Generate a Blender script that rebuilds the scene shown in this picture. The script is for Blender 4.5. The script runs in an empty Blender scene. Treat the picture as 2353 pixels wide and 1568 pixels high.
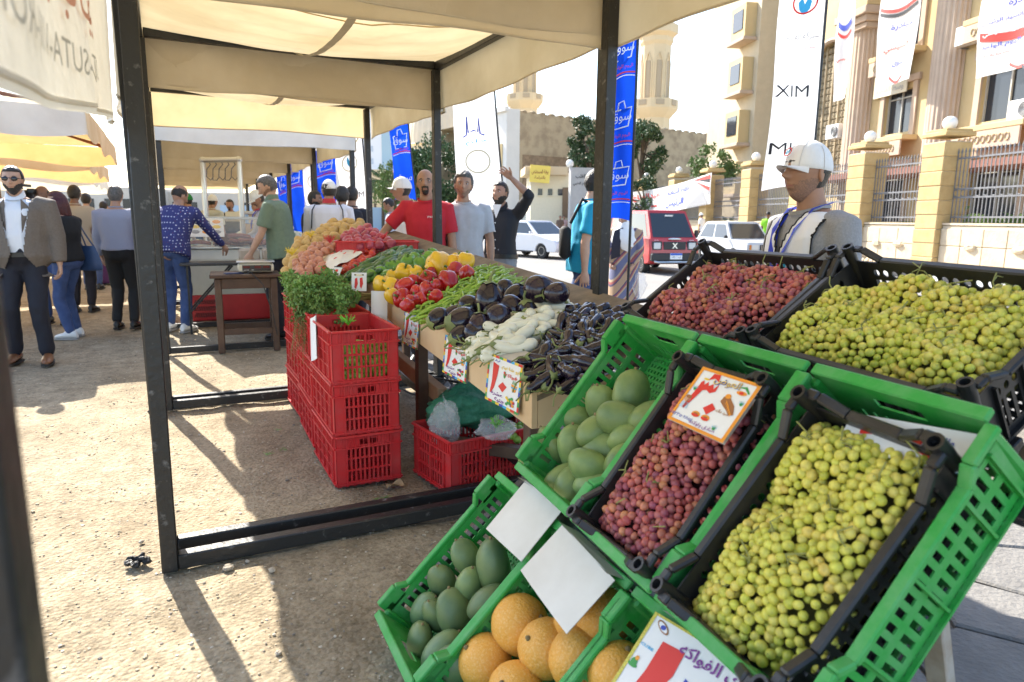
import bpy, math, random, time
import numpy as np
from mathutils import Vector, Matrix, Quaternion, noise
T0 = time.time()
random.seed(7); np.random.seed(7)
sc = bpy.context.scene
COL = sc.collection
rad = math.radians

# ------------------------------------------------------------------ camera
PITCH, ROLL, YAW, HC = rad(10.15), rad(0.6), rad(26.6), 1.35
FW = Vector((math.sin(YAW)*math.cos(PITCH), math.cos(YAW)*math.cos(PITCH), -math.sin(PITCH)))
_r0 = Vector((math.cos(YAW), -math.sin(YAW), 0)); _u0 = _r0.cross(FW)
RT = _r0*math.cos(ROLL)+_u0*math.sin(ROLL); UP = -_r0*math.sin(ROLL)+_u0*math.cos(ROLL)
CAM = Vector((0, 0, HC))
cd = bpy.data.cameras.new('camera'); cam = bpy.data.objects.new('camera', cd); COL.objects.link(cam)
cam.matrix_world = Matrix(((RT.x, UP.x, -FW.x, 0), (RT.y, UP.y, -FW.y, 0), (RT.z, UP.z, -FW.z, HC), (0, 0, 0, 1)))
cd.lens = 24.0; cd.sensor_width = 36.0; cd.sensor_fit = 'HORIZONTAL'; cd.clip_start = 0.05; cd.clip_end = 3000
cd.dof.use_dof = True; cd.dof.focus_distance = 3.2; cd.dof.aperture_fstop = 4.5
sc.camera = cam

# ------------------------------------------------------------------ sky, sun, exposure
SUN_EL, SUN_AZ = rad(41), math.atan2(-0.19, 0.982)
wd = bpy.data.worlds.new('World'); sc.world = wd; wd.use_nodes = True
wn = wd.node_tree; bg = wn.nodes['Background']
sky = wn.nodes.new('ShaderNodeTexSky'); sky.sky_type = 'NISHITA'; sky.sun_disc = False
sky.sun_elevation = SUN_EL; sky.sun_rotation = SUN_AZ; sky.air_density = 1.0; sky.dust_density = 1.2; sky.ozone_density = 1.0; sky.altitude = 30
wn.links.new(sky.outputs[0], bg.inputs[0]); bg.inputs[1].default_value = 0.15
sl = bpy.data.lights.new('sun', 'SUN'); sl.energy = 4.7; sl.angle = rad(0.5); sl.color = (1.0, 0.94, 0.84)
sun = bpy.data.objects.new('sun', sl); COL.objects.link(sun)
SUNV = Vector((math.sin(SUN_AZ)*math.cos(SUN_EL), math.cos(SUN_AZ)*math.cos(SUN_EL), math.sin(SUN_EL)))
sun.rotation_euler = (-SUNV).to_track_quat('-Z', 'Y').to_euler()
sc.view_settings.view_transform = 'Standard'; sc.view_settings.look = 'None'
sc.view_settings.gamma = 1; sc.view_settings.use_curve_mapping = False
sc.view_settings.exposure = 1.58
sc.cycles.use_adaptive_sampling = True; sc.cycles.adaptive_threshold = 0.02
sc.cycles.max_bounces = 6; sc.cycles.transparent_max_bounces = 10
sc.cycles.diffuse_bounces = 3; sc.cycles.glossy_bounces = 2; sc.cycles.transmission_bounces = 6
sc.cycles.sample_clamp_indirect = 8; sc.cycles.use_denoising = True

# ------------------------------------------------------------------ placing helpers (photo measured in a 2353 x 1568 frame)
def ray(x, y): return FW+RT*((x-1176.5)/1569.0)-UP*((y-784.0)/1569.0)
def onz(x, y, z=0.0):
    d = ray(x, y); return CAM+d*((z-HC)/d.z)
def ony(x, y, Y):
    d = ray(x, y); return CAM+d*(Y/d.y)
def onx(x, y, X):
    d = ray(x, y); return CAM+d*(X/d.x)
RA = rad(17.9)                                   # heading of the road, clockwise from the stall row
RDIR = Vector((math.sin(RA), math.cos(RA), 0)); RN = Vector((math.cos(RA), -math.sin(RA), 0))
def onn(x, y, n):                                # meets the vertical plane n metres across the road
    d = ray(x, y); return CAM+d*(n/d.dot(RN))
def rd(s, n, z=0.0): return RDIR*s+RN*n+Vector((0, 0, z))

# ------------------------------------------------------------------ materials
MATS = {}
def mat(name, col, rough=.6, var=0.0, scale=8.0, bump=0.0, bscale=None, metal=0.0, spec=.5, rnd=0.0, col2=None, detail=4.0,
        sss=0.0, trans=0.0, alpha=1.0, coat=0.0, emit=None, hue=0.0, sharp=None, sheen=0.0, vein=None):
    """procedural principled material: colour varied by noise (var / col2) and by object (rnd), relief by noise (bump)"""
    if name in MATS: return MATS[name]
    m = bpy.data.materials.new(name); m.use_nodes = True; nt = m.node_tree; N = nt.nodes; L = nt.links
    b = N['Principled BSDF']; b.inputs['Roughness'].default_value = rough; b.inputs['Metallic'].default_value = metal
    b.inputs['Specular IOR Level'].default_value = spec
    c4 = (*col, 1)
    tc = N.new('ShaderNodeTexCoord'); src = tc.outputs['Object']
    out = None
    if rnd or hue:
        oi = N.new('ShaderNodeObjectInfo')
    if var or col2:
        nz = N.new('ShaderNodeTexNoise'); nz.inputs['Scale'].default_value = scale; nz.inputs['Detail'].default_value = detail; nz.inputs['Roughness'].default_value = .6
        L.new(src, nz.inputs['Vector'])
        if rnd:   # shift the noise from object to object
            vm = N.new('ShaderNodeVectorMath'); vm.operation = 'ADD'; L.new(src, vm.inputs[0])
            mm = N.new('ShaderNodeMath'); mm.operation = 'MULTIPLY'; mm.inputs[1].default_value = 50; L.new(oi.outputs['Random'], mm.inputs[0]); L.new(mm.outputs[0], vm.inputs[1]); L.new(vm.outputs[0], nz.inputs['Vector'])
        cr = N.new('ShaderNodeValToRGB'); L.new(nz.outputs['Fac'], cr.inputs[0])
        lo, hi = sharp or (.3, .7)
        cr.color_ramp.elements[0].position = lo; cr.color_ramp.elements[1].position = hi
        c2 = col2 or tuple(min(1, x*(1+var)) for x in col)
        c1 = col if col2 else tuple(x*(1-var) for x in col)
        cr.color_ramp.elements[0].color = (*c1, 1); cr.color_ramp.elements[1].color = (*c2, 1)
        out = cr.outputs[0]
    if rnd or hue:
        hs = N.new('ShaderNodeHueSaturation')
        if out: L.new(out, hs.inputs['Color'])
        else: hs.inputs['Color'].default_value = c4
        if rnd:
            mr = N.new('ShaderNodeMapRange'); mr.inputs[3].default_value = 1-rnd; mr.inputs[4].default_value = 1+rnd; L.new(oi.outputs['Random'], mr.inputs[0]); L.new(mr.outputs[0], hs.inputs['Value'])
        if hue:
            m2 = N.new('ShaderNodeMath'); m2.operation = 'FRACT'; m3 = N.new('ShaderNodeMath'); m3.operation = 'MULTIPLY'; m3.inputs[1].default_value = 7.31
            L.new(oi.outputs['Random'], m3.inputs[0]); L.new(m3.outputs[0], m2.inputs[0])
            mr = N.new('ShaderNodeMapRange'); mr.inputs[3].default_value = .5-hue; mr.inputs[4].default_value = .5+hue; L.new(m2.outputs[0], mr.inputs[0]); L.new(mr.outputs[0], hs.inputs['Hue'])
        out = hs.outputs[0]
    if out: L.new(out, b.inputs['Base Color'])
    else: b.inputs['Base Color'].default_value = c4
    if bump:
        nb = N.new('ShaderNodeTexNoise'); nb.inputs['Scale'].default_value = bscale or scale*3; nb.inputs['Detail'].default_value = 5
        L.new(src, nb.inputs['Vector']); bp = N.new('ShaderNodeBump'); bp.inputs['Strength'].default_value = min(1, bump); bp.inputs['Distance'].default_value = .02 if bump <= 1 else .02*bump
        L.new(nb.outputs['Fac'], bp.inputs['Height']); L.new(bp.outputs[0], b.inputs['Normal'])
    if sss: b.inputs['Subsurface Weight'].default_value = sss; b.inputs['Subsurface Radius'].default_value = (.02, .008, .004); b.inputs['Subsurface Scale'].default_value = .5
    if trans: b.inputs['Transmission Weight'].default_value = trans
    if alpha < 1: b.inputs['Alpha'].default_value = alpha
    if coat: b.inputs['Coat Weight'].default_value = coat; b.inputs['Coat Roughness'].default_value = .08
    if sheen: b.inputs['Sheen Weight'].default_value = sheen
    if emit: b.inputs['Emission Color'].default_value = (*emit, 1); b.inputs['Emission Strength'].default_value = 1
    MATS[name] = m
    return m

def cloth(name, col, tr=.45, trcol=None, var=.12, scale=3.0, bump=.25, bscale=14, stain=None, two=False):
    """woven sheet that lets light through: diffuse mixed with translucent"""
    if name in MATS: return MATS[name]
    m = bpy.data.materials.new(name); m.use_nodes = True; nt = m.node_tree; N = nt.nodes; L = nt.links
    N.remove(N['Principled BSDF']); o = N['Material Output']
    tc = N.new('ShaderNodeTexCoord'); nz = N.new('ShaderNodeTexNoise'); nz.inputs['Scale'].default_value = scale; nz.inputs['Detail'].default_value = 6; L.new(tc.outputs['Object'], nz.inputs['Vector'])
    cr = N.new('ShaderNodeValToRGB'); cr.color_ramp.elements[0].position = .35; cr.color_ramp.elements[1].position = .65
    st = stain or tuple(x*(1-var) for x in col)
    cr.color_ramp.elements[0].color = (*st, 1); cr.color_ramp.elements[1].color = (*col, 1); L.new(nz.outputs['Fac'], cr.inputs[0])
    d = N.new('ShaderNodeBsdfDiffuse'); t = N.new('ShaderNodeBsdfTranslucent'); mx = N.new('ShaderNodeMixShader'); mx.inputs[0].default_value = tr
    L.new(cr.outputs[0], d.inputs[0])
    if trcol:
        mc = N.new('ShaderNodeMix'); mc.data_type = 'RGBA'; mc.blend_type = 'MULTIPLY'; mc.inputs[0].default_value = 1; L.new(cr.outputs[0], mc.inputs[6]); mc.inputs[7].default_value = (*trcol, 1); L.new(mc.outputs[2], t.inputs[0])
    else: L.new(cr.outputs[0], t.inputs[0])
    nb = N.new('ShaderNodeTexNoise'); nb.inputs['Scale'].default_value = bscale; nb.inputs['Detail'].default_value = 4; L.new(tc.outputs['Object'], nb.inputs['Vector'])
    bp = N.new('ShaderNodeBump'); bp.inputs['Strength'].default_value = bump; bp.inputs['Distance'].default_value = .02; L.new(nb.outputs['Fac'], bp.inputs['Height']); L.new(bp.outputs[0], d.inputs['Normal']); L.new(bp.outputs[0], t.inputs['Normal'])
    L.new(d.outputs[0], mx.inputs[1]); L.new(t.outputs[0], mx.inputs[2]); L.new(mx.outputs[0], o.inputs[0])
    MATS[name] = m
    return m

# ------------------------------------------------------------------ mesh helpers
def rot(rx=0, ry=0, rz=0): return Matrix.Rotation(rz, 3, 'Z') @ Matrix.Rotation(ry, 3, 'Y') @ Matrix.Rotation(rx, 3, 'X')
def frame(d, up=(0, 0, 1)):
    z = Vector(d).normalized(); u = Vector(up)
    if abs(z.dot(u)) > .98: u = Vector((0, 1, 0))
    x = u.cross(z).normalized(); y = z.cross(x); return Matrix((x, y, z)).transposed()
class MB:
    def __init__(s): s.v = []; s.f = []; s.m = []
    def add(s, V, F, mi=0):
        o = len(s.v); s.v.extend([tuple(p) for p in V]); s.f.extend([tuple(i+o for i in f) for f in F]); s.m.extend([mi]*len(F)); return s
    def box(s, c, d, R=None, mi=0, ch=0.0):
        hx, hy, hz = d[0]/2, d[1]/2, d[2]/2; c = Vector(c)
        ch = min(ch, hx*.9, hy*.9, hz*.9)
        if ch <= 0:
            V = [Vector((x*hx, y*hy, z*hz)) for x in (-1, 1) for y in (-1, 1) for z in (-1, 1)]
            F = [(0, 1, 3, 2), (4, 6, 7, 5), (0, 4, 5, 1), (2, 3, 7, 6), (0, 2, 6, 4), (1, 5, 7, 3)]
        else:
            V = []; ix = {}
            for x in (-1, 1):
                for y in (-1, 1):
                    for z in (-1, 1):
                        for a in range(3):
                            p = [x*hx, y*hy, z*hz]; q = [x*(hx-ch), y*(hy-ch), z*(hz-ch)]
                            q[a] = p[a]; ix[(x, y, z, a)] = len(V); V.append(Vector(q))
            F = []
            for a in range(3):
                b, e = (a+1) % 3, (a+2) % 3
                for sg in (-1, 1):
                    q = []
                    for (p, r) in ((-1, -1), (1, -1), (1, 1), (-1, 1)):
                        k = [0, 0, 0]; k[a] = sg; k[b] = p; k[e] = r; q.append(ix[(*k, a)])
                    F.append(tuple(q) if sg > 0 else tuple(q[::-1]))
                    for s2 in (-1, 1):   # edge strips between faces a and b
                        k1 = [0, 0, 0]; k1[a] = sg; k1[b] = s2; k1[e] = -1; k2 = list(k1); k2[e] = 1
                        q = (ix[(*k1, a)], ix[(*k1, b)], ix[(*k2, b)], ix[(*k2, a)])
                        F.append(q if sg*s2 > 0 else q[::-1])
            for x in (-1, 1):
                for y in (-1, 1):
                    for z in (-1, 1):
                        q = (ix[(x, y, z, 0)], ix[(x, y, z, 1)], ix[(x, y, z, 2)]); F.append(q if x*y*z > 0 else q[::-1])
        if R is not None: V = [R @ p for p in V]
        return s.add([p+c for p in V], F, mi)
    def bar(s, a, b, w, h=None, mi=0, ch=0.0, up=(0, 0, 1)):
        a = Vector(a); b = Vector(b); d = b-a; return s.box((a+b)/2, (w, h or w, d.length), frame(d, up), mi, ch)
    def tube(s, P, r, n=8, mi=0, caps=True, flat=1.0, up=(0, 0, 1)):
        P = [Vector(p) for p in P]; k = len(P); r = [r]*k if isinstance(r, (int, float)) else r
        V = []; R0 = None
        for i in range(k):
            d = (P[min(i+1, k-1)]-P[max(i-1, 0)])
            if d.length < 1e-9: d = Vector((0, 0, 1))
            if R0 is None: R0 = frame(d, up)
            else:
                z0 = R0.col[2]; q = z0.rotation_difference(d.normalized()); R0 = q.to_matrix() @ R0
            for j in range(n):
                a = 2*math.pi*j/n; V.append(P[i]+R0 @ Vector((r[i]*math.cos(a), r[i]*flat*math.sin(a), 0)))
        F = [(i*n+j, i*n+(j+1) % n, (i+1)*n+(j+1) % n, (i+1)*n+j) for i in range(k-1) for j in range(n)]
        if caps: F += [tuple(range(n-1, -1, -1)), tuple((k-1)*n+j for j in range(n))]
        return s.add(V, F, mi)
    def rtube(s, P, r, n=10, mi=0, flat=1.0, up=(0, 0, 1)):
        """tube with rounded ends"""
        P = [Vector(p) for p in P]; r = [r]*len(P) if isinstance(r, (int, float)) else list(r)
        d0 = (P[0]-P[1]).normalized(); d1 = (P[-1]-P[-2]).normalized()
        a = [P[0]+d0*r[0]*q for q in (.97, .7)]; b = [P[-1]+d1*r[-1]*q for q in (.7, .97)]
        return s.tube(a+P+b, [r[0]*.25, r[0]*.72]+r+[r[-1]*.72, r[-1]*.25], n, mi, True, flat, up)
    def lathe(s, prof, n=16, c=(0, 0, 0), R=None, mi=0, cap0=True, cap1=True, sx=1, sy=1):
        V = []; c = Vector(c)
        for (r, z) in prof:
            for j in range(n):
                a = 2*math.pi*j/n; p = Vector((r*math.cos(a)*sx, r*math.sin(a)*sy, z)); V.append((R @ p if R is not None else p)+c)
        k = len(prof)
        F = [(i*n+j, i*n+(j+1) % n, (i+1)*n+(j+1) % n, (i+1)*n+j) for i in range(k-1) for j in range(n)]
        if cap0: F.append(tuple(range(n-1, -1, -1)))
        if cap1: F.append(tuple((k-1)*n+j for j in range(n)))
        return s.add(V, F, mi)
    def ell(s, c, r, nu=14, nv=9, R=None, mi=0, fn=None):
        prof = []; V = []; c = Vector(c)
        for i in range(nv+1):
            ph = -math.pi/2+math.pi*i/nv
            for j in range(nu):
                a = 2*math.pi*j/nu; p = Vector((math.cos(ph)*math.cos(a), math.cos(ph)*math.sin(a), math.sin(ph)))
                if fn: p = Vector(fn(p))
                p = Vector((p.x*r[0], p.y*r[1], p.z*r[2])); V.append((R @ p if R is not None else p)+c)
        F = []
        for i in range(nv):
            for j in range(nu):
                q = (i*nu+j, i*nu+(j+1) % nu, (i+1)*nu+(j+1) % nu, (i+1)*nu+j)
                if i == 0: q = (q[0], q[2], q[3])
                elif i == nv-1: q = (q[0], q[1], q[2])
                F.append(q)
        return s.add(V, F, mi)
    def loft(s, rings, mi=0, caps=True, closed=True):
        n = len(rings[0]); V = [p for r_ in rings for p in r_]; k = len(rings); jn = n if closed else n-1
        F = [(i*n+j, i*n+(j+1) % n, (i+1)*n+(j+1) % n, (i+1)*n+j) for i in range(k-1) for j in range(jn)]
        if caps and closed: F += [tuple(range(n-1, -1, -1)), tuple((k-1)*n+j for j in range(n))]
        return s.add(V, F, mi)
    def grid(s, fn, nu, nv, mi=0):
        V = [fn(i/nu, j/nv) for j in range(nv+1) for i in range(nu+1)]
        F = [(j*(nu+1)+i, j*(nu+1)+i+1, (j+1)*(nu+1)+i+1, (j+1)*(nu+1)+i) for j in range(nv) for i in range(nu)]
        return s.add(V, F, mi)
    def prism(s, poly, z0, z1, mi=0, R=None, c=(0, 0, 0)):
        n = len(poly); c = Vector(c); V = [Vector((x, y, z0)) for x, y in poly]+[Vector((x, y, z1)) for x, y in poly]
        if R is not None: V = [R @ p for p in V]
        F = [tuple(range(n-1, -1, -1)), tuple(range(n, 2*n))]+[(i, (i+1) % n, n+(i+1) % n, n+i) for i in range(n)]
        return s.add([p+c for p in V], F, mi)
    def mesh(s, name, mats, smooth=True, ang=38):
        me = bpy.data.meshes.new(name); me.from_pydata(s.v, [], s.f)
        for m in (mats if isinstance(mats, (list, tuple)) else [mats]): me.materials.append(m)
        if any(s.m): me.polygons.foreach_set('material_index', s.m)
        if smooth:
            me.polygons.foreach_set('use_smooth', [True]*len(me.polygons)); me.set_sharp_from_angle(angle=rad(ang))
        me.update(); return me
    def build(s, name, mats, parent=None, smooth=True, ang=38, loc=None, rz=None, R=None):
        return link(name, s.mesh(name, mats, smooth, ang), parent, loc, rz, R)
def link(name, me, parent=None, loc=None, rz=None, R=None):
    o = bpy.data.objects.new(name, me); COL.objects.link(o)
    if parent is not None: o.parent = parent
    if R is not None:
        M = R.to_4x4(); M.translation = Vector(loc or (0, 0, 0)); o.matrix_basis = M
    else:
        if loc is not None: o.location = loc
        if rz is not None: o.rotation_euler = (0, 0, rz)
    return o
def tag(o, label=None, cat=None, group=None, kind=None):
    if label: o['label'] = label
    if cat: o['category'] = cat
    if group: o['group'] = group
    if kind: o['kind'] = kind
    return o
def thing(name, label, cat, loc=(0, 0, 0), rz=0.0, group=None, R=None):
    o = bpy.data.objects.new(name, None); COL.objects.link(o); o.empty_display_size = .1
    if R is not None:
        M = R.to_4x4(); M.translation = Vector(loc); o.matrix_basis = M
    else: o.location = loc; o.rotation_euler = (0, 0, rz)
    return tag(o, label, cat, group)
def struct(o): o['kind'] = 'structure'; return o
def dup(o, parent=None):
    c = o.copy(); COL.objects.link(c)
    if parent is not None: c.parent = parent
    for ch in o.children: dup(ch, c)
    return c
def rnd(a, b): return random.uniform(a, b)
def nz3(p, s=1.0, o=0.0): return noise.noise(Vector((p[0]*s+o, p[1]*s+o*1.7, p[2]*s-o)))

# lettering: Arabic letters are joined here (presentation forms, written right to left)
_AF = {'ا': (0xFE8D, 2), 'أ': (0xFE83, 2), 'إ': (0xFE87, 2), 'ب': (0xFE8F, 4), 'ة': (0xFE93, 2), 'ت': (0xFE95, 4), 'ث': (0xFE99, 4), 'ج': (0xFE9D, 4), 'ح': (0xFEA1, 4), 'خ': (0xFEA5, 4), 'د': (0xFEA9, 2), 'ذ': (0xFEAB, 2), 'ر': (0xFEAD, 2), 'ز': (0xFEAF, 2), 'س': (0xFEB1, 4), 'ش': (0xFEB5, 4), 'ص': (0xFEB9, 4), 'ض': (0xFEBD, 4), 'ط': (0xFEC1, 4), 'ظ': (0xFEC5, 4), 'ع': (0xFEC9, 4), 'غ': (0xFECD, 4), 'ف': (0xFED1, 4), 'ق': (0xFED5, 4), 'ك': (0xFED9, 4), 'ل': (0xFEDD, 4), 'م': (0xFEE1, 4), 'ن': (0xFEE5, 4), 'ه': (0xFEE9, 4), 'و': (0xFEED, 2), 'ى': (0xFEEF, 2), 'ي': (0xFEF1, 4), 'ئ': (0xFE89, 4)}
def arab(s):
    if not any(c in _AF for c in s): return s
    out = []; i = 0; prev = False; n = len(s)
    while i < n:
        c = s[i]
        if c == 'ل' and i+1 < n and s[i+1] in 'اأإ':
            out.append(chr({'ا': 0xFEFB, 'أ': 0xFEF7, 'إ': 0xFEF9}[s[i+1]]+(1 if prev else 0))); prev = False; i += 2; continue
        if c in _AF:
            b, k = _AF[c]; nx = i+1 < n and s[i+1] in _AF
            if k == 4: out.append(chr(b+((3 if nx else 1) if prev else (2 if nx else 0)))); prev = nx
            else: out.append(chr(b+(1 if prev else 0))); prev = False
        else: out.append(c); prev = False
        i += 1
    return ''.join(reversed(out))
def lettering(name, body, h, material, parent, loc, R, width=None, bold=0.0, bend=None):
    """flat lettering centred on loc; R maps the text's x (reading), y (up), z (out)"""
    c = bpy.data.curves.new(name, 'FONT'); c.body = arab(body); c.size = 1.0; c.align_x = 'CENTER'; c.resolution_u = 3
    if bold: c.offset = bold
    t = bpy.data.objects.new(name, c); me = bpy.data.meshes.new_from_object(t); bpy.data.objects.remove(t); bpy.data.curves.remove(c)
    me.name = name
    n = len(me.vertices)
    if n == 0: return None
    co = np.empty(n*3); me.vertices.foreach_get('co', co); co = co.reshape(-1, 3)
    lo, hi = co.min(0), co.max(0); co -= (lo+hi)/2; co[:, 1] *= h/max(1e-6, hi[1]-lo[1])
    co[:, 0] *= (width/max(1e-6, hi[0]-lo[0])) if width else h/max(1e-6, hi[1]-lo[1])
    # neighbouring letters overlap where they join: lift them apart by a hair
    par = list(range(n))
    def fd(a):
        while par[a] != a: par[a] = par[par[a]]; a = par[a]
        return a
    for e in me.edges:
        a, b = fd(e.vertices[0]), fd(e.vertices[1])
        if a != b: par[a] = b
    ids = {}
    for k in range(n): ids.setdefault(fd(k), len(ids))
    co[:, 2] = [0.0004*(ids[fd(k)] % 3) for k in range(n)]
    if bend is not None:
        co = np.array([bend(*p) for p in co])
    me.vertices.foreach_set('co', co.ravel()); me.materials.clear(); me.materials.append(material); me.update()
    return link(name, me, parent, loc, None, R)
# ------------------------------------------------------------------ shared materials
STEEL = mat('black_painted_steel', (.012, .012, .013), .42, bump=.15, bscale=60, col2=(.03, .03, .03), scale=9, sharp=(.45, .8))
SCUFF = mat('scuffed_black_steel', (.016, .016, .016), .45, col2=(.16, .155, .15), scale=22, sharp=(.6, .74), bump=.2, bscale=40, detail=8)
CANVAS = cloth('cream_canvas', (.80, .755, .64), .30, (1.0, .84, .56), stain=(.66, .60, .47), scale=2.2, bump=.35, bscale=9)
CANVAS_W = cloth('white_canvas', (.86, .85, .82), .30, (1, .9, .7), stain=(.76, .74, .70), scale=3, bump=.3)
CANVAS_Y = cloth('yellow_canvas', (.80, .68, .48), .32, (1, .76, .44), stain=(.70, .56, .36), scale=2, bump=.3)
FLAGW = cloth('white_flag_cloth', (.90, .90, .91), .35, var=.04, bump=.15, bscale=4)
FLAGB = cloth('blue_flag_cloth', (.02, .10, .62), .4, (.3, .55, 1.0), var=.15, bump=.15, bscale=4)
RED = mat('red_plastic', (.58, .018, .022), .45, col2=(.50, .05, .05), scale=12, bump=.08, bscale=40, rnd=.08, detail=8, sharp=(.4, .75))
GREEN = mat('green_plastic', (.028, .32, .05), .46, col2=(.12, .36, .13), scale=14, bump=.08, bscale=40, rnd=.06, spec=.4, detail=8, sharp=(.42, .78))
BLACKP = mat('black_plastic', (.011, .011, .012), .40, col2=(.03, .029, .028), scale=7, bump=.05, bscale=40)
PLY = mat('pale_plywood', (.62, .42, .22), .62, col2=(.72, .52, .30), scale=3, bump=.08, bscale=30)
WOOD = mat('brown_wood', (.060, .030, .018), .55, col2=(.11, .06, .035), scale=6, bump=.15, bscale=40)
RAWWOOD = mat('raw_timber', (.36, .21, .11), .7, col2=(.45, .29, .17), scale=6, bump=.15, bscale=40)
PAPER = mat('white_card', (.80, .80, .78), .6, var=.03, scale=6)
PAPERB = mat('grey_card_back', (.50, .45, .38), .7, var=.05, scale=6)
INKR = mat('red_ink', (.68, .03, .02), .5); INKB = mat('blue_ink', (.03, .06, .42), .5); INKK = mat('black_ink', (.015, .015, .02), .5)
INKG = mat('green_ink', (.04, .30, .06), .5); INKY = mat('yellow_ink', (.80, .55, .03), .5); INKO = mat('orange_ink', (.80, .30, .02), .5)
INKC = mat('sky_blue_ink', (.03, .40, .70), .5); INKW = mat('white_ink', (.85, .85, .85), .5); INKGR = mat('grey_ink', (.30, .30, .31), .6); INKBR = mat('brown_ink', (.33, .13, .04), .6)
INKV = mat('purple_ink', (.20, .03, .25), .5)
CHROME = mat('stainless_steel', (.62, .62, .61), .28, metal=1.0, bump=.05, bscale=50)
GLASS = mat('clear_glass', (.9, .95, .95), .03, alpha=.22, spec=.6)
STONEY = mat('yellow_limestone', (.46, .31, .13), .85, col2=(.53, .38, .18), scale=5, bump=.5, bscale=30, rnd=.06)
STONEP = mat('pale_limestone', (.50, .40, .265), .85, col2=(.57, .47, .34), scale=3, bump=.6, bscale=14, rnd=.05)
STUCCO = mat('cream_stucco', (.50, .375, .185), .85, col2=(.56, .43, .23), scale=.6, bump=.3, bscale=25)
STUCCOP = mat('pink_stucco', (.44, .335, .245), .85, col2=(.50, .385, .29), scale=1.5, bump=.3, bscale=25)
DARKGL = mat('dark_window_glass', (.03, .035, .045), .08, spec=.6)
IRON = mat('grey_painted_iron', (.16, .16, .17), .5, var=.2, scale=10)

# ------------------------------------------------------------------ ground
def ground_mat():
    m = bpy.data.materials.new('sandy_gravel'); m.use_nodes = True; nt = m.node_tree; N = nt.nodes; L = nt.links; b = N['Principled BSDF']; b.inputs['Roughness'].default_value = .95; b.inputs['Specular IOR Level'].default_value = .15
    tc = N.new('ShaderNodeTexCoord')
    def nz(s, d=6, r=.65):
        n = N.new('ShaderNodeTexNoise'); n.inputs['Scale'].default_value = s; n.inputs['Detail'].default_value = d; n.inputs['Roughness'].default_value = r; L.new(tc.outputs['Object'], n.inputs['Vector']); return n
    big = nz(.9, 5); fine = nz(38, 8, .75); mid = nz(7, 6)
    r1 = N.new('ShaderNodeValToRGB'); e = r1.color_ramp.elements; e[0].position = .32; e[0].color = (.285, .235, .165, 1); e[1].position = .66; e[1].color = (.43, .36, .255, 1); L.new(mid.outputs['Fac'], r1.inputs[0])
    r2 = N.new('ShaderNodeValToRGB'); e = r2.color_ramp.elements; e[0].position = .30; e[0].color = (.52, .50, .47, 1); e[1].position = .56; e[1].color = (1.06, 1.05, 1.03, 1); L.new(fine.outputs['Fac'], r2.inputs[0])
    r3 = N.new('ShaderNodeValToRGB'); e = r3.color_ramp.elements; e[0].position = .34; e[0].color = (.74, .72, .69, 1); e[1].position = .55; e[1].color = (1, 1, 1, 1); L.new(big.outputs['Fac'], r3.inputs[0])
    def mul(a, c):
        x = N.new('ShaderNodeMix'); x.data_type = 'RGBA'; x.blend_type = 'MULTIPLY'; x.inputs[0].default_value = 1; L.new(a, x.inputs[6]); L.new(c, x.inputs[7]); return x.outputs[2]
    L.new(mul(mul(r1.outputs[0], r2.outputs[0]), r3.outputs[0]), b.inputs['Base Color'])
    vo = N.new('ShaderNodeTexVoronoi'); vo.inputs['Scale'].default_value = 55; L.new(tc.outputs['Object'], vo.inputs['Vector'])
    ad = N.new('ShaderNodeMath'); ad.operation = 'SUBTRACT'; L.new(fine.outputs['Fac'], ad.inputs[0]); L.new(vo.outputs['Distance'], ad.inputs[1])
    bp = N.new('ShaderNodeBump'); bp.inputs['Strength'].default_value = .55; bp.inputs['Distance'].default_value = .015; L.new(ad.outputs[0], bp.inputs['Height']); L.new(bp.outputs[0], b.inputs['Normal'])
    return m
SAND = ground_mat()
g = MB(); EDGE_X = 1.72; Y0G, Y1G = -2.0, 14.0
NX, NY = 110, 150
def gz(x, y):
    w = min(1, max(0, (EDGE_X-.25-x)/.3))
    return w*(.020*nz3((x, y, 0), 1.3)+.012*nz3((x, y, 3), 4.0)+.006*nz3((x, y, 5), 13))-.012*w
def gp(u, v):
    x = -5+(EDGE_X+5)*u; y = Y0G+(Y1G-Y0G)*v*(.35+.65*v); return (x, y, gz(x, y))
g.grid(gp, NX, NY)
struct(g.build('ground', SAND))
g = MB(); g.grid(lambda u, v: (-900+1900*u, -300+1900*v, -.16), 2, 2); struct(g.build('terrain', mat('dusty_terrain', (.34, .29, .22), .95, var=.2, scale=.3)))
g = MB(); 
g.grid(lambda u, v: (-60+(55+.02)*u, -5+150*v, -.012), 8, 8); g.grid(lambda u, v: (-5.01+11*u, 13.98+130*v, -.0125), 6, 10)
struct(g.build('far_ground', SAND))
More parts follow.
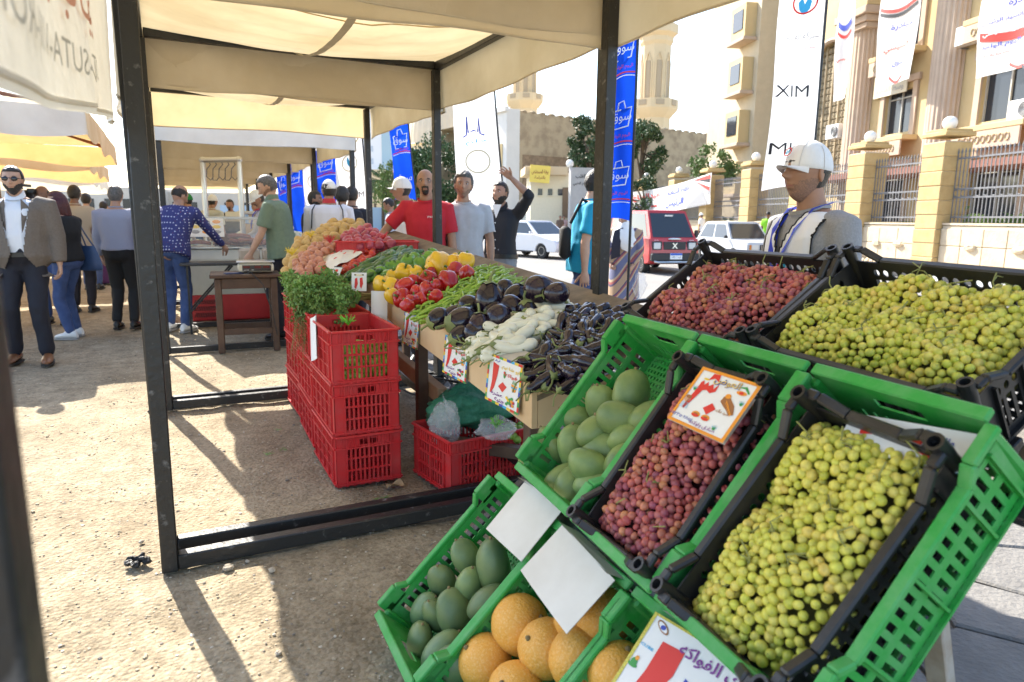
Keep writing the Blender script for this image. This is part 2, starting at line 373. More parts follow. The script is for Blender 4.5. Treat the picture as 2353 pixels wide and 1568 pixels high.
# pavement of irregular slabs
PAVE = mat('grey_paving_stone', (.145, .138, .13), .85, col2=(.215, .205, .19), scale=7, bump=.5, bscale=45, rnd=.10)
MORT = mat('sandy_joint', (.17, .15, .12), .95, var=.3, scale=20, bump=.5)
g = MB(); g.grid(lambda u, v: (EDGE_X-.05+3.6*u, -2+24*v, -.022), 2, 2); pv = struct(g.build('pavement', MORT))
hs = .235; pts = {}
def hv(i, j):
    k = (round(i*1000), round(j*1000))
    if k not in pts: pts[k] = (i+rnd(-.05, .05), j+rnd(-.05, .05))
    return pts[k]
cnt = 0
for a in range(9):
    for b2 in range(24):
        cx = EDGE_X+.13+a*hs*1.5; cy = .0+(b2+(a % 2)*.5)*hs*math.sqrt(3)
        if cnt > 215 or (cx-cy*.30) > 3.2: continue
        P = [hv(cx+hs*math.cos(rad(60*k)), cy+hs*math.sin(rad(60*k))) for k in range(6)]
        mx = sum(p[0] for p in P)/6; my = sum(p[1] for p in P)/6
        def ins(q, d): return [((p[0]-mx)*(1-d/hs)+mx, (p[1]-my)*(1-d/hs)+my) for p in q]
        A = ins(P, .010); B = ins(P, .020); h = rnd(-.004, .004); m = MB()
        V = [(x-mx, y-my, -.03) for x, y in A]+[(x-mx, y-my, -.008+h) for x, y in A]+[(x-mx, y-my, h) for x, y in B]
        F = [(i, (i+1) % 6, 6+(i+1) % 6, 6+i) for i in range(6)]+[(6+i, 6+(i+1) % 6, 12+(i+1) % 6, 12+i) for i in range(6)]+[tuple(range(12, 18))]
        m.add(V, F); m.build('paving_stone', PAVE, pv, True, 30, (mx, my, 0)); cnt += 1
# road, kerbs, far pavement (runs 17.9 degrees off the stall row)
ASPH = mat('dusty_asphalt', (.17, .165, .155), .9, col2=(.235, .225, .21), scale=.5, bump=.4, bscale=60)
ZR = -.12
def strip(name, n0, n1, z, m, s0=-60, s1=160, nn=1, ns=20):
    q = MB(); q.grid(lambda u, v: rd(s0+(s1-s0)*v, n0+(n1-n0)*u, z), nn, ns); return struct(q.build(name, m))
strip('road', 2.9, 13.6, ZR, ASPH)
strip('verge', 1.9, 2.9, -.02, mat('gravelly_verge', (.30, .265, .22), .95, var=.25, scale=9, bump=.8, bscale=50), 4, 60)
KERB = mat('kerb_concrete', (.42, .40, .36), .85, var=.15, scale=4, bump=.3)
KW = mat('white_kerb_paint', (.70, .70, .68), .7, var=.1, scale=6); KBK = mat('black_kerb_paint', (.04, .04, .042), .6, var=.2, scale=6)
kb = struct(MB().bar(rd(4, 2.82, -.055), rd(60, 2.82, -.055), .1, .13).build('kerb', KERB))
strip('far_pavement', 13.6, 17.4, .02, mat('far_pavement_concrete', (.40, .37, .32), .9, var=.12, scale=1.5, bump=.4))
fk = struct(MB().bar(rd(-20, 13.62, -.06), rd(80, 13.62, -.06), .05, .15).build('far_kerb', KERB))
for k in range(26):
    s_ = 1+k*1.0; m = MB(); m.box((0, 0, 0), (.16, .94, .17), None, 0, .012); m.build('kerb_block', KW if k % 2 else KBK, fk, True, 30, rd(s_, 13.5, -.035), -RA)

# ------------------------------------------------------------------ market stalls
def sheet_wave(p, a, s, o): return a*nz3(p, s, o)
XL, XR, ZT = -.08, 1.98, 2.50
def stall(label, y0, y1, idx, base=True, detail=True, skylit_white=False, xl=XL, xr=XR, zt=ZT, seam=True, leftflap=.75, flap=.36, far=False):
    t = thing('market_stall', label, 'stall', ((xl+xr)/2, (y0+y1)/2, 0), 0, 'market stalls in a row')
    ox, oy = (xl+xr)/2, (y0+y1)/2; W_ = xr-xl; D = y1-y0; hx, hy = W_/2, D/2; w = .058
    pm = SCUFF if detail else STEEL
    for sx in (-1, 1):
        for sy in (-1, 1):
            lean = .006*random.uniform(-1, 1); dx = -.032 if (idx == 0 and sx < 0 and sy < 0) else 0
            MB().bar((sx*hx+dx, sy*(hy-w/2), 0), (sx*hx+lean*3+dx, sy*(hy-w/2), zt-.03), w, w, 0, .004, (1, 0, 0)).build('post', pm, t)
    for sx in (-1, 1): MB().bar((sx*hx, -hy+w*.2, zt), (sx*hx, hy-w*.2, zt), .05, .06, 0, .004).build('roof_beam', STEEL, t)
    for sy in (-1, 1):
        MB().bar((-hx+w*.5, sy*(hy-w/2), zt+.004), (hx-w*.5, sy*(hy-w/2), zt+.004), .05, .058, 0, .004).build('cross_beam', STEEL, t)
        if base: MB().bar((-hx+w*.5, sy*(hy-w/2), .034), (hx-w*.5, sy*(hy-w/2), .034), .055, .06, 0, .005).build('base_beam', pm, t)
    nu, nv = (36, 32) if detail else (16, 12)
    o_ = idx*3.7
    def top(u, v, q=1.0):
        x = -hx-.035+(W_+.07)*u; y = -hy-.03+(D+.06)*v; e = math.sin(math.pi*min(1, max(0, u)))*math.sin(math.pi*min(1, max(0, v)))
        sag = -.20*e**.62
        wr = .010*math.sin(26*(x*.35+y+.3*nz3((x, y, o_), 1.4)))*e+.012*nz3((x, y, o_), 3)*e+.02*nz3((x, y, o_), 1.2)*e
        return (x, y, zt+.042+sag+wr*q)
    c = MB(); c.grid(top, nu, nv); cv = c.build('canopy', CANVAS, t, True, 180)
    if seam:
        s2 = MB(); s2.grid(lambda u, v: (lambda p: (p[0], p[1], p[2]-.014))(top(.47+.022*u+.012*math.sin(3*v), v, .15)), 1, 30); s2.build('seam_tape', mat('seam_webbing', (.55, .48, .34), .9, var=.1), cv, True, 180)
        s3 = MB(); s3.tube([(lambda p: (p[0], p[1], p[2]-.003))(top(u_/20, .32+.05*math.sin(u_/20*3))) for u_ in range(21)], .004, 5); s3.build('stitched_seam', mat('seam_thread', (.62, .46, .22), .9), cv)
    def side(fn, L_, name, m, drop, n=26):
        c = MB()
        def f(u, v):
            p, nrm = fn(u); a = .014*math.sin(9*u*L_+o_)*v+.02*nz3((p[0]*1.3, p[1]*1.3, o_+v), 1.6)*v
            d = drop(u) if callable(drop) else drop
            return Vector(p)+Vector(nrm)*(a+.012*v)+Vector((0, 0, .045-d*v-(.012*math.sin(math.pi*u*2+o_))*v))
        c.grid(f, n if detail else 10, 5); ob = c.build(name, m, t, True, 180)
        h = MB(); h.tube([f(i/20, .985) for i in range(21)], .005, 5); h.build('hem', m, ob)
        return f
    side(lambda u: ((-hx-.03+(W_+.06)*u, -hy-.034, zt), (0, -1, 0)), W_, 'front_flap', CANVAS_W if skylit_white else CANVAS, flap)  # skylight on the first far stall's front flap is put in as whiter canvas
    side(lambda u: ((-hx-.03+(W_+.06)*u, hy+.034, zt), (0, 1, 0)), W_, 'rear_flap', CANVAS, flap)
    side(lambda u: ((hx+.035, -hy-.03+(D+.06)*u, zt), (1, 0, 0)), D, 'side_flap', CANVAS, flap)
    fl = side(lambda u: ((-hx-.037, -hy-.03+(D+.06)*u, zt), (-1, 0, 0)), D, 'printed_side_flap', CANVAS_W if far else CANVAS, leftflap)
    if detail:
        k = MB()
        for q in range(7): k.tube([(-hx+.03, -hy+.03+rnd(-.03, .03), zt-.02), (-hx+rnd(.03, .09), -hy+rnd(0, .07), zt-rnd(.04, .09))], .004, 4)
        k.build('tie_wire', mat('tie_string', (.5, .47, .42), .9), t)
    return t, fl
S0, fl0 = stall('near stall with hanging printed side flap, its rear left post doubled with the next', .42, 2.80, 0, leftflap=lambda u: 1.11-.22*u, xr=1.86, far=True, flap=.42)
S1, fl1 = stall('stall frame over the red crates with sagging cream canopy', 2.89, 5.26, 1, leftflap=.80, xr=1.95, far=True)
S2, fl2 = stall('stall frame behind the potato sacks, last before the sunlit gap', 5.335, 7.45, 2)
far_lab = ['stall with white lit front flap past the sunlit gap, over the glass display case', 'second stall of the far row, behind the white fronted one', 'third stall of the far row under the sagging canopies', 'fourth stall of the far row, small in the distance', 'fifth stall of the far row, very small in the distance', 'rearmost stall of the far row of canopies']
y = 9.05
for k in range(6):
    d = 2.5; stall(far_lab[k], y, y+d, 5+k, base=k < 2, detail=False, skylit_white=(k == 0), seam=(k < 2), xl=-.02, xr=2.2, leftflap=.7, far=True); y += d+.12
# the print on the loose left flap, seen from behind
for (u0, u1, v, txt, m, h) in ((.26, .56, .80, 'اليابانية', mat('faded_red_print', (.66, .32, .22), .9), .13), (.14, .58, .915, 'NOT-SUTA-VIII-ROK', mat('faded_grey_print', (.50, .48, .43), .9), .045)):
    L_ = (u1-u0)*2.46
    lettering('flap_print', txt, h, m, S0, (0, 0, 0), Matrix.Identity(3), L_, 0.0,
              lambda x, y, z, u0=u0, u1=u1, v=v, L_=L_: (lambda p: (p[0]+.008, p[1], p[2]))(fl0(min(1, max(0, (u0+u1)/2-x/L_*(u1-u0))), min(1, max(0, v-y/1.03)))))
# ------------------------------------------------------------------ crates
def cell(mb, O, U, V, N, u0, u1, v0, v1, t, hole=None, rnd_=0, mi=0):
    """one panel cell in the plane O + u U + v V, thickness t along N, with an opening (hu0,hu1,hv0,hv1); rnd_ > 0 makes it oval"""
    P = lambda u, v, k: O+U*u+V*v+N*(t*k)
    if hole is None:
        V_ = [P(a, b, k) for k in (0, 1) for (a, b) in ((u0, v0), (u1, v0), (u1, v1), (u0, v1))]
        mb.add(V_, [(3, 2, 1, 0), (4, 5, 6, 7), (0, 1, 5, 4), (1, 2, 6, 5), (2, 3, 7, 6), (3, 0, 4, 7)], mi); return
    a0, a1, b0, b1 = hole
    if not rnd_:
        o = [(u0, v0), (u1, v0), (u1, v1), (u0, v1)]; i_ = [(a0, b0), (a1, b0), (a1, b1), (a0, b1)]
    else:
        n = 12; o = []; i_ = []; cu, cv = (a0+a1)/2, (b0+b1)/2
        for k in range(n):
            A = 2*math.pi*(k+.5)/n; c, s_ = math.cos(A), math.sin(A)
            i_.append((cu+(a1-a0)/2*c, cv+(b1-b0)/2*s_))
            f = 1/max(abs(c), abs(s_)); du = c*f; dv = s_*f
            o.append((cu+(du*(u1-cu) if du > 0 else du*(cu-u0)), cv+(dv*(v1-cv) if dv > 0 else dv*(cv-v0))))
    n = len(o)
    V_ = [P(*p, 0) for p in o]+[P(*p, 0) for p in i_]+[P(*p, 1) for p in o]+[P(*p, 1) for p in i_]
    F = []
    for k in range(n):
        q = (k+1) % n
        F += [(k, n+k, n+q, q), (2*n+k, 2*n+q, 3*n+q, 3*n+k), (n+k, 3*n+k, 3*n+q, n+q)]
    mb.add(V_, F, mi)
def slots(mb, O, U, V, N, u0, u1, v0, v1, t, nu, nv, fu, fv, rnd_=0):
    du = (u1-u0)/nu; dv = (v1-v0)/nv
    for i in range(nu):
        for j in range(nv):
            a, b = u0+i*du, v0+j*dv
            cell(mb, O, U, V, N, a, a+du, b, b+dv, t, (a+du*(1-fu)/2, a+du*(1+fu)/2, b+dv*(1-fv)/2, b+dv*(1+fv)/2), rnd_)
X_, Y_, Z_ = Vector((1, 0, 0)), Vector((0, 1, 0)), Vector((0, 0, 1))
def wall_frames(w, l, d, tp):
    """four walls of a box open at the top: (name, origin bottom left seen from outside, U, V, N inward, width)"""
    out = []
    for nm, O, U, N, W_ in (('end_wall', Vector((-w/2, -l/2, 0)), X_, Y_, w), ('end_wall', Vector((w/2, l/2, 0)), -X_, -Y_, w),
                            ('side_wall', Vector((w/2, -l/2, 0)), Y_, -X_, l), ('side_wall', Vector((-w/2, l/2, 0)), -Y_, X_, l)):
        V = (Z_-N*tp).normalized(); out.append((nm, O, U, V, N, W_))
    return out
def green_crate_parts(w, l, d):
    parts = []
    b = MB(); t = .004
    nx, ny = 22, 28
    for i in range(nx+1): b.box((-w/2+w*i/nx, 0, .004), (.0085, l, .006))
    for j in range(ny+1): b.box((0, -l/2+l*j/ny, .0045), (w, .0085, .0055))
    parts.append(('base', b))
    for nm, O, U, V, N, W_ in wall_frames(w-.012, l-.012, d, .05):
        m = MB(); h = d
        cell(m, O, U, V, N, 0, W_, 0, .022, .004)
        if nm == 'side_wall':
            n = 17
            cell(m, O, U, V, N, 0, .035, .022, h, .004); cell(m, O, U, V, N, W_-.035, W_, .022, h, .004)
            slots(m, O, U, V, N, .035, W_-.035, .022, .074, .004, n, 1, .5, .82)
            cell(m, O, U, V, N, .035, W_-.035, .074, .086, .006)
            slots(m, O, U, V, N, .035, W_-.035, .086, .138, .004, n, 1, .5, .82)
            cell(m, O, U, V, N, .035, W_-.035, .138, h-.012, .004)
            for u in (.035, .12, W_/2, W_-.12, W_-.035): m.bar(O+U*u+V*.01-N*.004, O+U*u+V*(h-.014)-N*.004, .006, .01, up=tuple(N))
            # rim: low along the middle, raised at both ends
            pr = [(0, h+.022), (.075, h+.022), (.105, h-.006), (W_-.105, h-.006), (W_-.075, h+.022), (W_, h+.022)]
            for (u1, v1), (u2, v2) in zip(pr, pr[1:]):
                A, B = O+U*u1+V*v1, O+U*u2+V*v2; m.bar(A-N*.008, B-N*.008, .014, .024, ch=.003, up=tuple(N))
            for ua, ub in ((0, .08), (W_-.08, W_)): cell(m, O, U, V, N, ua, ub, h-.02, h+.02, .004)
        else:
            slots(m, O, U, V, N, .06, W_-.06, .022, .10, .004, 9, 1, .28, .6)
            cell(m, O, U, V, N, 0, .06, .022, .10, .004); cell(m, O, U, V, N, W_-.06, W_, .022, .10, .004)
            cell(m, O, U, V, N, 0, W_, .10, h+.01, .004, (W_*.36, W_*.64, .118, .146))
            m.bar(O+V*(h+.016)-N*.008, O+U*W_+V*(h+.016)-N*.008, .014, .026, ch=.003, up=tuple(N))
        parts.append((nm, m))
    for sx in (-1, 1):
        for sy in (-1, 1): parts.append(('corner_post', MB().box((sx*(w/2-.008), sy*(l/2-.008), d/2), (.022, .022, d), None, 0, .006)))
    return parts
def black_crate_parts(w, l, d):
    parts = []; b = MB()
    nx, ny = 12, 16
    for i in range(nx+1): b.box((-w/2+w*i/nx, 0, .005), (.012, l, .008))
    for j in range(ny+1): b.box((0, -l/2+l*j/ny, .006), (w, .012, .0075))
    parts.append(('base', b))
    for nm, O, U, V, N, W_ in wall_frames(w-.01, l-.01, d, .06):
        m = MB(); h = d; n = max(8, round(W_/.036))
        cell(m, O, U, V, N, 0, W_, 0, .02, .004)
        cell(m, O, U, V, N, 0, .05, .02, h, .004); cell(m, O, U, V, N, W_-.05, W_, .02, h, .004)
        slots(m, O, U, V, N, .05, W_-.05, .02, h-.052, .004, n, 1, .62, .86)
        slots(m, O, U, V, N, .05, W_-.05, h-.052, h-.018, .004, n, 1, .62, .66, 1)
        cell(m, O, U, V, N, .05, W_-.05, h-.018, h, .005)
        for u in (.05, W_*.35, W_*.65, W_-.05): m.bar(O+U*u+V*.0-N*.004, O+U*u+V*(h-.01)-N*.004, .006, .012, up=tuple(N))
        pr = [(0, h+.035), (.03, h+.035), (.085, h+.002), (W_-.085, h+.002), (W_-.03, h+.035), (W_, h+.035)]
        for (u1, v1), (u2, v2) in zip(pr, pr[1:]): m.bar(O+U*u1+V*v1-N*.006, O+U*u2+V*v2-N*.006, .014, .022, ch=.004, up=tuple(N))
        parts.append((nm, m))
    for sx in (-1, 1):
        for sy in (-1, 1):
            c = Vector((sx*(w/2+.002), sy*(l/2+.002), 0)); f = MB()
            f.lathe([(.013, 0), (.015, d), (.017, d+.02), (.017, d+.052), (.011, d+.052), (.010, d+.03)], 12, c, None, 0, True, True)
            parts.append(('corner_post', f))
    return parts
def red_crate_parts(w, l, d):
    parts = []; b = MB()
    for i in range(9): b.box((-w/2+w*(i+.5)/9, 0, .005), (.02, l, .008))
    for j in range(13): b.box((0, -l/2+l*(j+.5)/13, .006), (w, .02, .0075))
    parts.append(('base', b))
    for nm, O, U, V, N, W_ in wall_frames(w-.016, l-.016, d, .0):
        m = MB(); h = d; t = .005; e = W_*.16 if nm == 'end_wall' else .05
        cell(m, O, U, V, N, 0, W_, 0, .018, t)
        cell(m, O, U, V, N, 0, e, .018, h, t); cell(m, O, U, V, N, W_-e, W_, .018, h, t)
        g = 2 if nm == 'end_wall' else 4; gw = (W_-2*e)/g
        for k in range(g):
            for r_ in range(3):
                v0 = .018+r_*(h-.018-.056)/3; v1 = .018+(r_+1)*(h-.018-.056)/3
                slots(m, O, U, V, N, e+k*gw, e+(k+1)*gw, v0, v1, t, 5, 1, .56, .84)
            m.bar(O+U*(e+k*gw)-N*.003, O+U*(e+k*gw)+V*h-N*.003, .006, .012, up=tuple(N))
        m.bar(O+U*(W_-e)-N*.003, O+U*(W_-e)+V*h-N*.003, .006, .012, up=tuple(N))
        for r_ in (1, 2): v0 = .018+r_*(h-.018-.056)/3; m.bar(O+U*e+V*v0-N*.002, O+U*(W_-e)+V*v0-N*.002, .005, .010, up=tuple(N))
        if nm == 'end_wall': cell(m, O, U, V, N, e, W_-e, h-.056, h, t, (W_*.36, W_*.64, h-.050, h-.022))
        else: cell(m, O, U, V, N, e, W_-e, h-.056, h, t)
        for v in (.012, h-.062): m.bar(O+V*v-N*.004, O+U*W_+V*v-N*.004, .008, .012, up=tuple(N))
        m.bar(O+V*(h-.002)-N*.006, O+U*W_+V*(h-.002)-N*.006, .012, .018, ch=.003, up=tuple(N))
        k = 0
        while k*.022+.05 < W_: m.bar(O+U*(.03+k*.022)+V*(h-.058)-N*.003, O+U*(.03+k*.022)+V*(h-.01)-N*.003, .003, .007, up=tuple(N)); k += 1
        parts.append((nm, m))
    return parts
_PROTO = {}
def crate(kind, w, l, d, label, loc, R, group=None):
    key = (kind, round(w, 3), round(l, 3), round(d, 3)); M_ = {'green': GREEN, 'black': BLACKP, 'red': RED}[kind]
    if key not in _PROTO:
        ps = {'green': green_crate_parts, 'black': black_crate_parts, 'red': red_crate_parts}[kind](w, l, d)
        _PROTO[key] = [(n, m.mesh(n, M_, True, 30)) for n, m in ps]
    t = thing(kind+'_crate', label, 'crate', loc, 0, group, R)
    for n, me in _PROTO[key]: link(n, me, t)
    return t
class Tier:
    """a row of crates: origin = far upper rim corner, a = along the row towards the camera, b = down the slope, n = out of the crates"""
    def __init__(s, O, th, ti, w, l, d):
        s.O = Vector(O); th = rad(th); ti = rad(ti); s.w, s.l, s.d = w, l, d
        s.a = Vector((-math.sin(th), -math.cos(th), 0)); s.b = Vector((-math.cos(th)*math.cos(ti), math.sin(th)*math.cos(ti), -math.sin(ti)))
        s.n = s.b.cross(s.a); s.R = Matrix((s.a, -s.b, s.n)).transposed()
    def base(s, i, du=0, dv=0, dn=0): return s.O+s.a*((i+.5)*s.w+du)+s.b*(s.l/2+dv)+s.n*(dn-s.d)
    def at(s, px, py, h):        # point h above the crate floors that the photo shows at (px, py)
        d = ray(px, py); o = s.O+s.n*(h-s.d); return CAM+d*((o-CAM).dot(s.n)/d.dot(s.n))
    def loc(s, i, u, v, h): return s.base(i)+s.a*u-s.b*v+s.n*h
GD = .165
MID = Tier((1.286, 1.765, 1.028), 5.5, 51, .392, .555, GD)
LOW = Tier((.93, 1.955, .495), 1.5, 44, .392, .555, GD)
TOP = Tier((1.85, 2.05, 1.238), 3, 35, .645, .41, .17)
gc = [crate('green', .384, .55, GD, 'green crate of mangoes in the middle row, nearest the eggplants', MID.base(0), MID.R, 'tilted green crates on the fruit stand'),
      crate('green', .384, .55, GD, 'green crate holding the black crate of red grapes under the orange bordered price card', MID.base(1), MID.R, 'tilted green crates on the fruit stand'),
      crate('green', .384, .55, GD, 'green crate holding the black crate of green grapes, nearest the camera', MID.base(2), MID.R, 'tilted green crates on the fruit stand'),
      crate('green', .384, .55, GD, 'green crate of dark mangoes in the bottom row, leftmost', LOW.base(0), LOW.R, 'tilted green crates on the fruit stand'),
      crate('green', .384, .55, GD, 'green crate of orange cantaloupes in the bottom row', LOW.base(1), LOW.R, 'tilted green crates on the fruit stand'),
      crate('green', .384, .55, GD, 'green crate behind the yellow bordered price card at the bottom edge', LOW.base(2), LOW.R, 'tilted green crates on the fruit stand')]
def turned(T, da): return T.R @ Matrix.Rotation(rad(da), 3, 'Z')
bk = [crate('black', .300, .475, .15, 'black crate of red grapes set inside the green crate with the price card', MID.base(1, -.005, .03, .022), turned(MID, 2), 'black grape crates'),
      crate('black', .300, .475, .15, 'black crate of green grapes set inside the near green crate', MID.base(2, .0, .035, .022), turned(MID, -2), 'black grape crates'),
      crate('black', .60, .40, .165, 'black crate of red grapes on top of the stand, below the street', TOP.base(0), TOP.R, 'black grape crates'),
      crate('black', .62, .40, .165, 'black crate of green grapes atop the stand in front of the seller', TOP.base(1, .01), turned(TOP, -2), 'black grape crates')]
# stand frame
st = thing('fruit_stand', 'sloping black steel fruit stand carrying green and black crates', 'stand', (1.1, 1.2, 0))
def local(o, p): return Vector(p)-o.location
def part_bar(o, name, a, b, w, h, m, ch=.003, up=(0, 0, 1)): return MB().bar(local(o, a), local(o, b), w, h, 0, ch, up).build(name, m, o)
for T, nmx in ((MID, 3), (LOW, 3)):
    for dv in (.06, T.l-.05):
        A = T.O+T.b*dv-T.n*(T.d+.024); part_bar(st, 'rail', A-T.a*.03, A+T.a*(T.w*nmx+.03), .04, .04, STEEL, .003, tuple(T.n))
A = MID.O+MID.b*(MID.l+.035)-MID.n*.12
part_bar(st, 'edge_plank', A-MID.a*.0, A+MID.a*1.2, .05, .02, mat('blue_grey_paint', (.15, .16, .19), .6, col2=(.35, .35, .36), scale=18, sharp=(.5, .7)), .003, tuple(MID.n))
for dv in (.05, .36):
    A = TOP.O+TOP.b*dv-TOP.n*(TOP.d+.02); part_bar(st, 'rail', A-TOP.a*.03, A+TOP.a*1.3, .04, .04, STEEL, .003, tuple(TOP.n))
part_bar(st, 'leg', (1.50, .60, 0), (1.48, .60, 1.0), .05, .05, STEEL)
part_bar(st, 'leg', (1.70, 1.85, 0), (1.68, 1.85, 1.0), .05, .05, STEEL)
part_bar(st, 'leg', (.62, 2.12, 0), (.64, 2.12, .08), .04, .04, STEEL)
part_bar(st, 'leg', (.58, .72, 0), (.6, .72, .12), .04, .04, STEEL)
part_bar(st, 'brace', (.64, 2.06, .06), (1.66, 1.98, .93), .04, .04, STEEL)
part_bar(st, 'brace', (.60, .72, .06), (1.46, .66, .93), .04, .04, STEEL)
part_bar(st, 'timber_prop', (1.52, .74, 0), (1.28, .72, .62), .045, .03, mat('whitewashed_timber', (.50, .46, .40), .8, col2=(.34, .24, .15), scale=12, bump=.2))

# ------------------------------------------------------------------ fruit
SKINM = mat('green_mango_skin', (.14, .22, .075), .42, col2=(.26, .34, .10), scale=13, bump=.04, bscale=60, rnd=.16, detail=6, sharp=(.35, .72))
SKINM2 = mat('dusky_mango_skin', (.12, .19, .085), .42, col2=(.21, .28, .09), scale=13, bump=.04, bscale=60, rnd=.2, detail=6, sharp=(.35, .75))
MELON = mat('netted_cantaloupe', (.76, .36, .05), .5, col2=(.79, .44, .12), scale=170, bump=.3, bscale=130, rnd=.08, detail=2, sharp=(.5, .62))
STALK = mat('dry_stalk', (.22, .16, .07), .8)
GSTEM = mat('green_stalk', (.24, .25, .07), .6, rnd=.2)
def mango_mesh(i, m):
    random.seed(40+i)
    k = MB(); a, b2 = rnd(.10, .22), rnd(-.1, .12); rz_ = rnd(.85, .95)
    k.ell((0, 0, 0), (.046, .043*rz_, .063), 18, 13, None, 0, lambda p: (p.x*(1+.10*p.z*(1 if p.z > 0 else .4))+a*max(0, -p.z)**2*.7+.05*nz3(p, 1.2, i), p.y*(1-.05*p.z)+.04*nz3(p, 1.5, i+5), p.z+b2*p.x*.3))
    k.lathe([(.006, .055), (.004, .066), (.003, .068)], 6, (0, 0, 0), None, 1)
    return k.mesh('mango', [m, STALK], True, 180)
MG = [mango_mesh(i, SKINM) for i in range(4)]; MG2 = [mango_mesh(i+9, SKINM2) for i in range(4)]
def rand_rot(): return Quaternion((rnd(-1, 1), rnd(-1, 1), rnd(-1, 1), rnd(-1, 1))).normalized().to_matrix()
def fruit(name, me, label, cat, group, T, px, py, h, R, s=1.0):
    o = link(name, me, None, T.at(px, py, h) if T else Vector((px, py, h)), None, R)
    o.matrix_basis = o.matrix_basis @ Matrix.Scale(s, 4); return tag(o, label, cat, group)
def img_rot(ang, tip=.25, spin=0.0):
    """long axis lies in the picture plane at ang degrees clockwise from up, tipped towards the viewer"""
    a = rad(ang); d = (RT*math.sin(a)+UP*math.cos(a)-FW*tip).normalized(); return frame(d, tuple(-FW)) @ Matrix.Rotation(spin, 3, 'Z')
random.seed(11)
mgs = [(1450, 908, 10, 1.12, 'largest mango, at the top of the middle row crate'), (1383, 932, -15, 1.0, 'mango left of the largest one in the middle row crate'), (1328, 962, -60, .95, 'mango against the slotted far wall of the middle row crate'),
       (1425, 963, -80, 1.0, 'mango just below the largest one in the middle row crate'), (1490, 957, 60, .95, 'mango half hidden beside the black crate of red grapes'), (1370, 988, 60, .98, 'mango in the centre of the middle row crate'),
       (1272, 1024, -35, 1.0, 'mango with its narrow end up by the far wall of the middle row crate'), (1320, 1028, -5, 1.05, 'upright mango in the left half of the middle row crate'), (1393, 1030, 80, 1.0, 'round mango in the lower middle of the middle row crate'),
       (1445, 1008, 75, .9, 'mango pressed against the black grape crate'), (1235, 1065, 140, 1.15, 'mango filling the lower left corner of the middle row crate'), (1356, 1076, 125, 1.0, 'mango lying slantwise low in the middle row crate'),
       (1295, 1098, 60, .95, 'mango low in the middle row crate behind the front one'), (1312, 1123, 20, .98, 'frontmost mango in the middle row crate'), (1370, 1110, 70, .95, 'mango tucked under the grapes at the crate edge'), (1425, 1060, 40, .85, 'mango showing only one end beside the red grapes')]
for i, (px, py, an, s, lb) in enumerate(mgs): fruit('mango', MG[i % 4], lb, 'mango', 'green mangoes in the middle row crate', MID, px, py, .095+(.03 if i in (3, 5, 11) else 0), img_rot(an, rnd(-.3, .4), rnd(0, 6)), s*1.12)
mgs2 = [(1072, 1282, -30, .95, 'dusky mango at the top of the bottom row crate'), (1133, 1300, -5, 1.2, 'largest dusky mango, upright in the bottom row crate'), (1016, 1338, -12, .92, 'dusky mango near the slotted outer wall of the bottom row crate'), (1078, 1348, 10, .95, 'dusky mango left of the largest in the bottom row crate'),
        (1118, 1383, 50, .95, 'dusky mango below the largest, against the melon crate'), (1043, 1408, -12, 1.05, 'upright dusky mango in the middle of the bottom row crate'), (975, 1400, 40, .85, 'yellowish dusky mango by the outer wall'), (1000, 1415, -20, .8, 'small dusky mango in the middle of the bottom row crate'),
        (965, 1475, 10, .95, 'dusky mango in the lower left of the bottom row crate'), (1015, 1495, 45, 1.0, 'dusky mango low in the bottom row crate'), (1035, 1535, 45, 1.1, 'dusky mango at the bottom edge of the picture')]
for i, (px, py, an, s, lb) in enumerate(mgs2): fruit('mango', MG2[i % 4], lb, 'mango', 'dusky mangoes in the bottom row crate', LOW, px, py, .10, img_rot(an, rnd(-.2, .4), rnd(0, 6)), s*1.12)
ml = MB(); ml.ell((0, 0, 0), (.082, .082, .078), 26, 18, None, 0, lambda p: p*(1+.015*nz3(p, 1.5)+.012*math.cos(10*math.atan2(p.y, p.x))*(1-p.z*p.z)-.05*math.exp(-((1-p.z)/.03))))
ml.lathe([(.006, .068), (.008, .077), (.005, .083), (.002, .084)], 7, (0, 0, 0), None, 1)
MEL = ml.mesh('cantaloupe', [MELON, STALK], True, 180)
mel = [(1195, 1435, 1.0, 'largest cantaloupe, below the folded white card'), (1395, 1425, .93, 'smooth deep orange cantaloupe at the right of the crate'), (1255, 1490, .92, 'cantaloupe in the centre of the melon crate'), (1335, 1518, .97, 'paler cantaloupe low at the right of the crate'), (1115, 1520, .92, 'cantaloupe at the left of the melon crate with its stalk end up'), (1185, 1590, .9, 'cantaloupe cut by the bottom edge of the picture'), (1330, 1430, .8, 'cantaloupe peeping out behind the folded white card'), (1420, 1545, .9, 'cantaloupe mostly hidden behind the yellow bordered card')]
for i, (px, py, s, lb) in enumerate(mel): fruit('cantaloupe', MEL, lb, 'melon', 'cantaloupes in the bottom row crate', LOW, px, py, .085, img_rot(rnd(-60, 60), rnd(.2, 1.2), rnd(0, 6)), s)
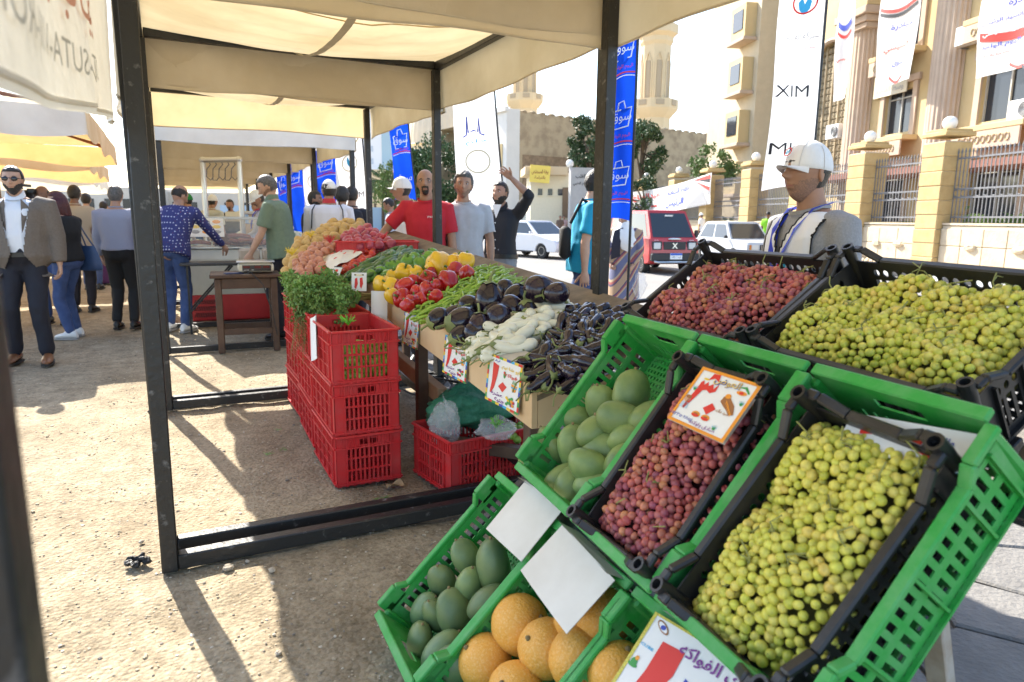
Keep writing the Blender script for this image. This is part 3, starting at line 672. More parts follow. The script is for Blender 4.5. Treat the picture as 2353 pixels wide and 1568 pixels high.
# grapes
def grape_mat(name, ramp, rough=.32):
    m = bpy.data.materials.new(name); m.use_nodes = True; nt = m.node_tree; N = nt.nodes; L = nt.links; b = N['Principled BSDF']
    oi = N.new('ShaderNodeObjectInfo'); cr = N.new('ShaderNodeValToRGB'); e = cr.color_ramp.elements
    e[0].position = 0; e[0].color = (*ramp[0], 1); e[1].position = 1; e[1].color = (*ramp[-1], 1)
    for k, c in enumerate(ramp[1:-1]): q = e.new((k+1)/(len(ramp)-1)); q.color = (*c, 1)
    L.new(oi.outputs['Random'], cr.inputs[0])
    tc = N.new('ShaderNodeTexCoord'); nz = N.new('ShaderNodeTexNoise'); nz.inputs['Scale'].default_value = 60; nz.inputs['Detail'].default_value = 3; L.new(tc.outputs['Object'], nz.inputs['Vector'])
    mr = N.new('ShaderNodeMapRange'); mr.inputs[1].default_value = .35; mr.inputs[2].default_value = .7; mr.inputs[3].default_value = .85; mr.inputs[4].default_value = 1.25; L.new(nz.outputs['Fac'], mr.inputs[0])
    hs = N.new('ShaderNodeHueSaturation'); L.new(cr.outputs[0], hs.inputs['Color']); L.new(mr.outputs[0], hs.inputs['Value']); L.new(hs.outputs[0], b.inputs['Base Color'])
    tl = N.new('ShaderNodeBsdfTranslucent'); L.new(hs.outputs[0], tl.inputs[0]); mx = N.new('ShaderNodeMixShader'); mx.inputs[0].default_value = .22
    L.new(b.outputs[0], mx.inputs[1]); L.new(tl.outputs[0], mx.inputs[2]); L.new(mx.outputs[0], N['Material Output'].inputs[0])
    m2 = N.new('ShaderNodeMapRange'); m2.inputs[3].default_value = rough-.08; m2.inputs[4].default_value = rough+.25; L.new(nz.outputs['Fac'], m2.inputs[0]); L.new(m2.outputs[0], b.inputs['Roughness'])
    return m
GGR = grape_mat('green_grape_skin', [(.56, .58, .07), (.70, .69, .11), (.76, .71, .14), (.64, .65, .09), (.82, .71, .16), (.72, .69, .12), (.78, .60, .14)])
RGR = grape_mat('red_grape_skin', [(.46, .09, .09), (.58, .15, .12), (.25, .06, .10), (.60, .20, .12), (.46, .12, .15), (.66, .28, .12), (.34, .085, .13), (.55, .13, .11)])
def grape_mesh(nm, m, r):
    k = MB(); k.ell((0, 0, 0), (r, r, r*1.12), 12, 8); k.lathe([(r*.10, r*1.08), (r*.12, r*1.16), (r*.05, r*1.18)], 5, (0, 0, 0), None, 1); return k.mesh(nm, [m, GSTEM], True, 180)
GG = [grape_mesh('grape', GGR, r) for r in (.0098, .0110, .0086, .0103)]; RG = [grape_mesh('grape', RGR, r) for r in (.0098, .0107, .0085, .0101)]
def grapes(T, i, du, dv, w, l, h0, amp, seeds, meshes, r, where, group, colour, seed, CR, tilt_h=0.0):
    """bunches heaped in a crate: every bunch is a thing, every grape a part of it"""
    random.seed(seed); S = []
    for k in range(400):
        if len(S) >= seeds: break
        u, v = rnd(-w/2+.03, w/2-.03), rnd(-l/2+.03, l/2-.03)
        if all(math.hypot(u-a, v-b) > .062 for a, b, *_ in S): S.append((u, v, rnd(.6, 1.0)))
    def hf(u, v):
        e = min(1, (w/2-abs(u))/.05, (l/2-abs(v))/.05); e = max(0, e)**.5
        return h0+amp*max(c*(1-((u-a)**2+(v-b)**2)/.009) for a, b, c in S)*e+tilt_h*v-(1-e)*.02
    base = T.base(i, du, dv, 0)
    roots = []
    for k, (u, v, c) in enumerate(S):
        rk = sorted(range(len(S)), key=lambda q: -S[q][1]).index(k); side = ['topmost', 'second', 'third', 'fourth', 'fifth', 'sixth', 'seventh', 'eighth', 'ninth', 'tenth', 'eleventh', 'twelfth', 'thirteenth', 'fourteenth', 'fifteenth'][rk]+(' highest' if rk else '')
        o = thing('grape_bunch', f'bunch of {colour} grapes lying {side} in {where}', 'grapes', base+T.a*u-T.b*v+T.n*(hf(u, v)-.03), 0, group, T.R); roots.append(o)
        s_ = MB()
        P = [Vector((0, 0, -.01)), Vector((rnd(-.01, .01), .015, .020)), Vector((rnd(-.03, .03), .035, .036)), Vector((rnd(-.04, .04), .055, .036+.012*(k % 4 == 0)))]
        s_.tube(P, [.0026, .0022, .0018, .0018], 5)
        for q in range(4): a_ = rnd(0, 6.28); b_ = P[1].lerp(P[2], rnd(0, 1)); s_.tube([b_, b_+Vector((math.cos(a_)*.02, math.sin(a_)*.02, .003)), b_+Vector((math.cos(a_)*.035, math.sin(a_)*.035, -.012))], [.0018, .0015, .001], 4)
        s_.build('stem', GSTEM, o)
    pts = []; cellw = 2*r*.80; grid = {}
    for layer, dh, mind in ((0, 0, 2*r*.78), (1, -1.2*r, 2*r*.86)):
        tries = 0
        for q in range(17000 if layer == 0 else 5000):
            u, v = rnd(-w/2+r, w/2-r), rnd(-l/2+r, l/2-r); h = hf(u, v)+dh+rnd(-.4, .45)*r; p = (u, v, h)
            ky = (int(u/(2*r)), int(v/(2*r))); ok = True
            for a in (-1, 0, 1):
                for b in (-1, 0, 1):
                    for pp in grid.get((ky[0]+a, ky[1]+b), ()):
                        if (pp[0]-u)**2+(pp[1]-v)**2+(pp[2]-h)**2 < mind*mind: ok = False; break
            if ok: grid.setdefault(ky, []).append(p); pts.append(p)
    for (u, v, h) in pts:
        k = min(range(len(S)), key=lambda q: (S[q][0]-u)**2+(S[q][1]-v)**2); o = roots[k]
        c = Vector((u-S[k][0], v-S[k][1], h-(hf(S[k][0], S[k][1])-.03)))
        link('grape', random.choice(meshes), o, c, None, rand_rot())
    lz = h0-.055; bkg = MB(); bkg.grid(lambda a_, b_: Vector(((a_-.5)*w*.98, (b_-.5)*l*.98, lz)), 2, 2); bkg.build('dark_gap_sheet', mat('gap_shade_'+colour, (.10, .10, .03) if colour == 'green' else (.07, .02, .02), .9), CR, False)  # added dark sheet: blocks light through the crate floor, shades gaps between grapes
    return len(pts)
ng = [grapes(MID, 1, -.005, .03, .298, .47, .135, .055, 12, RG, .0100, 'the crate under the price card', 'red grape bunches, tilted crate', 'red', 1, bk[0]),
      grapes(MID, 2, .0, .035, .298, .475, .138, .055, 11, GG, .0101, 'the crate nearest the camera', 'green grape bunches, tilted crate', 'green', 2, bk[1]),
      grapes(TOP, 0, 0, 0, .58, .385, .125, .065, 15, RG, .0100, 'the top crate by the street', 'red grape bunches, top crate', 'red', 3, bk[2], -.10),
      grapes(TOP, 1, .01, 0, .60, .385, .13, .07, 15, GG, .0101, 'the top crate before the seller', 'green grape bunches, top crate', 'green', 4, bk[3], -.08)]
print('grapes', ng, time.time()-T0)
# ------------------------------------------------------------------ produce table (its top rises to the back and towards the far end)
TX, TY, TZ, SX, SY = 1.11, 2.05, .75, .30, .065
def tabz(x, y): return TZ+SX*(x-TX)+SY*(y-TY)
def tab(px, py, h):
    d = ray(px, py); k = d.z-SX*d.x-SY*d.y; c = HC-(TZ+h)+SX*TX+SY*TY; return CAM+d*(-c/k)
TN = Vector((-SX, -SY, 1)).normalized()
tb = thing('produce_table', 'long wooden produce table with pale plywood front board', 'table', (1.5, 4.0, 0))
def edge(y): return TX+.018*(y-TY)
def board(name, p, q, h, t, m):      # upright board whose top follows p -> q
    p, q = local(tb, p), local(tb, q); d = (q-p); d.z = 0; nn = Vector((d.y, -d.x, 0)).normalized()*t
    V = [p, q, q+nn, p+nn]; k = MB(); V = V+[v-Vector((0, 0, h)) for v in V]
    k.add(V, [(0, 1, 2, 3), (7, 6, 5, 4), (0, 4, 5, 1), (1, 5, 6, 2), (2, 6, 7, 3), (3, 7, 4, 0)]); return k.build(name, m, tb, False)
yy = [2.05, 4.45, 6.25]
for y0, y1 in zip(yy, yy[1:]): board('front_board', (edge(y0), y0+.004, tabz(edge(y0), y0)+.03), (edge(y1), y1-.004, tabz(edge(y1), y1)+.03), .165, .022, PLY)
board('end_board', (edge(2.05)+.024, 2.052, .78), (1.86, 2.052, .78+.0), .165, -.02, PLY)
k = MB(); V = [local(tb, (x, y, tabz(x, y)-.02)) for (x, y) in ((edge(2.05)+.02, 2.05), (1.86, 2.05), (1.88, 6.2), (edge(6.2)+.02, 6.2))]; V += [v-Vector((0, 0, .02)) for v in V]
k.add(V, [(0, 1, 2, 3), (7, 6, 5, 4), (0, 4, 5, 1), (1, 5, 6, 2), (2, 6, 7, 3), (3, 7, 4, 0)]); k.build('table_bed', mat('old_sacking', (.20, .15, .09), .9, var=.3, scale=10), tb, False)
for (x, y, m, w) in ((1.25, 2.3, WOOD, .06), (1.24, 3.62, WOOD, .06), (1.78, 2.4, WOOD, .06), (1.25, 5.3, WOOD, .06), (1.78, 4.0, STEEL, .05), (1.62, 3.3, STEEL, .045), (1.78, 5.6, WOOD, .06)):
    part_bar(tb, 'leg', (x, y, 0), (x, y, tabz(x, y)-.05), w, w, m)
part_bar(tb, 'under_rail', (1.30, 3.45, .38), (1.30, 6.0, .56), .055, .09, RAWWOOD); part_bar(tb, 'under_rail', (1.20, 3.25, .20), (1.75, 2.6, .20), .06, .06, WOOD)
part_bar(tb, 'under_rail', (1.5, 2.3, .16), (1.55, 5.6, .16), .06, .06, STEEL)
k = MB()
for q in range(6):
    x0 = rnd(1.7, 1.9); k.tube([(x0+.25*math.sin(i*.7+q)-1.5, 3.2+i*.28-4.0, .025+.012*q) for i in range(9)], .008, 6)
k.build('cable', mat('black_cable', (.02, .02, .02), .5), tb)
# vegetables
GLOSSK = mat('black_aubergine_skin', (.008, .006, .012), .16, col2=(.020, .010, .024), scale=8, spec=.6, rnd=.25)
CALYX = mat('aubergine_calyx', (.13, .18, .055), .6, col2=(.24, .26, .09), scale=30, rnd=.2)
WHITEV = mat('white_aubergine_skin', (.66, .65, .50), .30, col2=(.72, .72, .60), scale=6, rnd=.06)
CHILI = mat('light_green_chilli', (.20, .36, .035), .30, col2=(.32, .48, .06), scale=9, rnd=.15)
REDP = mat('red_pepper_skin', (.50, .012, .014), .20, col2=(.36, .012, .012), scale=8, rnd=.2, spec=.6)
YELP = mat('yellow_pepper_skin', (.72, .42, .015), .24, col2=(.78, .50, .03), scale=8, rnd=.08, spec=.6)
GRNP = mat('green_pepper_skin', (.09, .24, .025), .26, col2=(.16, .34, .04), scale=8, rnd=.15)
CUC = mat('cucumber_skin', (.035, .10, .022), .38, col2=(.085, .19, .04), scale=16, rnd=.2, bump=.1)
TOM = mat('tomato_skin', (.55, .025, .018), .22, col2=(.48, .06, .02), scale=6, rnd=.12)
ONI = mat('red_onion_skin', (.36, .035, .07), .34, col2=(.46, .09, .12), scale=14, rnd=.2)
ONIP = mat('brown_onion_skin', (.50, .20, .12), .40, col2=(.58, .27, .18), scale=14, rnd=.15)
POT = mat('potato_skin', (.52, .34, .12), .60, col2=(.62, .43, .18), scale=14, bump=.15, rnd=.1)
PSTEM = mat('pepper_stem', (.10, .20, .035), .5, rnd=.2)
def calyx_mesh(r, h, m, stem=.05, bend=.3, n=5):
    k = MB(); seg = 10
    V = [Vector((0, 0, h+.006))]; F = []
    for j in range(seg):
        a = 2*math.pi*j/seg; out = 1.0 if j % 2 == 0 else .45
        V.append(Vector((math.cos(a)*r*.45, math.sin(a)*r*.45, h*.985)))
        V.append(Vector((math.cos(a)*r*(.45+.62*out), math.sin(a)*r*(.45+.62*out), h*(.97-.28*out)+.003)))
    for j in range(seg):
        q = (j+1) % seg; F += [(0, 1+2*j, 1+2*q), (1+2*j, 2+2*j, 2+2*q, 1+2*q)]
    k.add(V, F); k.tube([(0, 0, h-.004), (bend*.2*stem, 0, h+stem*.5), (bend*stem, 0, h+stem)], [r*.17, r*.13, r*.15], 6); return k.mesh('calyx', m, True, 60)
def veg_aubergine(i):
    random.seed(90+i); rr = rnd(.054, .064); hh = rnd(.064, .080)
    k = MB(); k.ell((0, 0, 0), (rr, rr*rnd(.92, 1), hh), 22, 15, None, 0, lambda p: (p.x*(1-.13*p.z)+.03*nz3(p, 1, i), p.y*(1-.13*p.z), p.z)); return k.mesh('aubergine', GLOSSK, True, 180), calyx_mesh(rr*.75, hh*.96, CALYX, .045, rnd(-.6, .6))
def tubeveg(name, m, L_, r0, r1, bend, n=10, seg=8, tip=.4):
    k = MB(); P = []; R_ = []
    for i in range(seg+1):
        t = i/seg; P.append((bend*L_*math.sin(math.pi*t), 0, (t-.5)*L_)); R_.append((r0+(r1-r0)*t)*(1-.1*math.sin(9*t+bend*20)))
    k.rtube(P, R_, n); return k.mesh(name, m, True, 180)
def pepper_mesh(i, m, tall):
    random.seed(200+i); k = MB(); ph = rnd(0, 6)
    def f(p):
        a = math.atan2(p.y, p.x); q = 1+.10*math.cos(4*a+ph)*(1-abs(p.z)**3)+.05*nz3(p, 1.3, i); d = .28*math.exp(-((p.x**2+p.y**2)/.10))
        return (p.x*q*(1.0+.12*p.z), p.y*q*(1.0+.12*p.z), p.z*(1+.06*math.cos(4*a+ph))-(d if p.z > 0 else -.5*d))
    k.ell((0, 0, 0), (.046, .046, .046*tall), 24, 15, None, 0, f); return k.mesh('bell_pepper', m, True, 180)
def stem_mesh(z, r, l): k = MB(); k.lathe([(r*2.4, z-.012), (r*2.0, z-.006), (r*.9, z), (r*.8, z+l*.6), (r*1.1, z+l)], 8); return k.mesh('stem', PSTEM, True, 40)
def put(name, me, loc, R, s, label, cat, group, child=None):
    o = link(name, me, None, loc, None, R); o.matrix_basis = o.matrix_basis @ Matrix.Scale(s, 4); tag(o, label, cat, group)
    if child: link(child.name.split('.')[0], child, o)
    return o
EG = [veg_aubergine(i) for i in range(3)]
zx = lambda x: 603.2+x*.3297
zy = lambda y: 488.3+y*.3297
eggs = [(1225, 745, 1.0, 'round black aubergine at the front edge beside the chillies'), (1335, 715, .9, 'black aubergine just behind the front left one'), (1390, 765, 1.25, 'wide black aubergine at the front with its dry calyx showing'), (1450, 660, 1.05, 'glossy black aubergine next to the chilli heap'), (1580, 600, 1.3, 'largest black aubergine on top of the heap'), (1690, 545, .85, 'black aubergine behind the largest one'),
        (1770, 585, 1.1, 'black aubergine at the back with its calyx facing out'), (1940, 545, 1.3, 'big black aubergine at the back right of the heap'), (2045, 565, .9, 'upright black aubergine with a tall green stalk at the back'), (1965, 610, 1.1, 'black aubergine above the white ones'), (1740, 670, 1.1, 'black aubergine between the largest one and the white ones'), (1640, 750, 1.05, 'black aubergine with its blossom scar facing out'),
        (1510, 790, 1.0, 'black aubergine in the front middle'), (1480, 855, .95, 'black aubergine at the front edge near the second price card'), (1375, 862, .85, 'small black aubergine wedged at the front board'), (1610, 690, .95, 'black aubergine sunk in the middle of the heap'), (1850, 690, .9, 'black aubergine half under the white ones')]
random.seed(21)
for i, (x, y, s, lb) in enumerate(eggs):
    b_, c_ = EG[i % 3]; h = .085+(.05 if i in (4, 7, 8) else 0.0)-(.03 if i in (13, 14) else 0)
    put('aubergine', b_, tab(zx(x), zy(y), h), img_rot(rnd(-180, 180), rnd(-.4, .9), 0), s*.93, lb, 'aubergine', 'large black aubergines', c_)
def poly_in(x, y, P):
    c = False; j = len(P)-1
    for i in range(len(P)):
        if ((P[i][1] > y) != (P[j][1] > y)) and x < (P[j][0]-P[i][0])*(y-P[i][1])/(P[j][1]-P[i][1])+P[i][0]: c = not c
        j = i
    return c
def scatter(P, spacing, layers, fn, n=3000, plane=tab):
    """fills an outline of the heap layer by layer; fn(loc, layer, fx, fy) sets one piece"""
    x0, x1 = min(p[0] for p in P), max(p[0] for p in P); y0, y1 = min(p[1] for p in P), max(p[1] for p in P)
    for li, (h, shrink) in enumerate(layers):
        cx, cy = sum(p[0] for p in P)/len(P), sum(p[1] for p in P)/len(P); Q = [((p[0]-cx)*shrink+cx, (p[1]-cy)*shrink+cy) for p in P]; got = []
        for k in range(n):
            x, y = rnd(x0, x1), rnd(y0, y1)
            if not poly_in(x, y, Q): continue
            p = plane(x, y, h+rnd(-.004, .004))
            if any((p-g_).length < spacing for g_ in got): continue
            got.append(p); fn(p, li, (x-x0)/(x1-x0), (y-y0)/(y1-y0))
Zp = lambda L_: [(zx(a), zy(b)) for a, b in L_]
def where(fx, fy): return ('back ' if fy < .36 else 'front ' if fy > .68 else 'middle ')+('left' if fx < .34 else 'right' if fx > .67 else 'centre')
def lay(ang_c, ang_s, tip=.12):
    """long axis lying on the heap around a compass angle in table space"""
    a = rad(ang_c+rnd(-ang_s, ang_s)); d = Vector((math.cos(a), math.sin(a), 0)); d = (d-TN*d.dot(TN)).normalized()+TN*rnd(-tip, tip); return frame(d, tuple(TN)) @ Matrix.Rotation(rnd(0, 6.28), 3, 'Z')
WE = [tubeveg('white_aubergine', WHITEV, L_, r, r2, b_, 12) for L_, r, r2, b_ in ((.10, .024, .020, .10), (.12, .022, .018, -.12), (.085, .026, .020, .06))]; WEC = [calyx_mesh(.022, L_, CALYX, .055, b_) for L_, b_ in ((.072, .5), (.078, -.4), (.066, .3))]
SE = [tubeveg('small_aubergine', GLOSSK, L_, r, r2, b_, 12) for L_, r, r2, b_ in ((.085, .024, .017, .06), (.10, .020, .015, -.10), (.07, .024, .018, .05))]; SEC = [calyx_mesh(.020, L_, CALYX, .05, b_) for L_, b_ in ((.062, .6), (.066, -.5), (.056, .3))]
def put_w(p, li, fx, fy): i = random.randrange(3); put('white_aubergine', WE[i], p, lay(150, 70, .3), rnd(.9, 1.15), f'slender white aubergine at the {where(fx, fy)} of the pale heap', 'aubergine', 'white aubergines '+where(fx, fy), WEC[i])
scatter(Zp([(1440, 905), (1560, 800), (1650, 780), (1760, 670), (1900, 610), (2010, 600), (2090, 650), (2030, 740), (1990, 830), (1830, 900), (1760, 1010), (1500, 1000)]), .042, ((.02, 1.0), (.055, .92), (.085, .6)), put_w)
def put_s(p, li, fx, fy): i = random.randrange(3); put('small_aubergine', SE[i], p, lay(150, 90, .35), rnd(.9, 1.2), f'small dark aubergine at the {where(fx, fy)} of the heap by the grape crates', 'aubergine', 'small dark aubergines '+where(fx, fy), SEC[i])
scatter([(1208, 830), (1240, 780), (1262, 745), (1290, 705), (1415, 722), (1440, 745), (1400, 800), (1335, 885), (1235, 885)], .044, ((.02, 1.0), (.05, .95), (.075, .65)), put_s)
CH = [tubeveg('chilli', CHILI, L_, .0075, .003, b_, 7, 7) for L_, b_ in ((.11, .12), (.10, -.14), (.12, .06))]
CHS = [stem_mesh(-.055, .003, -.03) for _ in range(1)][0]
chs = MB()
def put_c(p, li, fx, fy):
    if li == 0 or (li == 1 and random.random() < .35):      # the lower chillies cannot be told apart
        R = lay(25, 45, .22); me = random.choice(CH); chs.add([p+R @ v.co for v in me.vertices], [tuple(f.vertices) for f in me.polygons]); return
    put('chilli', random.choice(CH), p, lay(25, 45, .22), rnd(.9, 1.2), f'light green chilli at the {where(fx, fy)} of the chilli heap', 'chilli', 'light green chillies '+where(fx, fy))
scatter(Zp([(1040, 690), (1130, 610), (1260, 540), (1330, 480), (1450, 385), (1620, 380), (1720, 430), (1830, 520), (1660, 520), (1520, 540), (1380, 630), (1290, 680), (1180, 760)]), .026, ((.012, 1.0), (.032, .97), (.055, .85)), put_c)
tag(chs.build('chilli_heap', CHILI, None, True, 180), 'lower layer of the light green chilli heap', 'chillies', None, 'stuff')
PR = [pepper_mesh(i, REDP, t) for i, t in enumerate((1.05, 1.2, .95))]; PY = [pepper_mesh(i+5, YELP, t) for i, t in enumerate((1.1, 1.25))]; PG = [pepper_mesh(i+8, GRNP, t) for i, t in enumerate((1.1, 1.3))]; PS = stem_mesh(.034, .006, .028)
reds = [(975, 600, 1.15, 1), (1000, 520, 1.1, 0), (1060, 480, .9, 0), (1155, 470, 1.15, 1), (1150, 555, 1.15, 0), (1215, 515, .9, 0), (1345, 415, 1.2, 0), (1290, 485, 1.25, 0), (1100, 615, .9, 1), (1045, 620, .8, 0), (950, 520, .85, 0), (1010, 650, .8, 0), (1080, 560, .9, 0), (1420, 425, .9, 0), (1175, 420, .9, 0), (1210, 590, .8, 0)]
for i, (x, y, s, up) in enumerate(reds): put('red_pepper', PR[i % 3], tab(zx(x), zy(y), .06+.02*(i % 2)), img_rot(rnd(-70, 70), 1.6 if up else rnd(-.6, .6), 0), s, f'red bell pepper at the {where((x-950)/470, (y-415)/235)} of the red pepper heap', 'pepper', 'red bell peppers '+where((x-950)/470, (y-415)/235), PS)
yel = [(985, 430, 1.35, 1), (835, 510, 1.15, 0), (905, 515, 1.1, 0), (905, 585, .85, 0), (1075, 425, 1.0, 0), (1235, 375, 1.7, 0), (1415, 350, 1.25, 0), (1330, 355, 1.05, 0), (905, 450, .95, 0), (1180, 400, .9, 0), (1345, 330, .9, 0)]
for i, (x, y, s, up) in enumerate(yel): put('yellow_pepper', PY[i % 2], tab(zx(x), zy(y), .07), img_rot(rnd(-60, 60), .9 if up else rnd(-.5, .5), 0), s, f'yellow bell pepper at the {where((x-830)/590, (y-330)/255)} of the yellow peppers'+(', the biggest' if s > 1.5 else ''), 'pepper', 'yellow bell peppers '+where((x-830)/590, (y-330)/255), PS)
grn = [(830, 425, 1.0), (905, 395, 1.0), (945, 385, 1.0), (1020, 365, 1.25), (1060, 335, 1.1), (1120, 345, .95), (1165, 330, 1.15), (1195, 305, 1.0), (1000, 330, .9), (770, 445, .9), (870, 440, .85), (1100, 370, 1.0)]
for i, (x, y, s) in enumerate(grn): put('green_pepper', PG[i % 2], tab(zx(x), zy(y), .06), img_rot(rnd(-90, 90), rnd(-.3, .8), 0), s, f'green pepper at the {where((x-770)/425, (y-305)/140)} of the pale green peppers', 'pepper', 'green peppers '+where((x-770)/425, (y-305)/140), PS)
CU = [tubeveg('cucumber', CUC, L_, .019, .017, b_, 12) for L_, b_ in ((.14, .05), (.16, -.06), (.12, .08))]
def put_cu(p, li, fx, fy): put('cucumber', random.choice(CU), p, lay(30, 35, .15), rnd(.9, 1.15), f'dark green cucumber at the {where(fx, fy)} of the cucumber heap', 'cucumber', 'cucumbers '+where(fx, fy))
scatter(Zp([(540, 455), (640, 385), (760, 320), (870, 270), (960, 255), (1080, 295), (1000, 330), (900, 400), (770, 450), (640, 470)]), .055, ((.02, 1.0), (.055, .95), (.085, .7)), put_cu)
tm = MB(); tm.ell((0, 0, 0), (.031, .031, .027), 16, 11, None, 0, lambda p: p*(1-.12*math.exp(-((1-p.z)/.05)))); TOMM = tm.mesh('tomato', TOM, True, 180)
def put_t(p, li, fx, fy): put('tomato', TOMM, p, rand_rot(), rnd(.85, 1.1), f'ripe tomato at the {where(fx, fy)} of the tomato heap', 'tomato', 'tomatoes '+where(fx, fy))
scatter(Zp([(400, 395), (480, 360), (590, 330), (690, 285), (790, 255), (800, 290), (740, 330), (620, 400), (500, 440), (420, 420)]), .050, ((.03, 1.0), (.065, .95)), put_t)
def bulb(m, nm, r): k = MB(); k.ell((0, 0, 0), (r, r, r*.95), 16, 11, None, 0, lambda p: (p.x, p.y, p.z+.35*max(0, p.z-.75)*4*(1-(p.x**2+p.y**2)))); return k.mesh(nm, m, True, 180)
ON = bulb(ONI, 'red_onion', .036); ONP = bulb(ONIP, 'onion', .034)
def heap(zoff): return lambda px, py, h: (lambda d: CAM+d*((zoff[0]+zoff[1]*(py-zoff[2])+h*5)/d.length*d.length))(ray(px, py))
def deep(dep0, dep1, y0, y1):            # a steep heap: farther back higher up in the photo
    return lambda px, py, h: CAM+ray(px, py)*(dep0+(dep1-dep0)*(y0-py)/(y0-y1)-h)
def put_o(p, li, fx, fy): put('red_onion', ON, p, rand_rot(), rnd(.85, 1.1), f'red onion at the {where(fx, fy)} of the netted onion heap', 'onion', 'red onions '+where(fx, fy))
scatter(Zp([(575, 225), (570, 165), (650, 110), (760, 92), (800, 150), (860, 185), (935, 225), (915, 245), (650, 245)]), .062, ((.0, 1.0), (.055, .85)), put_o, 2500, deep(5.15, 5.75, 570, 515))
def put_op(p, li, fx, fy): put('onion', ONP, p, rand_rot(), rnd(.85, 1.1), f'pale onion at the {where(fx, fy)} of the pink net sack', 'onion', 'pale onions '+where(fx, fy))
scatter(Zp([(230, 345), (330, 250), (430, 195), (545, 220), (470, 270), (400, 300), (430, 390), (300, 445), (230, 440)]), .060, ((.0, 1.0), (.05, .8)), put_op, 2500, deep(4.75, 5.5, 635, 550))
pm = []
for i in range(3):
    random.seed(300+i); k = MB(); k.ell((0, 0, 0), (.034, .032, .045), 15, 11, None, 0, lambda p: p*(1+.16*nz3(p, 1.1, i*3+1))); pm.append(k.mesh('potato', POT, True, 180))
def put_p(p, li, fx, fy): put('potato', random.choice(pm), p, rand_rot(), rnd(.9, 1.25), f'yellow potato at the {where(fx, fy)} of the netted potato heap', 'potato', 'potatoes '+where(fx, fy))
scatter(Zp([(160, 410), (195, 280), (240, 210), (320, 150), (400, 120), (480, 75), (600, 60), (690, 70), (690, 120), (575, 170), (480, 185), (400, 210), (330, 255), (250, 340), (215, 430)]), .070, ((.0, 1.0), (.055, .85)), put_p, 2500, deep(5.0, 6.1, 635, 510))
# net sacks over them, the printed sack, and the red crate of onions
def net_mat(nm, col):
    m = bpy.data.materials.new(nm); m.use_nodes = True; N = m.node_tree.nodes; L = m.node_tree.links; b = N['Principled BSDF']; b.inputs['Base Color'].default_value = (*col, 1); b.inputs['Roughness'].default_value = .4
    tc = N.new('ShaderNodeTexCoord'); w1 = N.new('ShaderNodeTexWave'); w1.inputs['Scale'].default_value = 60; w1.bands_direction = 'DIAGONAL'; w2 = N.new('ShaderNodeTexWave'); w2.inputs['Scale'].default_value = 60; w2.bands_direction = 'Z'
    L.new(tc.outputs['Object'], w1.inputs['Vector']); L.new(tc.outputs['Object'], w2.inputs['Vector']); mx = N.new('ShaderNodeMath'); mx.operation = 'MAXIMUM'; L.new(w1.outputs['Fac'], mx.inputs[0]); L.new(w2.outputs['Fac'], mx.inputs[1])
    gt = N.new('ShaderNodeMath'); gt.operation = 'GREATER_THAN'; gt.inputs[1].default_value = .93; L.new(mx.outputs[0], gt.inputs[0]); L.new(gt.outputs[0], b.inputs['Alpha']); return m
def tuft(label, px, py, dep, col, nm):
    k = MB(); random.seed(int(px))
    for q in range(40):
        a = rnd(0, 6.28); r = rnd(.02, .05); k.tube([(0, 0, 0), (math.cos(a)*r*.5, math.sin(a)*r*.5, .025), (math.cos(a)*r, math.sin(a)*r, rnd(.02, .06))], .0016, 3)
    tag(k.build('net_tuft', nm, None, True, 60, CAM+ray(px, py)*dep), label, 'net', 'gathered net ends')
NETY = mat('yellow_net', (.78, .58, .05), .5); NETR = mat('red_net', (.62, .03, .05), .5); NETG = mat('green_net', (.18, .55, .04), .5)
tuft('gathered end of a yellow net by the potato heap', zx(335), zy(175), 5.2, 0, NETY); tuft('gathered end of a yellow net at the lower left of the potatoes', zx(205), zy(300), 4.75, 0, NETY)
tuft('gathered red net end on the pale onions', zx(470), zy(215), 4.9, 0, NETR); tuft('gathered red net end beside the red onions', zx(840), zy(190), 5.0, 0, NETR)
rc = crate('red', .36, .62, .12, 'shallow red crate of onions at the back of the table', CAM+ray(zx(800), zy(262))*5.35-Vector((0, 0, .05)), rot(0, 0, rad(75)))
sk = MB(); c0 = [tab(zx(x), zy(y), .10) for x, y in ((410, 330), (470, 400), (700, 285), (610, 225))]
def skf(u, v):
    p = (c0[0]*(1-u)+c0[3]*u)*(1-v)+(c0[1]*(1-u)+c0[2]*u)*v; return p+TN*(.035*math.sin(math.pi*u)*math.sin(math.pi*v)+.015*nz3((u*3, v*3, 1), 1.5))
sk.grid(skf, 20, 12); so = sk.build('printed_sack', mat('white_woven_sack', (.78, .77, .74), .6, var=.06, scale=20, bump=.3), None, True, 180); tag(so, 'white printed plastic sack lying between the onions and tomatoes', 'sack')
for q in range(9):
    u, v = rnd(.15, .85), rnd(.15, .85); m = MB(); p = skf(u, v)+TN*.004; m.tube([p, p+(c0[3]-c0[0])*rnd(.04, .09)+TN*.002], .006, 4, flat=.3); m.build('print_stroke', INKR, so)
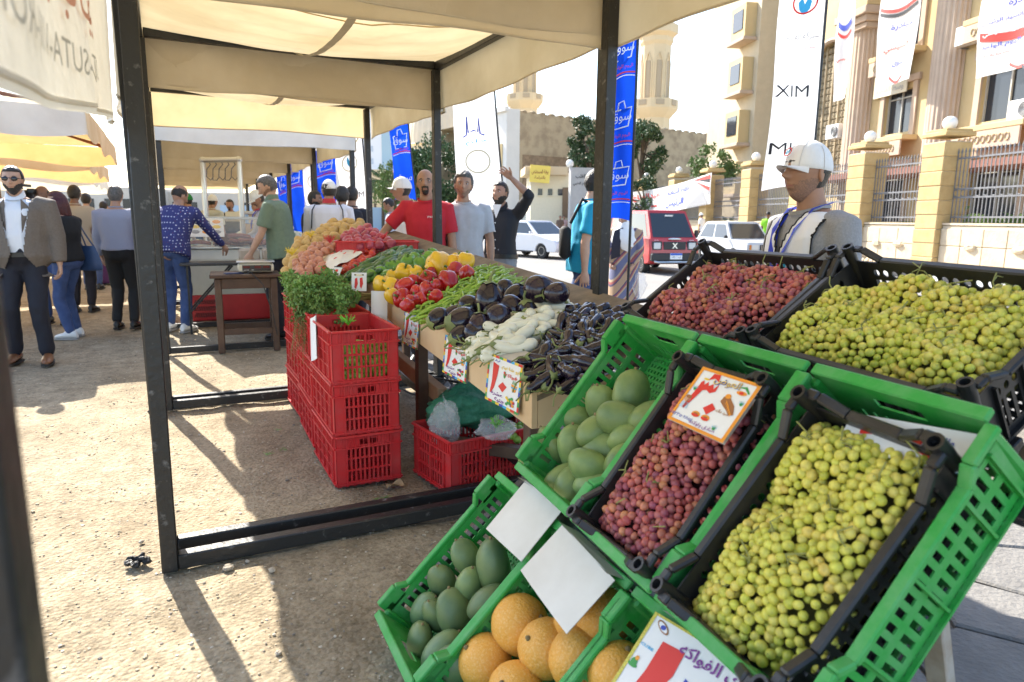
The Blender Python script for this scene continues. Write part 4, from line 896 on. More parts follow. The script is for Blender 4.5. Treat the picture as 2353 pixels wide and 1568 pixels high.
# ------------------------------------------------------------------ red crates
rg = 'red plastic crates stacked by the table'
def rot90(a=0): return rot(0, 0, rad(a))
tops = []
stacks = [(.845, 3.605, 'front', 0, 3), (.87, 4.25, 'middle', -1.5, 3), (.90, 4.90, 'rear', 1, 3)]
lv = ['bottom', 'middle', 'top']
for (x, y, nm, a, n) in stacks:
    for k in range(n): crate('red', .35, .60, .262, f'{lv[k]} red crate of the {nm} stack beside the produce table', (x+rnd(-.006, .006), y+rnd(-.006, .006), .267*k+.002), rot90(a+rnd(-1, 1)) @ (rot(math.pi) if False else Matrix.Identity(3)), rg)
crate('red', .42, .58, .275, 'lone red crate of plastic bags and limes on the ground under the table', (1.41, 3.20, .003), rot90(-82+180))
LIME = mat('lime_skin', (.22, .40, .05), .35, rnd=.2, col2=(.32, .48, .08), scale=8)
lm = MB(); lm.ell((0, 0, 0), (.022, .022, .025), 12, 9); LM = lm.mesh('lime', LIME, True, 180)
random.seed(5)
def in_crate(n, x, y, z, sx, sy, label, group):
    for i in range(n): put('lime', LM, Vector((x+rnd(-sx, sx), y+rnd(-sy, sy), z+rnd(0, .03))), rand_rot(), rnd(.9, 1.2), label, 'lime', group)
in_crate(60, .845, 3.55, .60, .14, .22, 'lime in the top red crate of the front stack', 'limes in the front stack')
for zc in (.555, .59, .625, .66, .695): in_crate(24, .845, 3.352, zc, .13, .012, 'lime against the slots of the front top red crate', 'limes behind the slots')
in_crate(26, 1.58, 3.10, .22, .09, .10, 'lime in the net bag in the lone red crate', 'limes in the lone crate')
tuft('green net end sticking out of the front red crate', 800, 748, 3.5, 0, NETG); tuft('green net end over the limes in the lone crate', 1140, 985, 3.25, 0, NETG)
# bags
CLEAR = mat('clear_polythene', (.85, .86, .88), .15, alpha=.26, spec=.7, bump=.8, bscale=30)
def bag(label, px, py, dep, r, m, seed, cat='bag', name='plastic_bag', sq=(1, 1, 1)):
    k = MB(); k.ell((0, 0, 0), (r*sq[0], r*sq[1], r*sq[2]), 44, 32, None, 0, lambda p: p*(1+.34*nz3(p, 1.9, seed)+.20*abs(nz3(p, 4.5, seed))+.08*abs(nz3(p, 11, seed)))); return tag(k.build(name, m, None, True, 180, CAM+ray(px, py)*dep), label, cat)
bg1 = bag('crumpled clear plastic bag with knotted handles at the left end of the lone red crate', 1022, 975, 3.48, .085, CLEAR, 1, sq=(.8, .8, 1.25))
k = MB(); k.grid(lambda u, v: (-.01+.05*u+.02*math.sin(4*v), .0+.02*math.sin(5*v+u), .02+.17*v-.10*v*v*2*u), 4, 12); k.build('bag_handle', CLEAR, bg1, True, 180)
bag('clear bag of limes in the lone red crate', 1140, 985, 3.3, .07, CLEAR, 3, sq=(1.4, 1, .7))
GNET = mat('green_shade_net', (.02, .16, .085), .6, col2=(.05, .26, .15), scale=40, bump=.4, bscale=60)
bag('crumpled green woven sack behind the lone red crate under the table', 1085, 935, 3.75, .14, GNET, 6, 'sack', 'green_sack', (1.7, 1.0, .75))
# herbs on the rear crates
HERB = mat('herb_leaf', (.11, .23, .04), .55, col2=(.20, .35, .08), scale=12, rnd=.25); HERB2 = mat('dill_leaf', (.09, .18, .035), .6, rnd=.2); HST = mat('herb_stem', (.32, .36, .12), .6, col2=(.30, .20, .09), scale=6, rnd=.2)
def herb(label, p0, p1, seed, feathery=False, droop=.05, spread=.13):
    """a tied bunch: stems from p1 (cut ends) to p0 where the leaves hang"""
    random.seed(seed); p0, p1 = Vector(p0), Vector(p1); o = thing('herb_bunch', label, 'herbs', p1, 0, 'herb bunches on the red crates'); d = p0-p1; fr = frame(d); s_ = MB(); l = MB()
    for q in range(60):
        e = fr @ Vector((rnd(-1, 1)*spread, rnd(-1, 1)*spread*.6, 0)); A = fr @ Vector((rnd(-.018, .018), rnd(-.018, .018), 0)); P = [A, A*1.2+d*.45, d*rnd(.75, .95)+e*.8, d*rnd(.95, 1.12)+e*1.3-Vector((0, 0, droop*rnd(.2, 1)))]
        s_.tube(P, [.0018, .0016, .0012, .0008], 3, 0, False)
        for w in range(34 if not feathery else 30):
            t = rnd(.40, 1.0); i = 1 if t < .6 else 2; a_, b_ = P[i], P[i+1]; c = a_.lerp(b_, rnd(0, 1))+Vector((rnd(-1, 1), rnd(-1, 1), rnd(-1, 1)))*(.020 if not feathery else .018)
            if feathery:
                q2 = Vector((rnd(-1, 1), rnd(-1, 1), rnd(-1, .3))).normalized()*.032; l.add([c, c+q2, c+q2*.5+Vector((.0022, .0022, .001))], [(0, 1, 2)])
            else:
                r_ = rand_rot(); sz = rnd(.005, .010); l.add([c+r_ @ Vector(v)*sz for v in ((-1, -.2, 0), (-.4, -1, .1), (.4, -.9, 0), (1, -.1, .1), (.45, .9, 0), (-.5, .8, .2))], [(0, 1, 2, 3, 4, 5)])
    s_.build('stems', HST, o); l.build('leaves', HERB2 if feathery else HERB, o, False)
zt_ = .83
herb('coriander bunch hanging over the near edge of the rear red crates', (.70, 4.05, zt_+.03), (.98, 4.18, zt_+.05), 1)
herb('coriander bunch on top at the left of the herb pile', (.70, 4.35, zt_+.07), (1.0, 4.38, zt_+.08), 2)
herb('coriander bunch in the middle of the herb pile', (.74, 4.22, zt_+.10), (1.05, 4.22, zt_+.09), 3)
herb('parsley bunch at the back of the herb pile', (.72, 4.72, zt_+.06), (1.02, 4.72, zt_+.07), 4)
herb('parsley bunch on the rear stack nearest the potatoes', (.74, 5.0, zt_+.06), (1.04, 5.0, zt_+.07), 5)
herb('dill bunch drooping down the side of the red crates', (.68, 4.12, zt_-.02), (.92, 4.45, zt_+.08), 6, True, .35, .06)
herb('dill bunch across the top of the herb pile', (.72, 4.55, zt_+.10), (1.03, 4.6, zt_+.11), 7, True, .12, .08)
herb('coriander bunch with its pale stems towards the price card', (.84, 4.0, zt_+.06), (1.10, 4.05, zt_+.05), 8)
herb('thin herb bunch at the right of the pile beside the plywood board', (.86, 4.38, zt_+.12), (1.12, 4.35, zt_+.08), 9)
herb('herb bunch spread over the middle red stack', (.78, 4.48, zt_+.05), (1.06, 4.5, zt_+.05), 10)
print('produce', time.time()-T0)
# ------------------------------------------------------------------ price cards
class Card:
    """flat card: x right, y up, z out of the printed face"""
    def __init__(s, label, c, x, y, w, h, back=PAPERB, t=.004, mat_=PAPER, name='price_card', group=None, curl=0.0):
        x = Vector(x).normalized(); y = (Vector(y)-x*Vector(y).dot(x)).normalized(); z = x.cross(y)
        s.R = Matrix((x, y, z)).transposed(); s.w, s.h = w, h; s.curl = curl
        s.o = thing(name, label, 'card', c, 0, group, s.R)
        m = MB()
        for k, q in ((0, 0.0), (1, -t)): m.grid((lambda u, v, q=q: s.p((u-.5)*w, (v-.5)*h, q)), 10, 8, k)
        m.build('sheet', [mat_, back], s.o, True, 60)
    def p(s, x, y, z=0.0): return (x, y, z+s.curl*(x/s.w*2)**2)
    def poly(s, pts, m, z=.0012, name='print'):
        k = MB(); k.add([s.p(x*s.w/2, y*s.h/2, z) for x, y in pts], [tuple(range(len(pts)))]); return k.build(name, m, s.o, False)
    def disc(s, x, y, rx, ry, m, z=.0012, n=14, name='print', a=0.0): return s.poly([(x+rx*math.cos(t_)*math.cos(a)-ry*math.sin(t_)*math.sin(a)*s.h/s.w, y+rx*math.cos(t_)*math.sin(a)*s.w/s.h+ry*math.sin(t_)*math.cos(a)) for t_ in [2*math.pi*i/n for i in range(n)]], m, z, name)
    def text(s, body, x, y, h, m, width=None, bold=.02, a=0.0, z=.0016): return lettering('lettering', body, h, m, s.o, (x*s.w/2, y*s.h/2, z), Matrix.Rotation(a, 3, 'Z'), width, bold)
def ten_card(label, c, tilt, yaw=0.0, w=.155, h=.195, seed=0):
    x = Vector((math.sin(yaw), -math.cos(yaw), 0)); y = Vector((tilt, 0, 1)); C = Card(label, c, x, y, w, h, group='ten pound price cards'); random.seed(seed)
    n = 9; cols = [INKC, INKY, INKR, INKG, INKY, INKB]
    for side in range(4):
        for k in range(n):
            a, b = -1+2*k/n, -1+2*(k+1)/n; m = cols[(k+side) % 6]; e = .90
            q = [(a, 1), (b, 1), (b, e), (a, e)]
            C.poly([(p[0], p[1]) if side == 0 else (p[0], -p[1]) if side == 1 else (p[1], p[0]*.9) if side == 2 else (-p[1], p[0]*.9) for p in q], m, .0011, 'border_chip')
    C.poly([(-.66, .70), (-.30, .62), (-.36, .2), (-.50, -.35), (-.66, -.62), (-.74, -.60), (-.66, -.1)], INKR, name='numeral_one')
    C.poly([(-.02, .02), (.24, -.12), (.02, -.40), (-.26, -.22)], INKR, name='numeral_zero')
    C.text('ابو شاهيم', .38, .62, h*.11, INKY, w*.52); C.text('فواكه', .42, .36, h*.09, INKR, w*.36); C.text('عشره', -.30, -.58, h*.10, INKV, w*.36); C.text('جنيه', -.12, -.80, h*.10, INKV, w*.30); C.text('بـ', -.42, .80, h*.07, INKB, w*.16)
    C.disc(.06, .34, .07, .15, INKG); C.disc(.04, .42, .05, .06, INKR, .0015)
    C.poly([(.48, .1), (.82, .08), (.74, -.18), (.56, -.2)], INKO); C.poly([(.46, .0), (.84, .0), (.76, -.06), (.52, -.06)], INKC, .0016)
    for q in range(3): C.poly([(.54+.09*q, .12), (.59+.09*q, .32), (.60+.09*q, .12)], INKG, .0016)
    for q in range(14): C.disc(.50+rnd(-.22, .22), -.62+rnd(-.16, .16), .075, .062, random.choice([INKR, INKO, INKY, INKG, INKV]), .0012+.0001*q)
    return C
fx_ = lambda px, py, dx=-.006: onx(px, py, edge(2.6)+dx)
ten_card('ten pound card on the board in front of the chillies', onx(944, 758, edge(3.4)-.014), .10, .02, .235, .178, seed=1)
ten_card('ten pound card on the board in front of the black aubergines', onx(1046, 824, edge(2.8)-.014), .10, .02, .265, .175, seed=2)
ten_card('ten pound card at the corner of the board in front of the white aubergines', onx(1156, 880, edge(2.3)-.018), .10, .04, .268, .185, seed=3)
for (px, py, y) in ((943, 757, 3.6), (1046, 827, 2.9), (1156, 880, 2.4)):
    c = onx(px, py, edge(y)-.012); Card('bare folded back of the card above, bent onto the heap'+(' by the chillies' if y == 3.6 else ' by the black aubergines' if y == 2.9 else ' at the board corner'), c+Vector((.05, 0, .105)), (0, -1, .0), (.9, 0, .25), .14, .09, PAPERB, .003, PAPERB, 'card_flap', 'folded card flaps')
# small double price card standing in the peppers
C = Card('small white card with two red numerals stuck in the herbs', tab(825, 648, .12), (math.cos(-.5), math.sin(-.5), 0), (.1, .1, 1), .09, .11)
C.poly([(-.55, .35), (-.25, .45), (-.15, -.2), (-.4, -.8), (-.62, -.6)], INKR); C.poly([(.1, .4), (.45, .5), (.55, -.2), (.3, -.75), (.12, -.5)], INKR); C.disc(-.5, .75, .16, .08, INKK); C.disc(.5, .75, .16, .08, INKK); C.text('ملوخيه', 0, .74, .012, INKY, .045)
C = Card('dark edged price card lying by the cucumbers', tab(772, 627, .09), (math.cos(-.9), math.sin(-.9), 0), (.3, .3, .6), .07, .10)
C.poly([(-.4, .5), (.3, .5), (.2, -.6), (-.3, -.5)], INKR); C.poly([(-1, 1), (1, 1), (1, .85), (-1, .85)], INKK)
# curved cards on the red crates
C = Card('white curled card hung over the front red crate, towards the table', CAM+ray(868, 715)*3.95, (.75, -.6, 0), (0, .1, 1), .10, .23, curl=-.02)
C = Card('long white card hung slantwise on the side of the red crates', onx(725, 775, .665), (.15, -.9, .45), (.1, .45, .9), .095, .24, PAPER, curl=.012)
C = Card('white card standing behind the herbs near the scale', CAM+ray(668, 650)*4.9, (.8, -.6, 0), (0, .1, 1), .07, .16)
def quad_card(label, T, h, q, **kw):
    P = [T.at(px, py, h) for px, py in q]; x = (P[1]-P[0]+P[2]-P[3])/2; y = (P[0]-P[3]+P[1]-P[2])/2; return Card(label, sum(P, Vector())/4, x, y, x.length, y.length, **kw)
# thirty card
C = quad_card('thirty pound card with orange border on the red grapes', MID, .215, ((1613, 843), (1750, 884), (1664, 1022), (1537, 962)), t=.006)
e = .90
for q in ([(-1, 1), (1, 1), (1, e), (-1, e)], [(-1, -1), (1, -1), (1, -e), (-1, -e)], [(-1, -e), (-e, -e), (-e, e), (-1, e)], [(1, -e), (e, -e), (e, e), (1, e)]): C.poly(q, INKO, .0012, 'border')
C.poly([(-.66, .58), (-.58, .44), (-.50, .58), (-.42, .44), (-.32, .56), (-.22, .40), (-.14, .60), (-.12, .34), (-.26, .24), (-.40, .30), (-.52, .26), (-.60, -.05), (-.72, -.50), (-.80, -.46), (-.74, .10), (-.72, .50)], INKR, name='numeral_three'); C.poly([(.02, -.02), (.22, -.16), (.06, -.42), (-.16, -.26)], INKR, name='numeral_zero')
C.text('العوض', .08, .70, C.h*.15, INKB, C.w*.42, .03); C.text('العوض', .075, .71, C.h*.15, INKY, C.w*.42, .0, 0, .0022); C.poly([(-.55, .62), (-.5, .88), (-.28, .9), (-.2, .66), (-.38, .74)], INKR)
C.disc(-.62, .64, .10, .035, INKY); C.disc(.62, .56, .16, .07, INKO); C.disc(.62, .56, .07, .05, INKR, .0016); C.poly([(.42, .70), (.66, .80), (.84, .62), (.82, .58), (.64, .72)], INKG)
C.poly([(.22, .30), (.34, .42), (.44, .30), (.66, .12), (.78, -.14), (.66, -.20), (.52, -.08), (.34, .02), (.20, .12)], INKBR, name='tiger'); C.disc(.33, .34, .09, .08, INKO, .0016); 
for q in range(6): C.poly([(.36+.06*q, .22-.06*q), (.42+.06*q, .16-.06*q), (.40+.06*q, .06-.06*q)], INKO, .0017)
C.text('سيد ملك', .46, -.18, C.h*.07, INKBR, C.w*.2)
for hx_, hy_ in ((-.78, .22), (.80, .24), (.52, -.72)):
    C.disc(hx_, hy_, .05, .05, INKG, .0014)
    for q in range(5): C.poly([(hx_-.07+.03*q, hy_+.02), (hx_-.09+.042*q, hy_+.14-.015*abs(q-2)), (hx_-.05+.03*q, hy_+.02)], INKG if q % 2 else INKC, .0015)
C.disc(-.78, -.16, .10, .13, mat('photo_skin_tone', (.62, .36, .24), .6)); C.disc(-.78, -.08, .10, .06, INKBR, .0016); C.poly([(-.90, -.28), (-.66, -.28), (-.62, -.48), (-.92, -.48)], mat('photo_pale_blue', (.45, .58, .70), .6))
for hx_ in (-.24, .10): C.disc(hx_, -.52, .14, .10, INKO); C.disc(hx_, -.56, .13, .045, INKR, .0016); C.disc(hx_, -.50, .08, .02, INKBR, .0018)
C.text('٠١١٢٣٥٠٢٨٥١', -.62, -.74, C.h*.055, INKB, C.w*.40, .01); C.text('صادق واولاده', .16, -.80, C.h*.08, INKV, C.w*.44, .01)
# yellow bordered card at the bottom edge
C = quad_card('white price card with glittering yellow border at the bottom edge', LOW, .20, ((1522, 1402), (1775, 1585), (1640, 1790), (1372, 1602)), t=.005)
for q in ([(-1, 1), (1, 1), (1, .95), (-1, .95)], [(-1, -1), (-.94, -1), (-.94, .95), (-1, .95)], [(1, -1), (.94, -1), (.94, .95), (1, .95)]): C.poly(q, mat('yellow_glitter', (.55, .48, .04), .35, var=.4, scale=300), .0012, 'border')
C.poly([(-.62, .56), (-.22, .60), (-.20, .1), (-.34, -.55), (-.55, -.9), (-.70, -.9), (-.62, -.1)], INKR, name='numeral_one')
C.disc(-.74, .80, .14, .085, INKBR, .0013, 16, 'eye_outline', -.4); C.disc(-.74, .80, .11, .06, INKW, .0016, 16, 'eye_white', -.4); C.disc(-.73, .795, .05, .05, INKB, .0019)
C.text('ملك الفواكه', .30, .62, C.h*.16, INKV, C.w*.62, .02); C.poly([(-.02, .2), (.6, .0), (.58, -.08), (-.02, .12)], INKB); C.disc(.7, .1, .12, .05, INKBR); C.disc(.7, .1, .06, .04, INKB, .0016)
C.disc(-.86, -.1, .06, .10, INKG); C.disc(-.84, .0, .035, .05, INKO, .0015); C.disc(-.86, -.16, .09, .05, INKG, .0014); C.text('CUBE', -.80, .30, C.h*.03, INKC, C.w*.12)
# two blank folded cards
CARDW = mat('plain_card', (.74, .72, .66), .6, col2=(.66, .63, .56), scale=7, rnd=.05, bump=.05)
CA = quad_card('blank white folded card on the dusky mango crate', LOW, .205, ((1187, 1096), (1282, 1162), (1205, 1292), (1130, 1222)), mat_=CARDW, t=.002, curl=-.006)
CB = quad_card('blank cream folded card over the cantaloupes', LOW, .215, ((1283, 1198), (1394, 1318), (1310, 1467), (1197, 1312)), mat_=CARDW, t=.002, curl=-.008)
# card tucked behind the near black crate
C = quad_card('blue edged card with big red lettering tucked behind the near black crate', MID, .15, ((1890, 955), (2235, 1020), (2225, 1068), (1995, 1020)), t=.003, back=INKC)
C.poly([(-.75, .5), (-.35, .75), (-.30, .1), (-.7, -.1)], INKR); C.poly([(-.2, .55), (.35, .2), (.3, -.05), (-.2, .3)], INKR); C.poly([(-.1, -.1), (.1, -.05), (.62, -.45), (.6, -.7), (.2, -.35)], INKR); C.text('ملك الفواكه', .45, .3, C.h*.22, INKB, C.w*.3)

def flap(label, pts, m):
    k = MB(); k.add([T.at(px, py, h) for T, px, py, h in pts], [tuple(range(len(pts)))]); o = k.build('card_flap', m, None, False); return tag(o, label, 'card', 'folded card flaps')
flap('grey underside flap of the blank card by the mangoes', [(LOW, 1188, 1096, .204), (LOW, 1282, 1162, .204), (LOW, 1300, 1165, .18), (LOW, 1245, 1118, .18)], PAPERB)
flap('grey underside flap of the blank card over the cantaloupes', [(LOW, 1284, 1199, .214), (LOW, 1394, 1318, .214), (LOW, 1448, 1337, .18), (LOW, 1330, 1222, .18)], PAPERB)
flap('folded back flap of the yellow bordered card', [(LOW, 1522, 1402, .199), (LOW, 1775, 1585, .199), (LOW, 1800, 1580, .18), (LOW, 1640, 1440, .18)], PAPERB)
# ------------------------------------------------------------------ behind the produce table: scale on a stool, folding table, display case, rack, sacks
t = thing('wooden_stool', 'dark wooden side table carrying the weighing scale', 'table', (.68, 7.45, 0), rad(-4))
for sx in (-1, 1):
    for sy in (-1, 1): MB().box((sx*.26, sy*.20, .37), (.062, .062, .74), None, 0, .006).build('leg', WOOD, t)
MB().box((0, 0, .765), (.66, .52, .035), None, 0, .006).build('top', WOOD, t)
for sy in (-1, 1): MB().box((0, sy*.20, .69), (.46, .025, .10), None, 0, .003).build('apron', WOOD, t); MB().box((0, sy*.20, .21), (.46, .03, .06), None, 0, .003).build('stretcher', WOOD, t)
for sx in (-1, 1): MB().box((sx*.26, 0, .28), (.03, .34, .06), None, 0, .003).build('stretcher', WOOD, t)
CREAMP = mat('cream_plastic', (.62, .58, .46), .45, var=.06, scale=4)
t = thing('weighing_scale', 'cream electronic scale on the dark wooden side table', 'scale', (.78, 7.40, .785), rad(-6))
MB().box((0, 0, .055), (.34, .30, .075), None, 0, .012).build('body', CREAMP, t); MB().box((0, .0, .115), (.36, .30, .014), None, 0, .005).build('weighing_plate', CHROME, t)
k = MB(); k.box((0, 0, .099), (.28, .22, .02)); k.build('plate_support', CREAMP, t)
pl = MB().box((.01, -.1525, .055), (.27, .006, .058), None, 0, .002).build('display_panel', mat('dark_panel', (.02, .018, .02), .3), t)
for x in (-.085, .02, .10): MB().box((x, -.1565, .066), (.062, .003, .022)).build('readout', mat('red_readout', (.10, .008, .008), .2), pl)
lettering('lettering', 'ACOM', .012, INKW, pl, (-.09, -.1575, .035), rot(math.pi/2), .045); lettering('lettering', 'TC', .014, INKW, pl, (-.03, -.1575, .036), rot(math.pi/2), .02)
k = MB(); k.tube([(-.15, -.1, .03), (-.05, -.2, .02), (.06, -.30, -.1), (.14, -.26, -.4), (.17, -.2, -.62)], .005, 6); k.build('power_cord', mat('black_cable', (.02, .02, .02), .5), t)
k = MB(); k.box((0, 0, 0), (.17, .10, .012), None, 0, .004); tag(k.build('notebook', mat('navy_cover', (.03, .05, .14), .5), None, True, 38, (.56, 7.30, .7905), rad(10)), 'small navy notebook beside the weighing scale', 'notebook')
k = MB(); k.grid(lambda u, v: (u*.20, v*.14, .002*math.sin(6*u)), 6, 3); tag(k.build('paper_sheet', PAPER, None, True, 60, (.50, 7.30, .7845), rad(-8)), 'white paper sheet under the navy notebook', 'paper')
# folding table
t = thing('folding_table', 'black topped folding table with crossed black legs', 'table', (.78, 8.75, 0), rad(-3))
MB().box((0, 0, .80), (1.35, .48, .03), None, 0, .008).build('top', mat('dark_laminate', (.035, .034, .033), .5, var=.3, scale=8), t)
for sx in (-1, 1):
    for sy in (-1, 1): MB().bar((sx*.60, sy*.19, 0), (sx*.60, sy*.19, .79), .022).build('leg', STEEL, t)
    MB().bar((sx*.60, -.19, .25), (sx*.60, .19, .25), .02).build('leg_tie', STEEL, t)
    for sy in (-1, 1): MB().bar((sx*.60, sy*.19, .25), (sx*.12, sy*.19, .78), .02).build('brace', STEEL, t)
# refrigerated display case
t = thing('display_case', 'glass fronted refrigerated display case on a red and cream base', 'display case', (.74, 9.95, 0), rad(-4))
MB().box((0, 0, .17), (1.12, .70, .34), None, 0, .015).build('red_base', mat('red_enamel', (.50, .02, .02), .35, var=.08), t)
vp = MB()
for i in range(3):
    for j in range(16): vp.box((-.50+i*.0, -.356, .07+i*.09), (.001, .001, .001)) if False else vp.box((-.46+.021*j, -.3525, .08+.085*i), (.010, .006, .060), rot(0, rad(20)))
vp.build('vent_grille', mat('dark_vent', (.05, .008, .008), .6), t)
k = MB(); k.prism([(-.34, .34), (.34, .34), (.34, .92), (-.30, .92), (-.37, .80), (-.37, .42)], -.58, .58, 0, Matrix(((0, 0, 1), (1, 0, 0), (0, 1, 0)))); k.build('cream_body', mat('cream_enamel', (.62, .60, .50), .4, var=.05), t, True, 30)
MB().box((0, .1, 1.32), (1.14, .34, .04), None, 0, .008).build('glass_roof', mat('frosted_top', (.75, .78, .76), .2, alpha=.6), t)
k = MB(); prof = [(-.36, .93), (-.35, 1.05), (-.30, 1.18), (-.20, 1.28), (-.06, 1.325)]
k.grid(lambda u, v: (-.55+1.10*u, np.interp(v*4, range(5), [p[0] for p in prof]), np.interp(v*4, range(5), [p[1] for p in prof])), 2, 12); k.build('curved_glass', GLASS, t, True, 60)
for sx in (-1, 1):
    k = MB(); k.add([(sx*.555, y, z) for y, z in prof+[(.30, 1.32), (.30, .93)]], [tuple(range(7))]); k.build('side_glass', GLASS, t, False)
    k = MB(); k.tube([(sx*.555, y, z) for y, z in prof], .014, 6); k.build('glass_frame', mat('white_frame', (.70, .71, .70), .4), t); MB().bar((sx*.50, -.10, 1.31), (sx*.42, .28, .95), .03, .06).build('glass_stay', mat('white_frame', (.70, .71, .70), .4), t)
MB().box((0, -.02, .945), (1.08, .60, .02)).build('tray', CHROME, t)
SAUS = mat('smoked_meat', (.28, .09, .05), .4, col2=(.42, .20, .13), scale=6, rnd=.3)
random.seed(31)
for i in range(16): put('sausage', tubeveg('sausage', SAUS, rnd(.18, .28), .028, .026, rnd(-.08, .08), 9), Vector((.74+rnd(-.4, .4), 9.93+rnd(-.2, .15), .985+.05*(i % 3))), rot(0, math.pi/2, rnd(-.5, .5)), 1, 'wrapped sausage lying in the glass display case', 'sausage', 'sausages in the display case')
C = Card('picture menu of dishes leaning on the glass of the display case', (.45, 9.72, 1.20), (1, -.05, 0), (0, .75, .62), .42, .36, PAPER, .004)
for i in range(3):
    for j in range(3): C.disc(-.6+.6*i, .62-.55*j, .24, .20, [INKO, INKY, INKGR, INKBR][(i*2+j) % 4])
# steel rack with hooks
t = thing('hook_rack', 'stainless steel rack with meat hooks behind the display case', 'rack', (.66, 10.55, .9), rad(-4))
for x in (-.16, .30): k = MB(); k.tube([(x, .0 if x < 0 else -.35, 0), (x, .0 if x < 0 else -.35, 1.20)], .035, 12); k.build('upright', CHROME, t)
k = MB(); k.tube([(-.16, 0, 1.20), (.30, -.35, 1.20)], .036, 12); k.build('top_bar', CHROME, t)
for p in ((-.16, 0), (.30, -.35)): k = MB(); k.ell((p[0], p[1], 1.20), (.045, .045, .045), 12, 9); k.build('ball_joint', CHROME, t)
for i in range(5):
    k = MB(); u = .15+.17*i; bx, by = -.16+.46*u, -.35*u; k.tube([(bx, by, 1.20), (bx+.03, by, 1.14), (bx-.02, by, 1.08), (bx-.03, by, .98-.05*(i % 2)), (bx+.02, by, .93), (bx+.05, by, .97)], .008, 6); k.build('hook', IRON, t)
# goods further back
SACKG = mat('green_white_sack', (.62, .64, .56), .6, col2=(.12, .32, .16), scale=16, sharp=(.52, .60), bump=.3)
for i, (x, y, z, lb) in enumerate(((1.65, 12.4, 1.16, 'green printed white sack on top behind the scale'), (1.85, 12.2, 1.0, 'green printed white sack under the topmost one'), (1.3, 12.5, 1.0, 'green printed white sack nearest the steel rack'), (.30, 10.9, .9, 'green printed sack seen under the bending man'))):
    k = MB(); k.ell((0, 0, 0), (.34, .22, .12), 22, 14, None, 0, lambda p: p*(1+.15*nz3(p, 1.5, i*4)+.05*nz3(p, 4, i))); tag(k.build('grain_sack', SACKG, None, True, 180, (x, y, z), rnd(-.3, .3)), lb, 'sack', 'green printed sacks')
t = thing('carton', 'brown carton with black handwriting below the rear scale', 'carton', (1.28, 11.3, .93), rad(-8)); MB().box((0, 0, .15), (.42, .32, .30), None, 0, .004).build('box', mat('brown_carton', (.52, .38, .24), .7, var=.08), t)
lettering('lettering', 'الزهر', .08, INKK, t, (0, -.164, .16), rot(math.pi/2), .24)
t = thing('rear_scale', 'flat steel scale on a pillar above the brown carton', 'scale', (1.2, 11.5, 1.24)); MB().box((0, 0, .16), (.42, .34, .05), None, 0, .01).build('weighing_plate', CHROME, t); MB().box((0, 0, .07), (.10, .08, .14), None, 0, .005).build('pillar', CREAMP, t); k = MB(); k.box((-.28, -.2, .10), (.24, .12, .10), rot(rad(-40)), 0, .006); k.build('display_head', CREAMP, t); MB().box((-.28, -.235, .135), (.18, .01, .06), rot(rad(-40))).build('display_panel', mat('dark_panel', (.02, .018, .02), .3), t)
t = thing('back_counter', 'low counter of boards behind the weighing scale', 'counter', (1.75, 9.95, 0), rad(-3)); MB().box((0, 0, .84), (.6, 1.9, .04), None, 0, .005).build('top', RAWWOOD, t)
for x in (-.26, .26):
    for y in (-.85, .85): MB().box((x, y, .41), (.05, .05, .82)).build('leg', WOOD, t)
for i, (x, y, w_, lb) in enumerate(((1.17, 8.73, .34, 'wrapped parcel of flat bread nearest the scale'), (.86, 8.75, .24, 'shorter wrapped parcel left of the flat bread'), )):
    k = MB(); k.box((0, 0, .075), (w_, .26, .15), None, 0, .02); tag(k.build('wrapped_parcel', mat('film_wrapped_carton', (.48, .36, .25), .3, col2=(.56, .46, .36), scale=9), None, True, 38, (x, y, .817), rad(-6)), lb, 'parcel', 'wrapped parcels')
for i, (x, y, lb) in enumerate(((1.66, 9.5, 'round brown loaf behind the parcels'), (1.62, 9.85, 'round loaf nearest the display case'), (1.8, 10.2, 'flat pale loaf at the back of the counter'))):
    k = MB(); k.ell((0, 0, 0), (.14, .12, .055), 16, 9, None, 0, lambda p: p*(1+.06*nz3(p, 2, i))); tag(k.build('bread_loaf', mat('bread_crust', (.45, .22, .09), .6, col2=(.56, .34, .17), scale=9), None, True, 180, (x, y, .93)), lb, 'bread', 'loaves on the counter')
# stones, tar lump and litter on the ground
STONE = mat('pale_stone', (.42, .36, .28), .9, var=.15, scale=12, bump=.4, rnd=.25)
def rock(r, seed, sq=.6):
    k = MB(); k.ell((0, 0, 0), (r, r*.8, r*sq), 9, 6, None, 0, lambda p: p*(1+.35*nz3(p, 1.4, seed))); return k
for i, (px, py, r, lb) in enumerate(((523, 1305, .022, 'largest pale stone beside the doubled base beam'), (625, 1310, .016, 'pale stone right of the largest one near the beam'), (627, 1340, .012, 'small stone below the beam in the shade edge'), (568, 1290, .010, 'flat stone touching the base beam'), (325, 1245, .012, 'stone left of the doubled post foot'), (495, 1225, .010, 'small stone inside the stall near the beam'), (580, 1213, .010, 'stone at the shadow edge inside the stall'), (640, 1500, .012, 'lone stone in the shaded ground at the bottom'), (405, 1160, .010, 'stone in the sunlit sand inside the stall'), (440, 1480, .009, 'white chip in the sunlit sand at the bottom'))):
    p = onz(px, py, r*.3); tag(rock(r, i*2.3).build('stone', STONE, None, False, 38, p, rnd(0, 6)), lb, 'stone', 'loose stones')
k = MB()
for i in range(20): k.ell((rnd(-.045, .045), rnd(-.028, .028), rnd(0, .018)), (rnd(.008, .02), rnd(.008, .018), rnd(.006, .014)), 7, 5, None, 0, lambda p: p*(1+.4*nz3(p, 2, i)))
tag(k.build('tar_lump', mat('black_tar', (.012, .012, .012), .45, bump=.5, bscale=60), None, False, 38, onz(315, 1293, .01)), 'black crumbly tar lump beside the doubled post foot', 'tar lump')
k = MB()
